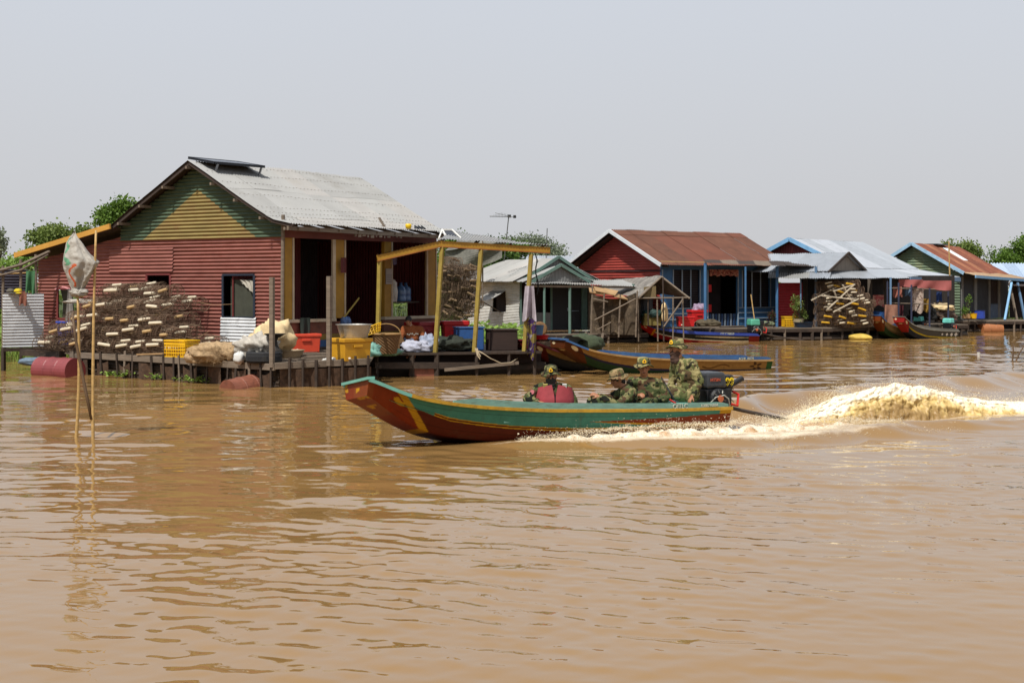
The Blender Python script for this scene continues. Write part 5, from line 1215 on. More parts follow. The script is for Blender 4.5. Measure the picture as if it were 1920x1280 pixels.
quadtin(mb, R1, R0, Q1(-.40, -.25, EZ1), Q1(-.45, LW+.4, EZ1-.02), seed=3); quadtin(mb, R0, R1, Q1(FW+.35, LW+.4, EZ1), Q1(FW+.35, -.25, EZ1), seed=4)
mb.add([R1, Q1(-.45, LW+.4, EZ1), Q1(FW+.35, LW+.4, EZ1)], [(0, 1, 2)]); mb.build('roof', TIN, h1)
def gable(A, Wd, Nd, t0, t1, zb, za, out, m, root, nm='gable_board', trim=None, tw=.10):
    mb = MB(); tm = (t0+t1)/2
    vcorr(mb, A+Nd*out, Wd, Nd, t0, t1, lambda u: (zb, max(zb+.002, za-(za-zb)*abs(u-tm)/((t1-t0)/2))), .12, .008, 5); o = mb.build(nm, m, root)
    if trim:
        for e in (t0-.1, t1+.1): mb = MB(); mb.beam(A+Wd*e+Nd*(out+.10)+V((0, 0, zb-.03)), A+Wd*tm+Nd*(out+.10)+V((0, 0, za+.09)), .06, tw); mb.build('gable_trim', trim, root)
    return o
gable(A1, W1, N1, 0, FW, EZ1, AZ1-.04, .15, GRYB, h1, trim=GTR)
gable(A1, W1, N1, .15, FW-.55, EZ1, 2.62, .75, GRYB, h1, trim=GTR)
mb = MB(); a = Q1(1.18, -.8, 2.66); b = Q1(1.18, .4, 2.66); quadtin(mb, b, a, Q1(-.25, -.8, 2.12), Q1(-.25, .4, 2.16), seed=5); quadtin(mb, a, b, Q1(2.5, .4, 2.16), Q1(2.5, -.8, 2.12), seed=6)
quadtin(mb, Q1(.2, -.6, 2.16), Q1(FW+1.2, -.2, 2.20), Q1(FW+1.25, -1.15, 1.98), Q1(-.35, -1.15, 2.06), seed=7); mb.build('porch_roof', TIN, h1)
def f1(t0, t1, z0, z1, m, nm, out=0., th=.06): return hexbox(t0, t1, z0, z1, A1, W1, N1, out, th).build(nm, m, h1)
f1(0, .07, B1, 2.1, GTR, 'pillar'); f1(1.18, 1.25, B1, 2.1, GTR, 'pillar'); f1(2.4, 2.62, B1, 2.1, GTR, 'pillar'); f1(2.66, 2.75, B1, 2.1, WOOD, 'pillar')
f1(.07, 1.18, B1, 1.05, GRYB, 'lower_panel', -.01); f1(.07, 1.18, 1.05, 2.1, DARK, 'window', -.5); f1(1.25, 2.4, B1, 2.1, mat('dark_grey_door', '25262a', .7, var=.3, stretch=(8, 8, 1)), 'door', -.06)
f1(1.85, 1.89, 1.1, 1.2, PALE, 'door_handle', -.03, .03); f1(1.9, 2.3, 1.09, 1.105, PALE, 'door_rail', -.03, .03)
for t, w_ in ((.45, .07), (1.42, .08), (FW+1.15, .08)): mb = MB(); mb.beam(Q1(t, -1.05, .25), Q1(t, -1.05, 2.05), w_, w_); mb.build('porch_post', GTR, h1)
mb = MB(); mb.beam(Q1(-.2, -1.08, 1.98), Q1(FW+1.2, -1.08, 1.93), .05, .07); mb.build('porch_beam', WOOD, h1)
mb = MB(); mb.grid(lambda u, v: Q1(FW, LW*u, B1+v*1.7), 2, 2); mb.grid(lambda u, v: Q1(FW*u, LW, B1+v*1.7), 2, 2); mb.build('rear_wall', DARK, h1)
dock('low grey dock in front of the small white house', Q1(-1.4, -1.3, 0), Q1(FW+1.6, -1.3, 0), 2.4, .33, 9)
# ---------- tin house with the twin roofs
W3 = V((.634, .773, 0)); N3 = V((.773, -.634, 0)); AP3 = V((11.46, 58., 3.91)); SLV = [mat('silver_tin', 'a3a8ae', .4, .35, var=.12, scale=1.2), mat('silver_tin_bright', 'acb0b6', .38, .35, var=.1), mat('silver_tin_dull', '979ca2', .45, .3, var=.15)]
LBL = mat('light_blue_trim', '6f9cc0', .55, var=.15); SKB = mat('steel_blue_fascia', '5c7a98', .5, var=.15)
h3 = thing('floating_house', 'long silver-roofed tin house with blue-trimmed gable and grey front gable', 'house', V((14, 57, .47)))
mb = MB(); a = AP3-W3*.3; b = AP3+W3*6.4; e = N3*4.25; zz = V((0, 0, -1.56))
quadtin(mb, a, b, b+N3*2.6+V((0, 0, -1.22)), a+N3*2.6+V((0, 0, -1.22)), panel=.8, seed=11); quadtin(mb, a+N3*2.55+V((0, 0, -1.24)), b+N3*2.55+V((0, 0, -1.24))+W3*.2, b+N3*4.3+zz+W3*.3, a+N3*4.2+zz, panel=.8, seed=12); mb.build('roof', SLV, h3)
mb = MB(); quadtin(mb, b, a, a-N3*2.6+V((0, 0, -1.2)), b-N3*2.6+V((0, 0, -1.2)), nm=1); mb.build('back_roof', UNDER, h3)
for s in (1, -1): mb = MB(); mb.beam(a-W3*.03+V((0, 0, -.03)), a-W3*.03+N3*s*2.6+V((0, 0, -1.24)), .05, .16); mb.build('verge_board', LBL, h3)
gable(V((AP3.x, AP3.y, 0))-N3*2.5, N3, -W3, 0, 5., 2.7, 3.82, .0, MAR, h3)
mb = MB(); mb.beam(a+N3*4.28+zz+W3*2+V((0, 0, -.1)), b+N3*4.32+zz+W3*.3+V((0, 0, -.1)), .05, .17); mb.build('fascia', SKB, h3)
# front wing
G3a = V((12.65, 54., 3.235)); u3 = V((.64, .77, 0)); n3 = V((.77, -.64, 0))
mb = MB(); k0 = G3a+n3*.15; k1 = G3a-n3*3.4
quadtin(mb, k1, k0, k0-u3*1.6+V((0, 0, -.72)), k1-u3*1.6+V((0, 0, -.72)), seed=13); quadtin(mb, k0, k1, k1+u3*1.6+V((0, 0, -.72)), k0+u3*1.6+V((0, 0, -.72)), seed=14)
quadtin(mb, P(1444, 500, 55.5), P(1560, 503, 53.2), P(1556, 522, 51.9), P(1440, 521, 53.0), seed=15); quadtin(mb, P(1540, 505, 53.3), P(1668, 506, 56.5), P(1707, 522, 54.8), P(1548, 522, 51.8), seed=16); mb.build('front_roof', [TIN[0], SLV[0], SLV[2]], h3)
gable(V((G3a.x, G3a.y, 0))-u3*1.45, u3, n3, 0, 2.9, 2.55, 3.18, 0, mat('grey_weathered_board', '7a736a', .8, var=.3, scale=3, stretch=(5, 5, 1)), h3)
for s in (1, -1): mb = MB(); mb.beam(k0+V((0, 0, .0)), k0+u3*s*1.62+V((0, 0, -.74)), .05, .09); mb.build('verge_board', WOODD, h3)
mb = MB(); hcorr(mb, XY(1458, 54.0), (XY(1504, 53.6)-XY(1458, 54.0)).normalized(), V((0, -1, 0)), .47, 2.1, lambda z: [(0, .95)], .10, .014, 5); mb.build('red_wall', mat('crimson_tin', '98202a', .55, var=.15), h3)
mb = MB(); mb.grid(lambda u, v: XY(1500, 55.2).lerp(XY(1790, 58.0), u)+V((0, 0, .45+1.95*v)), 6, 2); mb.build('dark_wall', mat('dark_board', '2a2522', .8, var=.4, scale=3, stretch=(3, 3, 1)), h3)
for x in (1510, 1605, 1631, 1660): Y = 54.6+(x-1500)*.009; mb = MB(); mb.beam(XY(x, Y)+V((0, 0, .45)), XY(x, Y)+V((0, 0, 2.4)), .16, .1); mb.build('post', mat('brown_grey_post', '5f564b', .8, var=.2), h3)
for x, w_, Y, ht in ((1670, .07, 53.9, 2.3), (1501.5, .05, 52.8, 2.2)): mb = MB(); mb.beam(XY(x, Y)+V((0, 0, .4)), XY(x, Y)+V((0, 0, ht)), w_, w_); mb.build('porch_post', SKB, h3)
dock('dark dock under the tin house with the trap stack', XY(1545, 52.2), XY(1815, 56.5), 3.2, .46, 12)
# ---------- green house with the rusty roof
A4 = XY(1800, 61.5); W4 = V((.6, .8, 0)); G4 = V((-.8, .6, 0)); N4 = -G4; B4 = .5
def Q4(t, s, z): return A4+W4*t+G4*s+V((0, 0, z))
h4 = thing('floating_house', 'sage green tin house with streaked rusty roof at the far right', 'house', Q4(0, 0, B4))
mb = MB()
def sp4(z):
    if z < 2.5: return [(0, 2.9)]
    if z > 3.72: return []
    r = 2.05*(z-2.5)/1.25; l = 2.9 if z < 3.2 else 2.05+.85*(3.75-z)/.55
    return [(r, l)]
hcorr(mb, A4, G4, -W4, B4, 3.7, sp4, .12, .015, 5, .4, .02); mb.build('side_wall', mat('sage_green_tin', '5d6f58', .6, var=.25, scale=1.5, dirt=('7d7d58', .5, .8, 1.5)), h4)
RST4 = [mat('streaked_rust', '7b4630', .7, var=.3, scale=1.5, stretch=(3, 3, .4), dirt=('a07456', .55, .75, 2)), mat('streaked_rust_dark', '6e3c29', .7, var=.3, scale=1.5, dirt=('8e6048', .55, .8, 2)), mat('streaked_rust_pale', '8b5a3f', .7, var=.3, scale=1.5, dirt=('6b3b28', .5, .8, 2))]
a = Q4(-.3, 2.05, 3.86); b = Q4(5.7, 2.05, 3.82)
mb = MB(); quadtin(mb, a, b, Q4(5.9, -.25, 2.50), Q4(-.3, -.25, 2.56), panel=.7, seed=21)
mb.cur = 0; mb.build('roof', RST4, h4)
mb = MB(); quadtin(mb, Q4(-.3, -.22, 2.57), Q4(6.2, -.22, 2.50), Q4(7.0, -.9, 2.26), Q4(-.2, -.75, 2.42), seed=22, nm=1); mb.build('eave_roof', [mat('tan_tin', '9c8266', .6, var=.2)], h4)
mb = MB(); quadtin(mb, b, a, Q4(-.3, 3.05, 3.28), Q4(5.7, 3.05, 3.28), nm=1); mb.build('back_roof', UNDER, h4)
mb = MB(); c1 = Q4(2.7, 1.75, 3.70); c2 = Q4(3.3, 1.75, 3.70); c4 = Q4(2.6, .75, 3.12); c3_ = Q4(3.2, .75, 3.12); quadtin(mb, c1, c2, c3_, c4, nm=1, sag=0); mb.build('pale_sheet', WTR, h4)
tag(simple('solar_panel', 'dark panel lying on the ridge of the rusty roof', 'solar panel', hexbox(2.2, 3.6, 3.84, 3.89, A4+G4*2.05, W4, N4, .25, .6), PAN))
for e, z0_, z1_ in ((-.28, 3.84, 2.52), (3.05, 3.84, 3.24)): mb = MB(); mb.beam(Q4(-.32, 2.05, z0_), Q4(-.32, e, z1_), .05, .14); mb.build('verge_board', mat('pale_blue_board', '8fb0c8', .5), h4)
mb = MB(); mb.beam(Q4(-.3, -.78, 2.38), Q4(6.9, -.92, 2.22), .05, .12); mb.build('fascia', LBL, h4)
mb = MB(); mb.grid(lambda u, v: Q4(6.5*u, .0, B4+2.0*v), 2, 2); mb.build('front_wall', mat('dark_slate_board', '2c2e33', .8, var=.3), h4)
for t0, t1 in ((.1, .3), (1.7, 2.05), (3.6, 3.85), (4.9, 5.2)): hexbox(t0, t1, B4, 2.4, A4, W4, N4, .05, .06).build('pillar', mat('grey_pillar', '6a6a68', .7), h4)
hexbox(3.85, 5.3, B4, 1.15, A4, W4, N4, .04, .05).build('lower_panel', mat('slate_blue_panel', '4d5e74', .7), h4); hexbox(4.0, 4.9, 1.2, 2.2, A4, W4, N4, .012, .02).build('window', DARK, h4)
mb = MB(); mb.beam(P(1884, 600, 61.8), P(1897, 530, 63.0), .09, .09); mb.build('porch_post', LBL, h4)
mb = MB(); mb.tube([P(1783, 600, 58.5), P(1779, 452, 58.5)], .03, 6); simple('bamboo_pole', 'thin tall bamboo pole before the green house and rusty roof', 'pole', mb, BAMB)
dock('dark floating dock below the green house at the right edge', XY(1792, 61.0), XY(1960, 61.9), 3.5, .48, 10)
h5 = thing('floating_house', 'pale blue tin roofed house at the far right edge', 'house', XY(1935, 68)+V((0, 0, .5)))
mb = MB(); quadtin(mb, P(1857, 493, 71), P(1990, 494, 73), P(2010, 524, 69.5), P(1878, 519, 68), panel=.8, seed=31, nm=2, pitch=.2, amp=.03); mb.build('roof', [mat('pale_blue_tin', 'a9b9cc', .45, .2, var=.1), mat('pale_blue_tin_dark', '9aabc0', .45, .2, var=.1)], h5)
mb = MB(); mb.grid(lambda u, v: XY(1893, 66).lerp(XY(2000, 67), u)+V((0, 0, .5+1.7*v)), 3, 3); mb.build('dark_wall', DARK, h5)
for x in (1903, 1918): mb = MB(); mb.beam(P(x-10, 530, 64), P(x+4, 601, 63.5), .08, .08); mb.build('strut', SKB if x > 1910 else WOOD, h5)
mb = MB(); quadtin(mb, P(1888, 531, 66), P(1990, 533, 67), P(1990, 537, 64), P(1888, 535, 63.6), nm=1); mb.build('awning', UNDER, h5)
h6 = thing('floating_house', 'distant house showing only its bright tin roof above the white house', 'house', XY(1010, 64)+V((0, 0, .5)))
mb = MB(); quadtin(mb, P(950, 478.5, 66), P(1075, 480, 66), P(1085, 492, 63.5), P(940, 492, 63.5), panel=.8, seed=41); mb.build('roof', SLV, h6)
mb = MB(); mb.box(XY(1010, 65.5), 3.2, 2, 2.9, 0); mb.build('wall', UNDER, h6)
for x in (949, 953): mb = MB(); mb.beam(P(948, 478, 65.8), P(948+ (6 if x > 950 else -7), 492, 63.6), .06, .10); mb.build('verge_board', WTR, h6)

# ---------- tarpaulin shed and net pen between the white and the blue-fronted house
shed = thing('tarpaulin_shed', 'open pole shed with drooping grey tarpaulin roof beside the blue-fronted house', 'shed', P(1240, 612, 49.6))
TARP = mat('grey_tarpaulin', '6d6862', .75, var=.3, scale=3, dirt=('9a958c', .5, .75, 6), bump=.6, bscale=20)
mb = MB(); pa, pb_, pc, pd = P(1143, 524, 53.2), P(1240, 517, 49.7), P(1196, 557, 48.9), P(1105, 545, 52.0)
mb.grid(lambda u, v: pa.lerp(pb_, u).lerp(pd.lerp(pc, u), v)+V((0, 0, -.14*math.sin(v*PI)*(.6+.4*math.sin(u*5))+.05*NZ.noise(V((u*6, v*6, 1))))), 24, 12)
pe, pf = P(1293, 557, 49.2), P(1215, 549, 53)
mb.grid(lambda u, v: pa.lerp(pb_, u).lerp(pf.lerp(pe, u), v)+V((0, 0, -.05*math.sin(v*PI)+.04*NZ.noise(V((u*6, v*6, 5))))), 20, 10); mb.build('tarpaulin', TARP, shed, smooth=True)
for a, b in ((pb_, pe), (pb_, pc)): mb = MB(); mb.tube([a-V((0, .05, .03)), b-V((0, .05, .05))], .035, 6); mb.build('rafter', WOOD, shed)
mb = MB(); mb.tube([P(1196, 559, 49), P(1294, 558, 49.2)], .03, 6); mb.build('tie_pole', WOOD, shed)
for x, y, y2 in ((1196, 557, 640), (1232, 560, 640), (1243, 520, 640), (1262, 557, 640), (1280, 557, 635), (1215, 560, 610)): mb = MB(); Y = 49.1; mb.tube([P(x+rnd(-2, 2), y2, Y), P(x, y, Y)], .028, 6); mb.build('pole', WOODD if x % 2 else WOOD, shed)
mb = MB(); mb.tube([P(1245, 612, 48.9), P(1280, 562, 49)], .03, 6); mb.build('brace', WOOD, shed)
mb = MB(); mb.hexa([P(1207, 560, 49.3), P(1230, 560, 49.3), P(1230, 560, 49.5), P(1207, 560, 49.5), P(1207, 538, 49.3), P(1230, 536, 49.3), P(1230, 536, 49.5), P(1207, 538, 49.5)]); mb.build('woven_panel', mat('woven_mat', '6b5c3e', .85, var=.3, scale=20), shed)
pen = thing('net_pen', 'brown netting pen with broken boards on top, right of the white house', 'fish pen', P(1150, 625, 49.5))
penm = mat('brown_net_sheet', '4a3f32', .95, var=.5, scale=5, dirt=('756651', .52, .72, 9), bump=.6, bscale=40)
mb = MB(); q0, q1, q2 = XY(1106, 49.6), XY(1192, 48.9), XY(1215, 51.5)
for a, b, sd in ((q0, q1, 1), (q1, q2, 2)):
    n = V((0, -1, 0)); mb.grid(lambda u, v: a.lerp(b, u)+V((0, 0, .3+1.45*v-.22*v*math.sin(u*PI)))+n*(.10*NZ.noise(V((u*4, v*3, sd)))+.05*math.sin(u*16)), 26, 14)
mb.build('netting', penm, pen, smooth=True)
for x, y in ((1108, 535), (1130, 548), (1160, 552), (1192, 545)): mb = MB(); mb.tube([P(x, 632, 48.8), P(x+3, y, 48.8)], .03, 6); mb.build('pole', WOOD, pen)
mb = MB(); mb.tube([P(1112, 560, 48.6), P(1140, 566, 48.6)], .02, 5); mb.tube([P(1115, 600, 48.5), P(1192, 560, 48.5)], .025, 5); mb.tube([P(1120, 618, 48.5), P(1146, 604, 48.5)], .02, 5); mb.build('cross_stick', WOOD, pen)
for q, (x, y, a) in enumerate(((1128, 545, .1), (1143, 548, -.3), (1160, 556, .35), (1118, 547, .0))): mb = MB(); mb.box(P(x, y, 49), .5, .5, .03, a, tilt=(.3, .2)); mb.build('broken_board', mat('pale_board', '9a7b55', .8), pen)
# ---------- odds and ends
def pot(label, c, r, h, m, name='bucket', cat='bucket', tp=.8): mb = MB(); mb.lathe([(.001, 0), (r*tp, 0), (r, h*.95), (r*1.06, h), (r*.95, h), (r*.9, h*.6), (.001, h*.6)], c, 18, cap=False); return simple(name, label, cat, mb, m)
drumm = mat('black_plastic_tank', '25282d', .5, var=.2)
pot('black plastic water tank in the shade under the tarpaulin shed', P(1207, 594, 50.2), .32, .85, drumm, 'water_tank', 'tank', 1.)
cooler('red cooler box at the front of the blue house dock', P(1285, 612, 50.4), .62, .4, .36, .15, REDB)
cooler('taller bright red cooler box behind, topped with laundry', P(1307, 608, 51.0), .62, .45, .52, .3, REDB)
heap('purple and white laundry bundle on the taller red cooler', P(1311, 580, 51.0), (.26, .2, .20), mat('purple_grey_laundry', '8b7b90', .85, var=.4, scale=9), 91., .4)
heap('camouflage-brown sack lying on the blue house dock', P(1328, 607, 50.6), (.42, .25, .17), mat('brown_green_sack', '4d4534', .85, var=.5, scale=7), 93., .35, 'sack', 'sack')
mb = MB(); mb.box(P(1221, 610, 49.6), .6, .4, .42, .2); simple('crate', 'olive wooden crate under the tarpaulin shed', 'crate', mb, mat('olive_board', '6f6536', .8, var=.3), bevel=.01)
heap('dark green tarpaulin lump on top of the olive crate', P(1224, 590, 49.6), (.40, .28, .18), mat('bottle_green_tarp', '1f3a35', .7, var=.3), 95., .35, 'tarpaulin', 'tarpaulin')
heap('cream cloth bundle hung on the shed pole over the crate', P(1246, 590, 49.4), (.12, .12, .42), SACK, 97., .25, 'cloth_bundle', 'cloth')
crate('yellow open box beside the potted bush on the blue house dock', P(1482, 612, 52.8), .55, .4, .36, .1, YCR)
pot('cream flower pot of the bush on the dock', P(1497, 612, 52.5), .2, .3, mat('cream_pot', 'a89878', .7), 'flower_pot', 'pot')
pot('blue plant tub below the dock-side bush', P(1507, 614, 52.2), .36, .2, mat('navy_tub', '1d2f45', .5), 'plant_tub', 'tub')
mb = MB(); mb.tube([P(1415, 602, 51.6), P(1408, 552, 51.8)], .02, 5); simple('broom_stick', 'thin pale stick leaning at the right barred window', 'stick', mb, BAMB)
heap('pale vegetables in a low tray by the blue pillar', P(1434, 607, 51.9), (.32, .16, .09), mat('pale_greens', '6a7358', .8, var=.5, scale=12), 99., .5, 'produce_tray', 'produce')
pot('blue plastic barrel beside the trap stack under the tin house', P(1647, 606, 54.4), .24, .46, BLUB, 'barrel', 'barrel', 1.)
cloth('pink and cream square cloth hung behind the blue barrel', P(1647, 553, 54.7), .42, .42, camo_mat('pink_cream_cloth', [('b5625c', 0), ('c79a84', .55)], 5), 1., .03)
cloth('large faded pink canopy cloth strung at the front of the laundry', P(1752, 526, 55.0), 1.3, .36, mat('faded_pink_cloth', '8f4f4c', .9, var=.15), 2., .05)
cloth('second faded pink canopy cloth sagging on the left of the first', P(1708, 524, 54.6), .95, .27, mat('faded_pink_cloth', '8f4f4c', .9), 5., .05)
cloth('brown checked cloth hanging in the middle of the laundry', P(1720, 540, 54.8), .48, .92, camo_mat('checked_cloth', [('a5968a', 0), ('6b564c', .55)], 14), 3., .04)
cloth('salmon brown towel draped at the left end of the laundry', P(1671, 571, 53.8), .48, .85, mat('salmon_towel', '8e6552', .9, var=.25, scale=6), 4., .06, taper=1.15)
cloth('salmon cloth square hung at the upper left of the laundry', P(1683, 537, 54.5), .34, .4, mat('salmon_cloth', '9a5f50', .9), 6., .03)
cloth('dark blue shirt hanging on the right of the laundry', P(1761, 547, 55.3), .2, .36, mat('dark_blue_cloth', '1e3566', .9), 7., .03, name='shirt', cat='shirt')
cloth('pale blue cloth beside the upper salmon cloth', P(1702, 537, 54.9), .22, .36, mat('pale_blue_cloth', '5f7790', .9), 8., .03)
cloth('mustard cloth low in the laundry beside the checked cloth', P(1735, 560, 55.1), .26, .5, mat('mustard_cloth', '8a6a26', .9), 9., .03)
cloth('dark red cloth hanging between the towel and the checked cloth', P(1690, 572, 54.6), .16, .75, mat('dark_red_cloth', '4d1d24', .9), 3., .03)
rk = thing('drying_rack', 'blue-grey pole rack carrying the laundry beside the moored boats', 'rack', P(1725, 610, 54.5))
for x, y in ((1664, 527), (1685, 530), (1709, 534), (1743, 540), (1778, 546)): mb = MB(); Y = 54.0+(x-1664)*.012; mb.beam(P(x, 614, Y), P(x, y, Y), .06, .06); mb.build('pole', mat('indigo_post', '2b2f45', .6), rk)
for y in (540, 568): mb = MB(); mb.tube([P(1662, y, 54.1), P(1782, y+3, 55.4)], .025, 6); mb.build('cross_pole', WOOD, rk)
heap('cream bundle of sacking on top of the dark heap', P(1766, 578, 56.0), (.45, .3, .18), SACK, 103., .4, 'sack', 'sack')
heap('large dark heap of nets under the laundry', P(1730, 590, 55.6), (.55, .4, .38), mat('black_net', '1b1917', .95, var=.4), 105., .4, 'net_heap', 'net')
heap('brown rubbish heap below the cream bundle', P(1772, 597, 55.8), (.42, .3, .26), mat('brown_refuse', '554438', .9, var=.5, scale=8), 107., .5, 'net_heap', 'net')
pot('bright yellow bucket on the dock of the green house', P(1825, 597, 60.8), .16, .22, YCR)
pot('royal blue barrel on its side of the green house dock', P(1837, 597, 61.2), .22, .34, mat('royal_blue_plastic', '26409a', .5), 'barrel', 'barrel', 1.)
mb = MB(); mb.box(P(1811, 597, 60.6), .26, .25, .2, .2); simple('box', 'small tan box beside the yellow bucket', 'box', mb, mat('pale_board', '9a7b55', .8), bevel=.01)
mb = MB(); mb.blob(P(1613, 633, 52.6), (.44, .3, .15), .18, 2, 4., 24, flat=-.12); simple('foam_float', 'yellow and white foam block floating below the trap stack', 'float', mb, mat('yellow_white_foam', 'c7a94c', .7, var=.4, scale=3), smooth=True)
mb = MB(); mb.lathe([(.035, 0), (.05, .12), (.048, .12), (.034, .01)], PZ(1835, 667, 0)-V((0, 0, .02)), 14); simple('cup', 'white plastic cup floating on the open water at right', 'cup', mb, WPL)
for q, (x0, y0, x1, y1, lab) in enumerate(((1897, 676, 1899, 642, 'upright thin stick poking from the river at the right edge'), (1899, 675, 1922, 645, 'slanting branch poking from the river at the right edge'))):
    a = PZ(x0, y0, 0); mb = MB(); mb.tube([a-V((0, 0, .2)), P((x0+x1)/2+2, (y0+y1)/2, a.y), P(x1, y1, a.y)], [.022, .02, .012], 6); simple('stick', lab, 'stick', mb, dst)
# small boat wreck with a green net beside the porch
sb = thing('small_boat', 'small blue wooden boat end covered by a green net left of the tan boat', 'boat', P(1085, 665, 35.5))
mb = MB(); a, b = P(1050, 640, 34.9), P(1122, 668, 37.5)
mb.grid(lambda u, v: P(1046+40*u+(38-16*u)*v, 668-40*math.sin(min(1, v+.25)*PI*.62)*(1-.2*u)+4*u, 34.6+1.8*u), 12, 14); mb.build('hull', mat('faded_blue_hull', '4d6b93', .55, var=.2), sb, smooth=True)
mb = MB(); mb.blob(P(1092, 646, 36.3), (.55, .4, .26), .25, 2, 8., 30, flat=-.2); mb.blob(P(1075, 640, 36.4), (.4, .3, .14), .3, 2, 9., 24); mb.build('net_cover', mat('olive_green_net', '3b4430', .95, var=.35, scale=14, bump=.6, bscale=40), sb, smooth=True)
bk = thing('wooden_bracket', 'grey wooden engine bracket standing behind the green net', 'bracket', P(1115, 657, 36.8))
mb = MB(); mb.beam(P(1101, 655, 36.8), P(1099, 622, 36.8), .06, .05); mb.beam(P(1126, 648, 36.9), P(1131, 624, 36.9), .06, .05); mb.build('upright', WOOD, bk)
mb = MB(); mb.beam(P(1101, 627, 36.8), P(1123, 645, 36.8), .05, .12); mb.build('brace', WOOD, bk); mb = MB(); mb.beam(P(1105, 650, 36.8), P(1131, 650, 36.9), .04, .18); mb.build('board', WOOD, bk)
heap('brown tangle of ropes and net in the maroon boat', P(1012, 653, 33.8), (.38, .25, .13), mat('brown_rope_tangle', '5d4630', .95, var=.5, scale=14, bump=.8, bscale=40), 111., .6, 'net_heap', 'net')
heap('pale tan sacking laid behind the brown tangle', P(1028, 648, 34.6), (.42, .25, .10), SACK, 113., .5, 'sack', 'sack')
basin('bright red round basin at the stern side of the porch', P(1013, 636, 34.6), .22, .11, REDB)
basin('pink plastic basin in the maroon boat', P(1026, 667, 34.0), .2, .07, mat('pink_plastic', 'b5606c', .5))
pot('blue-grey bucket at the right end of the porch', P(1006, 630, 34.8), .18, .27, mat('slate_blue_plastic', '4a6880', .5))
mb = MB(); mb.blob(P(999, 632, 33.6), (.07, .07, .16), .1, 2, 3., 16); simple('bottle', 'sky blue plastic bottle hanging by the patterned cloth', 'bottle', mb, mat('sky_blue_plastic', '4f93bd', .4), smooth=True)
mb = MB(); mb.lathe([(.22, 0), (.25, .06), (.2, .12), (.001, .14)], P(1012, 617, 47.6), 18, V((.2, -1, .2))); simple('round_basket', 'round winnowing basket leaning at the white house front', 'basket', mb, mat('brown_wicker', '6e5233', .8))
# aerials
an = thing('tv_aerial', 'television aerial on a tall thin mast behind the white house', 'aerial', P(948, 485, 50)); STL = mat('aerial_steel', '5e5e5c', .5, .5)
mb = MB(); mb.tube([P(945, 490, 50), P(954, 404, 50)], .02, 6); mb.build('mast', STL, an)
mb = MB(); mb.tube([P(918, 405.5, 50.3), P(968, 407, 49.8)], .012, 5); mb.tube([P(928, 399, 50.2), P(955, 406, 50)], .007, 4); mb.build('boom', STL, an)
for q in range(14):
    f = q/13; mb = MB(); x = 920+36*f; hgt = 3+ (10*(1-abs(f-.55)*1.6) if .1 < f < .95 else 0)
    mb.tube([P(x, 406+2, 50.25-.4*f)+V((.0, -.22, 0)), P(x+.5, 406-hgt*.6, 50.25-.4*f)+V((0, .22, 0))], .006, 4); mb.build('element', STL, an)
mb = MB(); mb.box(P(955, 408, 50), .12, .06, .1, 0); mb.box(P(965, 409, 49.8), .10, .05, .1, 0); mb.build('dipole_box', MATS['black_cable'], an)
mb = MB(); mb.tube([P(1024, 490, 56), P(1026, 428, 56)], .018, 5); simple('pole', 'thin bare mast against the far grey tree', 'pole', mb, STL)
# shade net behind the porch, second and third stacks of traps
sn = thing('shade_net', 'sagging grey shade net on sticks behind the porch', 'net', P(895, 480, 46))
mb = MB(); a, b, c, d = P(862, 447, 47.5), P(960, 450, 47), P(952, 452, 45), P(834, 470, 45.5)
mb.grid(lambda u, v: a.lerp(b, u).lerp(d.lerp(c, u), v)+V((0, 0, -.28*math.sin(u*PI)*math.sin(v*PI)+.05*NZ.noise(V((u*5, v*5, 1))))), 18, 10); mb.grid(lambda u, v: d.lerp(c, u*.9)-V((0, 0, (1.0-.5*u)*v))+V((.05*math.sin(u*9), .1*math.sin(v*4+u*6), 0)), 16, 10); mb.build('netting', mat('grey_shade_net', '62615a', .9, var=.3, scale=5, dirt=('8a887e', .5, .8, 4)), sn)
for x, y in ((860, 505), (872, 505), (905, 505)): mb = MB(); mb.tube([P(x, 560, 45.6), P(x, 447+(10 if x < 900 else 3), 45.6)], .025, 5); mb.build('stick_post', WOOD, sn)
G_B = 'fish traps stacked behind the porch'
tB = make_trap('brown fish trap in the pile between the porch and the white house', WIRE2, mat('dull_tan_float', '77624a', .8), G_B, seed=21)
first = True
for lay in range(7):
    for s in range(4):
        for dep in range(2):
            if lay == 6 and s != 1: continue
            o = tB if first else copy_tree(tB); first = False
            o.location = P(826+s*17+rnd(-3, 3)+(lay % 2)*5, 592, 42.5+dep*.45)+V((0, 0, .1+lay*.25+rnd(-.03, .03))); o.rotation_euler = (rnd(-1.2, 1.2), rnd(-.3, .3), rnd(-1.2, .8))
GC = 'fish traps stacked by the tin house'
tC = [make_trap('fish trap with a yellow float in the stack below the grey front gable', WIRE, FLY, GC, L=.8, r=.20, seed=31), make_trap('fish trap with a white float in the stack below the grey front gable', WIRE2, FLW, GC, L=.8, r=.20, seed=32)]; uC = [0, 0]
rt = random.Random(8)
for lay in range(7):
    for s in range(4):
        for dep in range(2):
            x = 1548+s*21+(lay % 2)*6+rt.uniform(-4, 4); lim = float(np.interp(x, [1530, 1545, 1590, 1615, 1640], [5.5, 6.6, 6.4, 4.6, 2.6]))
            if lay > lim: continue
            k = rt.randrange(2); o = tC[k] if not uC[k] else copy_tree(tC[k]); uC[k] += 1
            o.location = P(x, 613, 53.0-dep*.45+s*.1)+V((0, 0, .14+lay*.235)); o.rotation_euler = (rt.uniform(-.3, .3), rt.uniform(-.12, .12), rt.uniform(-.1, .4))
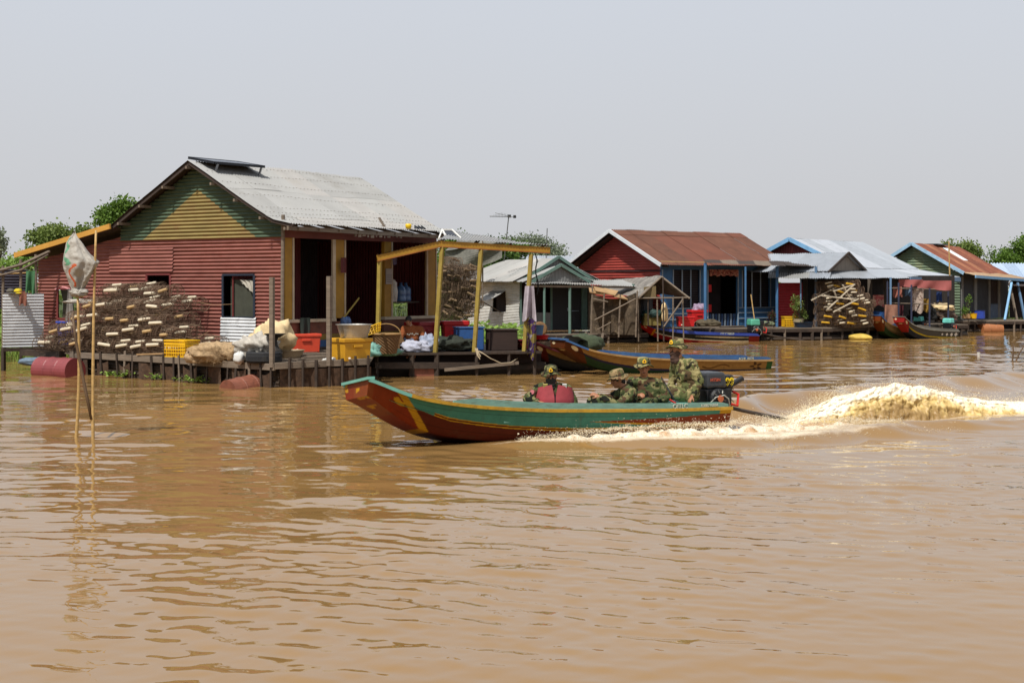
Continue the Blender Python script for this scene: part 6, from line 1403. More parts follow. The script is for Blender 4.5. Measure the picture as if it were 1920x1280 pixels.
for q, (x0, y0, x1, y1) in enumerate(((1521, 563, 1572, 536), (1562, 541, 1573, 571), (1580, 534, 1597, 565), (1562, 546, 1603, 533), (1551, 580, 1601, 534), (1540, 554, 1606, 562), (1562, 585, 1610, 560))):
    mb = MB(); mb.beam(P(x0, y0, 52.3-.05*q), P(x1, y1, 52.5-.05*q), .045, .04); simple('stick', 'pale stripped pole thrown across the top of the trap stack by the tin house', 'stick', mb, mat('pale_stripped_wood', 'b5aa96', .7), 'pale poles on the trap stack')

# ================================================================== vegetation
def leaves(mb, rng, clumps, n, size, flat=.0):
    """clumps: (centre, (rx,ry,rz)); leaf blades in small sprays around twig ends"""
    wts = np.array([c[1][0]*c[1][2] for c in clumps]); wts = wts/wts.sum()
    tw = n//7
    for ci in rng.choice(len(clumps), tw, p=wts):
        c, r = clumps[ci]; d = rng.normal(size=3); d /= np.linalg.norm(d); rad = rng.random()**.45*(1+.25*rng.normal()*.5)
        o = np.array(c)+d*np.array(r)*rad
        if NZ.noise(V(o*1.1/max(.3, r[0]*.5))) < -.28: continue
        for _ in range(7):
            p = o+rng.normal(size=3)*size*1.1; a = rng.normal(size=3); a[2] -= .3; a /= np.linalg.norm(a); b = np.cross(a, rng.normal(size=3)); b /= np.linalg.norm(b)+1e-9
            L = size*rng.uniform(.7, 1.4); w_ = L*.36; m = p+a*L*.5
            mb.add([p, m+b*w_, p+a*L, m-b*w_], [(0, 1, 2, 3)])
def tree(name, label, px, Y, crowns, n, leaf, lm, group=None, trunk=.14, cat='tree'):
    rng = np.random.default_rng(int(px)+n); s = Y/F; b = XY(px, Y); t = thing(name, label, cat, b, group)
    cl = [(P(x, y, Y+rng.uniform(-.3, .3)*rx*s*2), (rx*s, rx*s*.9, ry*s)) for x, y, rx, ry in crowns]
    big = []
    for c, r in cl:      # break each crown up into uneven sub-clumps
        for _ in range(8):
            d = rng.normal(size=3); d /= np.linalg.norm(d); f = rng.uniform(.3, .95); k = rng.uniform(.28, .55)
            big.append((V(c)+V(d*np.array(r)*f), tuple(x*k for x in r)))
    mb = MB(); leaves(mb, rng, big, int(n*1.5), leaf*.8); mb.build('crown', lm, t)
    mb = MB(); top = cl[0][0]; mid = b.lerp(top, .55)+V((.1, 0, 0)); mb.tube([b-V((0, 0, .3)), b.lerp(mid, .5)+V((.06, 0, 0)), mid, V((top.x, top.y, top.z))], [trunk, trunk*.85, trunk*.6, trunk*.25], 8)
    for c, r in big[::2]: st = b.lerp(mid, rng.uniform(.7, 1.)); mb.tube([st, st.lerp(c, .5)+V((0, 0, .1)), c], [trunk*.4, trunk*.25, .012], 5)
    mb.build('trunk', mat('grey_bark', '4b4036', .9, var=.3, scale=6), t); return t
LG = leaf_mat('leaf_mid', '435f22', '6c8836'); LD = leaf_mat('leaf_dark', '3b5626', '627e36'); LY = leaf_mat('leaf_light', '6d8a3a', '8ca552'); LH = leaf_mat('leaf_haze_grey', '6a7560', '828c72'); LO = leaf_mat('leaf_olive', '52642c', '788844')  # far leaves greyed, distance haze put into their colour
tree('broadleaf_tree', 'green tree rising behind the left verge of the red house roof', 215, 48, [(215, 398, 36, 26), (236, 388, 20, 14), (190, 405, 16, 16), (215, 430, 34, 20)], 5200, .12, LG)
tree('broadleaf_tree', 'wide olive green tree behind the ochre verge board at left', 118, 46, [(118, 440, 42, 24), (82, 446, 26, 18), (148, 446, 28, 24), (110, 470, 50, 22)], 6000, .12, LO)
tree('broadleaf_tree', 'sparse grey-green tree cut by the left picture edge', 0, 62, [(-8, 460, 18, 30), (0, 440, 6, 10)], 900, .14, LH)
tree('shrub', 'light green reeds and bush behind the washroom', 25, 44, [(30, 510, 38, 26), (60, 492, 26, 22), (4, 540, 26, 40), (10, 590, 22, 46), (40, 580, 50, 50)], 6500, .13, LY, trunk=.05, cat='shrub')
tree('broadleaf_tree', 'bright green tree seen between the porch posts', 850, 50, [(855, 480, 40, 34), (832, 500, 28, 40), (880, 470, 30, 24), (835, 560, 30, 40)], 6000, .13, LG)
tree('broadleaf_tree', 'dark green tree behind the shade net', 930, 56, [(930, 485, 50, 34), (900, 470, 30, 24), (960, 470, 22, 20)], 4200, .14, LD)
tree('broadleaf_tree', 'hazy grey-green round tree beyond the aerial', 1005, 86, [(985, 458, 36, 20), (1015, 462, 34, 20), (1040, 472, 22, 12), (1000, 480, 60, 20)], 6500, .17, LH)
tree('broadleaf_tree', 'olive tree behind the rusty roof of the green house', 1810, 82, [(1800, 466, 24, 10), (1825, 470, 24, 14), (1776, 464, 10, 8), (1812, 488, 40, 18)], 3600, .16, LO)
tree('broadleaf_tree', 'light green tree above the pale blue roof at right', 1880, 84, [(1880, 482, 24, 16), (1868, 492, 18, 10), (1896, 492, 28, 14)], 3400, .16, LG)
tree('broadleaf_tree', 'tall light green tree cut by the right picture edge', 1915, 84, [(1914, 470, 14, 28), (1925, 455, 12, 20), (1920, 495, 20, 16)], 2800, .16, LG)
tree('potted_bush', 'small bush in the cream pot beside the red tin wall', 1497, 52.4, [(1496, 572, 10, 12), (1500, 588, 11, 13), (1490, 560, 6, 6)], 900, .07, LO, trunk=.02, cat='plant')
tree('potted_plant', 'red-flowering plant at the right blue pillar', 1447, 52.2, [(1447, 595, 6, 10), (1446, 588, 5, 5)], 260, .06, leaf_mat('leaf_red', '5c1a24', '2c4a24'), trunk=.01, cat='plant')
tree('potted_plant', 'leafy pot plant on the dock before the green house', 1812, 60.6, [(1812, 570, 6, 7), (1816, 560, 4, 5), (1809, 582, 6, 10)], 300, .08, LG, trunk=.015, cat='plant')
rng = np.random.default_rng(9)
def marsh(label, regs, n, size, lm, name='marsh_plants'):
    mb = MB(); b = V((0, 45, 0))
    for (x0, x1, y0, y1, h) in regs:
        for _ in range(n):
            x, y = rng.uniform(x0, x1), rng.uniform(y0, y1); hh = h*rng.uniform(.3, 1)*(1+.4*NZ.noise(V((x*.6, y*.6, 0)))); q = V((x, y, 0)); lean = V((rng.normal()*.15, rng.normal()*.15, 0))
            tip = q+lean+V((0, 0, hh)); a = rng.uniform(0, 2*PI); d = V((math.cos(a), math.sin(a), rng.uniform(-.2, .6))).normalized(); e = d.cross(V((0, 0, 1))).normalized(); s = size*rng.uniform(.7, 1.3)
            mb.add([q, q+V((.02, 0, 0)), tip], [(0, 1, 2)]); mb.add([tip, tip+d*s*.5+e*s*.38, tip+d*s, tip+d*s*.5-e*s*.38], [(0, 1, 2, 3)])
    o = mb.build(name, lm); return tag(o, label, 'plants', kind='stuff')
marsh('bright green floating marsh plants behind the porch and the red house', [(-3.4, .2, 38, 46, .75), (-20, -11.5, 37, 47, .8), (-11.5, -3.4, 42, 47, .8)], 3200, .22, LY)
marsh('far low green bank of reeds behind the houses', [(-45, 45, 76, 84, 2.0)], 9000, .5, LO, 'reed_bank')
mb = MB(); mb.add([V((-200, 74, .05)), V((200, 74, .05)), V((200, 430, .4)), V((-200, 430, .4))], [(0, 1, 2, 3)]); tag(mb.build('ground', mat('marsh_ground', '3f4a26', .95, var=.4, scale=.3)), kind='structure')
for q, (px, lab) in enumerate(((217, 'small green water hyacinth floating by the left end of the deck'), (238, 'second hyacinth tuft close right of the first by the deck'), (305, 'hyacinth tuft floating below the yellow crate'), (362, 'flat hyacinth tuft floating below the tan net bundle'), (385, 'small hyacinth tuft left of the tilted rusty drum'))):
    c = L_.lerp(K_, (px-130)/385.)+V((.05, -.16, .02)); mb = MB(); r2 = np.random.default_rng(q)
    for _ in range(34):
        p = V(c)+V((r2.normal()*.11, r2.normal()*.05, abs(r2.normal())*.05)); a = r2.uniform(0, 2*PI); d = V((math.cos(a), math.sin(a), .5)); e = d.cross(V((0, 0, 1))).normalized(); s = .085
        mb.add([p, p+d*s*.5+e*s*.4, p+d*s, p+d*s*.5-e*s*.4], [(0, 1, 2, 3)])
    simple('water_hyacinth', lab, 'plant', mb, LY)
# ================================================================== people
def remesh(parts, vox, name):
    """union of closed shapes into one continuous surface"""
    me = bpy.data.meshes.new('tmp'); mb = parts; me.from_pydata([tuple(p) for p in mb.v], [], mb.f); o = bpy.data.objects.new('tmp', me); COL.objects.link(o)
    md = o.modifiers.new('r', 'REMESH'); md.mode = 'VOXEL'; md.voxel_size = vox
    sm = o.modifiers.new('s', 'SMOOTH'); sm.factor = .5; sm.iterations = 2
    dg = bpy.context.evaluated_depsgraph_get(); dg.update(); r = bpy.data.meshes.new_from_object(o.evaluated_get(dg)); bpy.data.objects.remove(o); bpy.data.meshes.remove(me)
    out = MB(); out.v = [tuple(v.co) for v in r.vertices]; out.f = [tuple(p.vertices) for p in r.polygons]; out.m = [0]*len(out.f); bpy.data.meshes.remove(r); return out
def limb(mb, pts, rs, n=14, sq=(1, 1), side=None):
    """tapered closed limb with rounded ends; sq flattens the section along 'side'"""
    P_ = [V(p) for p in pts]; q = []; r = []
    d0 = (P_[0]-P_[1]).normalized(); d1 = (P_[-1]-P_[-2]).normalized()
    for k in (.95, .6): q.append(P_[0]+d0*rs[0]*k*.9); r.append(rs[0]*math.sqrt(1-k*k*.99))
    for i in range(len(P_)-1):
        for f in (0, .34, .67): q.append(P_[i].lerp(P_[i+1], f)); r.append(rs[i]+(rs[i+1]-rs[i])*f)
    q.append(P_[-1]); r.append(rs[-1])
    for k in (.6, .95): q.append(P_[-1]+d1*rs[-1]*k*.9); r.append(rs[-1]*math.sqrt(1-k*k*.99))
    b = len(mb.v); mb.tube(q, r, n)
    if side is not None:
        s = V(side).normalized()
        c = [V(p) for p in q]
        for i in range(len(q)):
            for j in range(n):
                k = b+i*n+j; v = V(mb.v[k]); e = v-c[i]; al = e.dot(s); mb.v[k] = tuple(c[i]+s*al*sq[0]+(e-s*al)*sq[1])
def ell(mb, c, r, fr, n=16):
    R = Matrix((fr[0], fr[1], fr[2])).transposed(); b = len(mb.v); mb.blob((0, 0, 0), r, 0, 1, 0, n)
    for k in range(b, len(mb.v)): mb.v[k] = tuple(V(c)+R @ V(mb.v[k]))
def frame(fwd, up=(0, 0, 1)):
    f = V(fwd).normalized(); u = V(up); u = (u-f*u.dot(f)).normalized(); return (f, u.cross(f), u)   # forward, left, up
def hand(mb, w, d, palm, curl=.5, k=1., left=False):
    """palm, four unequal curled fingers and a side thumb"""
    d = V(d).normalized(); p = V(palm); p = (p-d*p.dot(d)).normalized(); s = d.cross(p)*(1 if left else -1)
    limb(mb, [V(w), V(w)+d*.045*k, V(w)+d*.085*k], [.026*k, .036*k, .038*k], 12, (.55, 1), p)
    for i, (L, o) in enumerate(((.072, .030), (.080, .010), (.074, -.010), (.058, -.029))):
        a = V(w)+d*.085*k+s*o*k; c1 = d*math.cos(curl*.6)+p*math.sin(curl*.6); c2 = d*math.cos(curl*1.6)+p*math.sin(curl*1.6); c3_ = d*math.cos(curl*2.5)+p*math.sin(curl*2.5)
        b = a+c1*L*.45*k; c = b+c2*L*.32*k; e = c+c3_*L*.25*k; limb(mb, [a-d*.01, b, c, e], [.0098*k, .0092*k, .0085*k, .0072*k], 8)
    a = V(w)+d*.03*k+s*.03*k; t1 = (d*.6+s*.7+p*.35).normalized(); t2 = (d*.85+s*.25+p*.45).normalized(); limb(mb, [a, a+t1*.035*k, a+t1*.035*k+t2*.032*k], [.014*k, .011*k, .009*k], 8)
SKIN = mat('brown_skin', '976649', .55, var=.12, scale=14, spec=.35); HAIR = mat('black_hair', '141010', .6, var=.3, scale=40)
CAMO = camo_mat('woodland_camouflage', [('6f6a48', 0), ('424a2d', .46), ('4a3829', .54), ('1b1c17', .57)], 7.)
CAMOT = camo_mat('pale_camouflage', [('8a8159', 0), ('5a5d3a', .50), ('4d3f2d', .56), ('26261e', .60)], 7.)
CAMOH = camo_mat('tan_camouflage', [('8a7656', 0), ('5e5a3b', .52), ('5a4030', .57), ('2e2a20', .62)], 9.)
BADGE = mat('yellow_badge', 'e0b020', .5)
def wrinkle(mb, amp=.010, fr=11., seed=0.):
    me = mb; n = [V((0, 0, 0)) for _ in me.v]
    for f in me.f:
        a, b, c = V(me.v[f[0]]), V(me.v[f[1]]), V(me.v[f[2]]); q = (b-a).cross(c-a)
        for i in f: n[i] += q
    for i, p in enumerate(me.v):
        if n[i].length > 0:
            v = V(p); a = NZ.fractal(V((v.x*fr*.7+seed, v.y*fr*.7, v.z*fr*1.5)), 1, 2, 3); me.v[i] = tuple(v+n[i].normalized()*a*amp)
    return me
def person(label, J, look, hat=None, jacket=CAMO, trousers=CAMO, mask=None, hair=None, sleeves=1., scale=1., face_up=(0, 0, 1), group=None, boots=True, hcurl=(.5, .5), palm=None):
    """J: joint positions in the world: pelvis, chest, neck, head, sh, el, wr, hip, kn, an (pairs: 0 = right, 1 = left)"""
    k = scale; r = thing('person', label, 'person', J['pelvis'], group); J = {a: ([V(x) for x in b] if isinstance(b, (list, tuple)) and not isinstance(b[0], (int, float)) else V(b)) for a, b in J.items()}
    shd = (J['sh'][1]-J['sh'][0]).normalized(); up = (J['neck']-J['pelvis']).normalized(); fr = frame(look, face_up); f, l, u = fr; hc = J['head']
    b = MB()
    limb(b, [J['pelvis'], J['pelvis'].lerp(J['chest'], .5), J['chest'], J['chest'].lerp(J['neck'], .55)], [.135*k, .125*k, .145*k, .10*k], 18, (1.15, .78), shd)
    limb(b, [J['chest'].lerp(J['neck'], .6), J['neck'], hc-u*.04*k], [.07*k, .056*k, .055*k], 12)
    for i in (0, 1):
        limb(b, [J['chest'].lerp(J['sh'][i], .5)+(J['neck']-J['chest'])*.3, J['sh'][i]], [.075*k, .06*k]); limb(b, [J['sh'][i], J['sh'][i].lerp(J['el'][i], .4), J['el'][i]], [.058*k, .052*k, .041*k]); limb(b, [J['el'][i], J['el'][i].lerp(J['wr'][i], .35), J['wr'][i]], [.042*k, .041*k, .027*k])
        limb(b, [J['hip'][i], J['hip'][i].lerp(J['kn'][i], .4), J['kn'][i]], [.088*k, .082*k, .057*k]); limb(b, [J['kn'][i], J['kn'][i].lerp(J['an'][i], .35), J['an'][i]], [.056*k, .057*k, .036*k])
        ft = V((J['an'][i]-J['kn'][i])); ff = (f*.8+V((0, 0, -.1))).normalized(); limb(b, [J['an'][i]-V((0, 0, .03)), J['an'][i]+ff*.10*k-V((0, 0, .05)), J['an'][i]+ff*.17*k-V((0, 0, .06))], [.040*k, .04*k, .028*k], 10)
        pv = palm[i] if palm else V((0, 0, -1)); hand(b, J['wr'][i], (J['wr'][i]-J['el'][i])+pv*.0, pv, hcurl[i], k, i == 1)
    ell(b, hc+u*.025*k, (.095*k, .076*k, .100*k), fr); ell(b, hc-u*.045*k+f*.018*k, (.070*k, .058*k, .068*k), fr); ell(b, hc-u*.085*k+f*.055*k, (.028*k, .030*k, .022*k), fr, 10)
    limb(b, [hc+f*.088*k+u*.012*k, hc+f*.108*k-u*.022*k], [.010*k, .016*k], 8)
    for s in (1, -1):
        ell(b, hc+l*s*.076*k-u*.005*k-f*.005*k, (.022*k, .010*k, .032*k), fr, 10); ell(b, hc+l*s*.028*k+f*.082*k+u*.028*k, (.014*k, .022*k, .008*k), fr, 8); ell(b, hc+l*s*.045*k+f*.062*k-u*.02*k, (.02*k, .02*k, .018*k), fr, 8)
    ell(b, hc+f*.084*k-u*.050*k, (.012*k, .024*k, .007*k), fr, 8); ell(b, hc+f*.083*k-u*.064*k, (.012*k, .020*k, .007*k), fr, 8)
    remesh(b, .007, 'body').build('body', SKIN, r, smooth=True)
    for s in (1, -1):
        mb = MB(); ell(mb, hc+l*s*.029*k+f*.083*k+u*.008*k, (.008*k, .014*k, .007*k), fr, 10); mb.build('eye', mat('dark_eye', '120c0a', .2), r)
        mb = MB(); limb(mb, [hc+l*s*.014*k+f*.096*k+u*.028*k, hc+l*s*.046*k+f*.084*k+u*.031*k], [.004*k, .0035*k], 6); mb.build('eyebrow', HAIR, r)
    mb = MB(); limb(mb, [hc+f*.093*k-u*.057*k-l*.02*k, hc+f*.097*k-u*.058*k, hc+f*.093*k-u*.057*k+l*.02*k], [.004*k, .006*k, .004*k], 6); mb.build('mouth', mat('dark_lips', '5a2f28', .5), r)
    # clothing grown on the same skeleton, a little looser
    c = MB(); e = .020*k
    limb(c, [J['pelvis']-up*.02, J['pelvis'].lerp(J['chest'], .5), J['chest'], J['chest'].lerp(J['neck'], .62)], [.150*k, .145*k, .158*k, .115*k], 18, (1.18, .82), shd)
    limb(c, [J['chest'].lerp(J['neck'], .62), J['chest'].lerp(J['neck'], .92)], [.095*k, .074*k], 14)
    for i in (0, 1):
        limb(c, [J['chest'].lerp(J['sh'][i], .4)+(J['neck']-J['chest'])*.35, J['sh'][i]], [.092*k, .078*k]); we = J['el'][i].lerp(J['wr'][i], .90)
        if sleeves > .5: limb(c, [J['sh'][i], J['sh'][i].lerp(J['el'][i], .5), J['el'][i]], [.076*k, .070*k, .062*k]); limb(c, [J['el'][i], J['el'][i].lerp(we, .5), we], [.061*k, .055*k, .046*k])
        else: limb(c, [J['sh'][i], J['sh'][i].lerp(J['el'][i], .75)], [.074*k, .066*k])
    wrinkle(remesh(c, .012, 'jacket'), .013*k, 12., hc.x*7).build('jacket', jacket, r, smooth=True)
    c = MB(); limb(c, [J['pelvis']+up*.05, J['pelvis']-up*.04], [.15*k, .15*k], 16, (1.15, .85), shd)
    for i in (0, 1):
        limb(c, [J['hip'][i], J['hip'][i].lerp(J['kn'][i], .5), J['kn'][i]], [.108*k, .095*k, .080*k]); limb(c, [J['kn'][i], J['kn'][i].lerp(J['an'][i], .5), J['kn'][i].lerp(J['an'][i], .92)], [.079*k, .074*k, .060*k])
    wrinkle(remesh(c, .014, 'trousers'), .015*k, 10., hc.y*3).build('trousers', trousers, r, smooth=True)
    if boots:
        for i in (0, 1): mb = MB(); ff = (f*.8+V((0, 0, -.1))).normalized(); limb(mb, [J['an'][i]+V((0, 0, .06)), J['an'][i]-V((0, 0, .03)), J['an'][i]+ff*.10*k-V((0, 0, .05)), J['an'][i]+ff*.18*k-V((0, 0, .06))], [.052*k, .055*k, .05*k, .036*k], 12); mb.build('boot', MATS['black_net'], r, smooth=True)
    # collar
    mb = MB(); nb = J['chest'].lerp(J['neck'], .80); mb.lathe([(.075*k, 0), (.083*k, .03*k), (.070*k, .045*k)], nb, 16, up, cap=False, wob=.06); mb.build('collar', jacket, r)
    if hat:
        m, badge, tilt = hat; hf = frame(f+u*tilt, u-f*tilt); o = hc+hf[2]*.062*k-hf[0]*.008*k; R = Matrix((hf[0], hf[1], hf[2])).transposed(); ht = MB(); N_ = 36
        def hp(a, rr, z, w=0): return o+R @ V((rr*1.10*math.cos(a), rr*.95*math.sin(a), z+w*math.sin(2*a+.6)+w*.5*math.sin(3*a)))
        ring = [(.150, -.030, .016), (.152, -.026, .016), (.102, .000, .004), (.100, .030, 0), (.094, .072, .002), (.080, .088, .003), (.04, .094, 0), (.004, .095, 0)]
        ring = [(.100, -.006, .004), (.148, -.036, .016)]+ring
        for (rr, z, w_) in ring:
            for j in range(N_): ht.v.append(tuple(hp(2*PI*j/N_, rr*k, z*k, w_*k)))
        for i in range(len(ring)-1):
            for j in range(N_): ht.f.append((i*N_+j, i*N_+(j+1) % N_, (i+1)*N_+(j+1) % N_, (i+1)*N_+j)); ht.m.append(0)
        h_ = ht.build('hat', m, r, smooth=True)
        mb = MB()
        for j in range(N_): a0, a1 = 2*PI*j/N_, 2*PI*(j+1)/N_; mb.add([hp(a0, .1035*k, .004*k), hp(a1, .1035*k, .004*k), hp(a1, .1035*k, .022*k), hp(a0, .1035*k, .022*k)], [(0, 1, 2, 3)])
        mb.build('hat_band', mat('dark_olive_band', '3d3b28', .9), h_)
        if badge is not None:
            q = []
            for rr, sc2 in ((0, 1),):
                mb = MB(); ad = badge; cpt = hp(ad, .104*k, .045*k); nn = (R @ V((math.cos(ad), math.sin(ad), .1))).normalized(); ss = nn.cross(hf[2]).normalized(); uu = ss.cross(nn)
                pts = [(0, .036), (.016, .022), (.028, .002), (.026, -.020), (.012, -.026), (-.012, -.026), (-.026, -.020), (-.028, .002), (-.016, .022)]
                mb.add([cpt+nn*.010+ss*x*k+uu*y*k for x, y in pts]+[cpt+nn*.002+ss*x*k+uu*y*k for x, y in pts], [tuple(range(9))]+[(i, (i+1) % 9, 9+(i+1) % 9, 9+i) for i in range(9)]); bd = mb.build('badge', BADGE, h_)
                mb = MB(); mb.add([cpt+nn*.0125+ss*x*k*.45+uu*(y-.004)*k*.45 for x, y in pts], [tuple(range(9))]); mb.build('badge_centre', mat('badge_dark', '6b3a18', .6), h_)
    if hair:
        mb = MB(); ell(mb, hc+u*.040*k-f*.012*k, (.104*k, .088*k, .098*k), fr, 22); ell(mb, hc-u*.03*k-f*.055*k, (.055*k, .075*k, .075*k), fr, 18); wrinkle(remesh(mb, .007, 'h'), .005*k, 60.).build('hair', hair, r, smooth=True)
    if mask:
        mb = MB(); b0 = len(mb.v)
        ell(mb, hc-u*.055*k+f*.022*k, (.086*k, .074*k, .072*k), fr, 20); ell(mb, hc-u*.115*k+f*.030*k, (.070*k, .068*k, .07*k), fr, 18); ell(mb, hc-u*.16*k+f*.02*k, (.075*k, .085*k, .05*k), fr, 18)
        wrinkle(remesh(mb, .008, 'm'), .008*k, 26.).build('scarf', mask, r, smooth=True)
    return r, fr
Bs = .97
def D(px, py, Y): return P(px, py, Y)
# soldier 1: red life vest, right elbow over the gunwale, facing the camera
Y = 18.75; sc1 = Y/F
SC1 = mat('dark_checked_scarf', '2c2a26', .9, var=.4, scale=30)
J = dict(pelvis=(D(1040, 772, Y+.05)), chest=D(1040, 742, Y), neck=D(1038, 722, Y), head=D(1033, 705, Y-.02), sh=[D(1012, 727, Y), D(1063, 729, Y+.05)], el=[D(988, 747, Y-.02), D(1077, 757, Y+.02)], wr=[D(1008, 753, Y-.16), D(1066, 768, Y-.2)],
         hip=[D(1030, 772, Y-.05), D(1052, 772, Y-.02)], kn=[D(1002, 762, Y-.33), D(1040, 766, Y-.36)], an=[D(978, 785, Y-.05), D(1015, 788, Y-.15)])
s1, fr1 = person('person in camouflage with dark face scarf and red life vest, leaning on the boat side', J, V((-.05, -1, -.02)), (CAMO, .0, -.12), mask=SC1, scale=.94, hcurl=(.7, .6), palm=[V((0, .2, -1)), V((0, .2, -1))])
VEST = mat('faded_red_vest', '8d343a', .8, var=.2, scale=8, dirt=('7d2a30', .5, .8, 6)); VEST2 = mat('vest_seam', '2a2630', .8)
ch = J['chest']
for sx, nm_ in ((-1, 'vest_panel'), (1, 'vest_panel')):
    mb = MB()
    def vp(u, v, o=0.):
        a = (.03+1.4*u)*sx; z = .155-.38*v-.05*u*(1-v); rx = (.205+.025*min(1, v*2.2)+o); ry = .125+.06*min(1, v*2)+o
        q = ch+V((rx*math.sin(a), -ry*math.cos(a), z))
        if v < .5: q.x += sx*(.5-v)**1.5*.10*(1-u)
        return q
    mb.grid(lambda u, v: vp(u, v, .03), 12, 14); mb.grid(lambda u, v: vp(u, v, -.005), 12, 14)
    for e in (0, 1): mb.grid(lambda u, v: vp(e, v, -.005+.035*u), 1, 14); mb.grid(lambda u, v: vp(u, e, -.005+.035*v), 12, 1)
    mb.build(nm_, VEST, s1, smooth=True)
mb = MB(); mb.beam(ch+V((0, -.175, -.21)), ch+V((0, -.168, .02)), .02, .02); mb.build('vest_zip', VEST2, s1)
for sx in (-1, 1): mb = MB(); mb.box(ch+V((sx*.125, -.115, .095)), .055, .02, .075, 0, tilt=(.35, 0)); mb.build('reflector_tab', WPL if sx > 0 else mat('pale_tab', 'b0a55c', .8), s1)
mb = MB(); mb.lathe([(.03, 0), (.03, .006), (.001, .007)], J['sh'][0].lerp(J['el'][0], .35)+V((-.04, -.062, 0)), 14, V((-.45, -1, .1))); mb.build('arm_badge', mat('pink_badge', 'b5656c', .8), s1)
# soldier 2: profile to the left, hands clasped round a knee
Y = 19.25
J = dict(pelvis=D(1178, 768, Y), chest=D(1178, 745, Y), neck=D(1170, 727, Y), head=D(1158, 712, Y), sh=[D(1166, 735, Y+.18), D(1186, 736, Y-.16)], el=[D(1140, 748, Y+.10), D(1160, 760, Y-.22)], wr=[D(1120, 741, Y-.02), D(1124, 744, Y-.14)],
         hip=[D(1172, 770, Y+.09), D(1176, 772, Y-.10)], kn=[D(1112, 750, Y+.08), D(1122, 752, Y-.12)], an=[D(1096, 785, Y+.05), D(1108, 788, Y-.15)])
s2, _ = person('person in camouflage seated in profile looking down with hands clasped over raised knees', J, V((-.9, -.35, -.28)), (CAMOH, None, .02), scale=.94, hcurl=(.8, .8), palm=[V((.3, -.3, -1)), V((.3, .3, -1))], hair=HAIR)
# soldier 3: upright, facing the camera, hands in the lap
Y = 19.55
J = dict(pelvis=D(1216, 768, Y), chest=D(1214, 733, Y), neck=D(1208, 710, Y), head=D(1207, 690, Y-.02), sh=[D(1184, 716, Y), D(1236, 718, Y+.02)], el=[D(1180, 745, Y+.02), D(1250, 746, Y-.02)], wr=[D(1196, 741, Y-.20), D(1222, 752, Y-.25)],
         hip=[D(1204, 770, Y-.04), D(1228, 770, Y-.04)], kn=[D(1196, 762, Y-.35), D(1214, 754, Y-.36)], an=[D(1190, 795, Y-.3), D(1212, 795, Y-.32)])
s3, _ = person('person in camouflage facing the camera, hands in lap, under a pale hat with yellow badge', J, V((-.02, -1, -.03)), (CAMOT, .0, -.02), scale=.97, hcurl=(.6, .5), palm=[V((.6, 0, -1)), V((0, .1, -1))])
# soldier 4: steersman on the stern
Y = 19.85
J = dict(pelvis=D(1292, 735, Y), chest=D(1284, 698, Y), neck=D(1275, 674, Y), head=D(1268, 655, Y), sh=[D(1266, 682, Y+.20), D(1298, 682, Y-.12)], el=[D(1262, 712, Y+.22), D(1312, 716, Y-.16)], wr=[D(1250, 738, Y+.18), D(1298, 742, Y-.24)],
         hip=[D(1286, 740, Y+.10), D(1290, 742, Y-.08)], kn=[D(1226, 726, Y+.12), D(1238, 732, Y-.12)], an=[D(1222, 776, Y+.1), D(1246, 778, Y-.1)])
s4, _ = person('person in pale camouflage and face scarf perched high at the stern beside the engine', J, V((-.88, -.45, -.06)), (CAMOT, .35, .02), jacket=CAMOT, trousers=CAMOT, mask=mat('brown_face_scarf', '4a352c', .9, var=.4, scale=20), scale=.98, hcurl=(.7, .8), palm=[V((0, 0, -1)), V((.6, .2, -.6))])
mb = MB(); mb.tube([D(1246, 746, 19.5), D(1254, 748, 19.5), D(1268, 757, 19.5)], .016, 6); simple('fuel_hose', 'red hose lying by the steersman on the boat edge', 'hose', mb, mat('red_pipe', 'b3251c', .4))
mb = MB(); mb.tube([D(1240, 707, 19.75), D(1256, 735, 19.6), D(1263, 747, 19.6)], [.010, .012, .012], 6); simple('rifle_sling_stick', 'thin dark stick with a white tip between the two rear soldiers', 'stick', mb, MATS['dark_rubber'])
mb = MB(); mb.box(BP(.62*SC, 0, .22), .34, .62, .16, math.atan2(BH.y, BH.x)); sb_ = mb.build('stern_seat', PATROL_IN, pb)
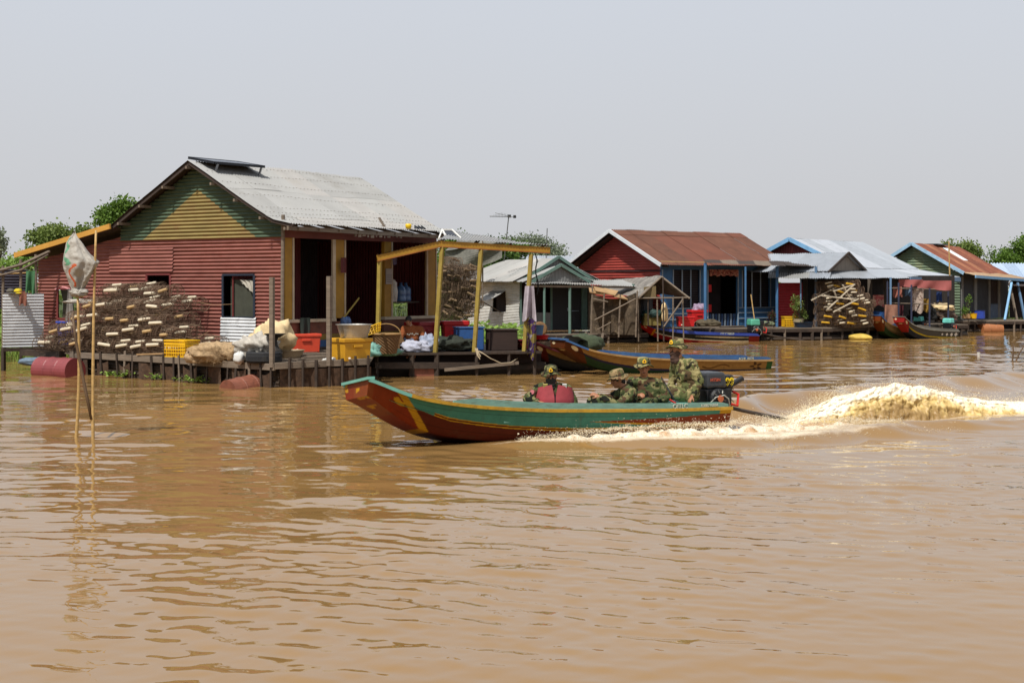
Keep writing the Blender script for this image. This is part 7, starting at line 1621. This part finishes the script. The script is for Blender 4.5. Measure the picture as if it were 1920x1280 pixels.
# woman sorting laundry on the porch
Y = 31.9
J = dict(pelvis=D(772, 655, Y), chest=D(773, 626, Y), neck=D(770, 610, Y), head=D(766, 602, Y-.06), sh=[D(757, 616, Y), D(790, 617, Y+.05)], el=[D(752, 636, Y-.1), D(794, 637, Y-.05)], wr=[D(760, 650, Y-.3), D(782, 650, Y-.3)],
         hip=[D(763, 656, Y-.05), D(782, 656, Y-.05)], kn=[D(744, 652, Y-.25), D(800, 652, Y-.22)], an=[D(765, 660, Y-.42), D(778, 660, Y-.42)])
wmn, frw = person('woman in a brown printed sweater sitting cross-legged over the laundry', J, V((-.1, -1, -.30)), None, jacket=mat('rust_brown_sweater', '7d4420', .9, var=.15, scale=8), trousers=mat('dark_trousers', '23242a', .9), hair=HAIR, scale=.86, boots=False)
for i in range(7): mb = MB(); a = P(763+i*3.2, 627+1.2*math.sin(i*2), Y-.19); mb.tube([a, a+V((.012, 0, .02+.012*(i % 2))), a+V((.022, 0, -.005))], .006, 5); mb.build('sweater_print', WHT, wmn)
mb = MB(); mb.lathe([(.055, 0), (.062, .03), (.05, .045)], J['neck']-V((0, .0, .03)), 14, cap=False); mb.build('collar_band', WPL, wmn)
# figure standing in the dark front room
a = HP(.72, .75, ZF)
J = dict(pelvis=a+V((0, 0, .85)), chest=a+V((0, 0, 1.18)), neck=a+V((0, 0, 1.38)), head=a+V((0, -.02, 1.52)), sh=[a-W*.17+V((0, 0, 1.33)), a+W*.17+V((0, 0, 1.33))], el=[a-W*.22+V((0, -.02, 1.06)), a+W*.24+V((0, -.02, 1.06))], wr=[a-W*.05+NF*.2+V((0, 0, 1.0)), a+W*.07+NF*.2+V((0, 0, 1.0))],
         hip=[a-W*.08+V((0, 0, .82)), a+W*.08+V((0, 0, .82))], kn=[a-W*.09+V((0, 0, .45)), a+W*.09+V((0, 0, .45))], an=[a-W*.09+V((0, 0, .08)), a+W*.09+V((0, 0, .08))])
person('person in dark blue standing in the shaded left opening of the red house', J, NF, None, jacket=mat('navy_shirt', '1c2a3c', .9), trousers=MATS['dark_trousers'], hair=HAIR, scale=.95, boots=False)
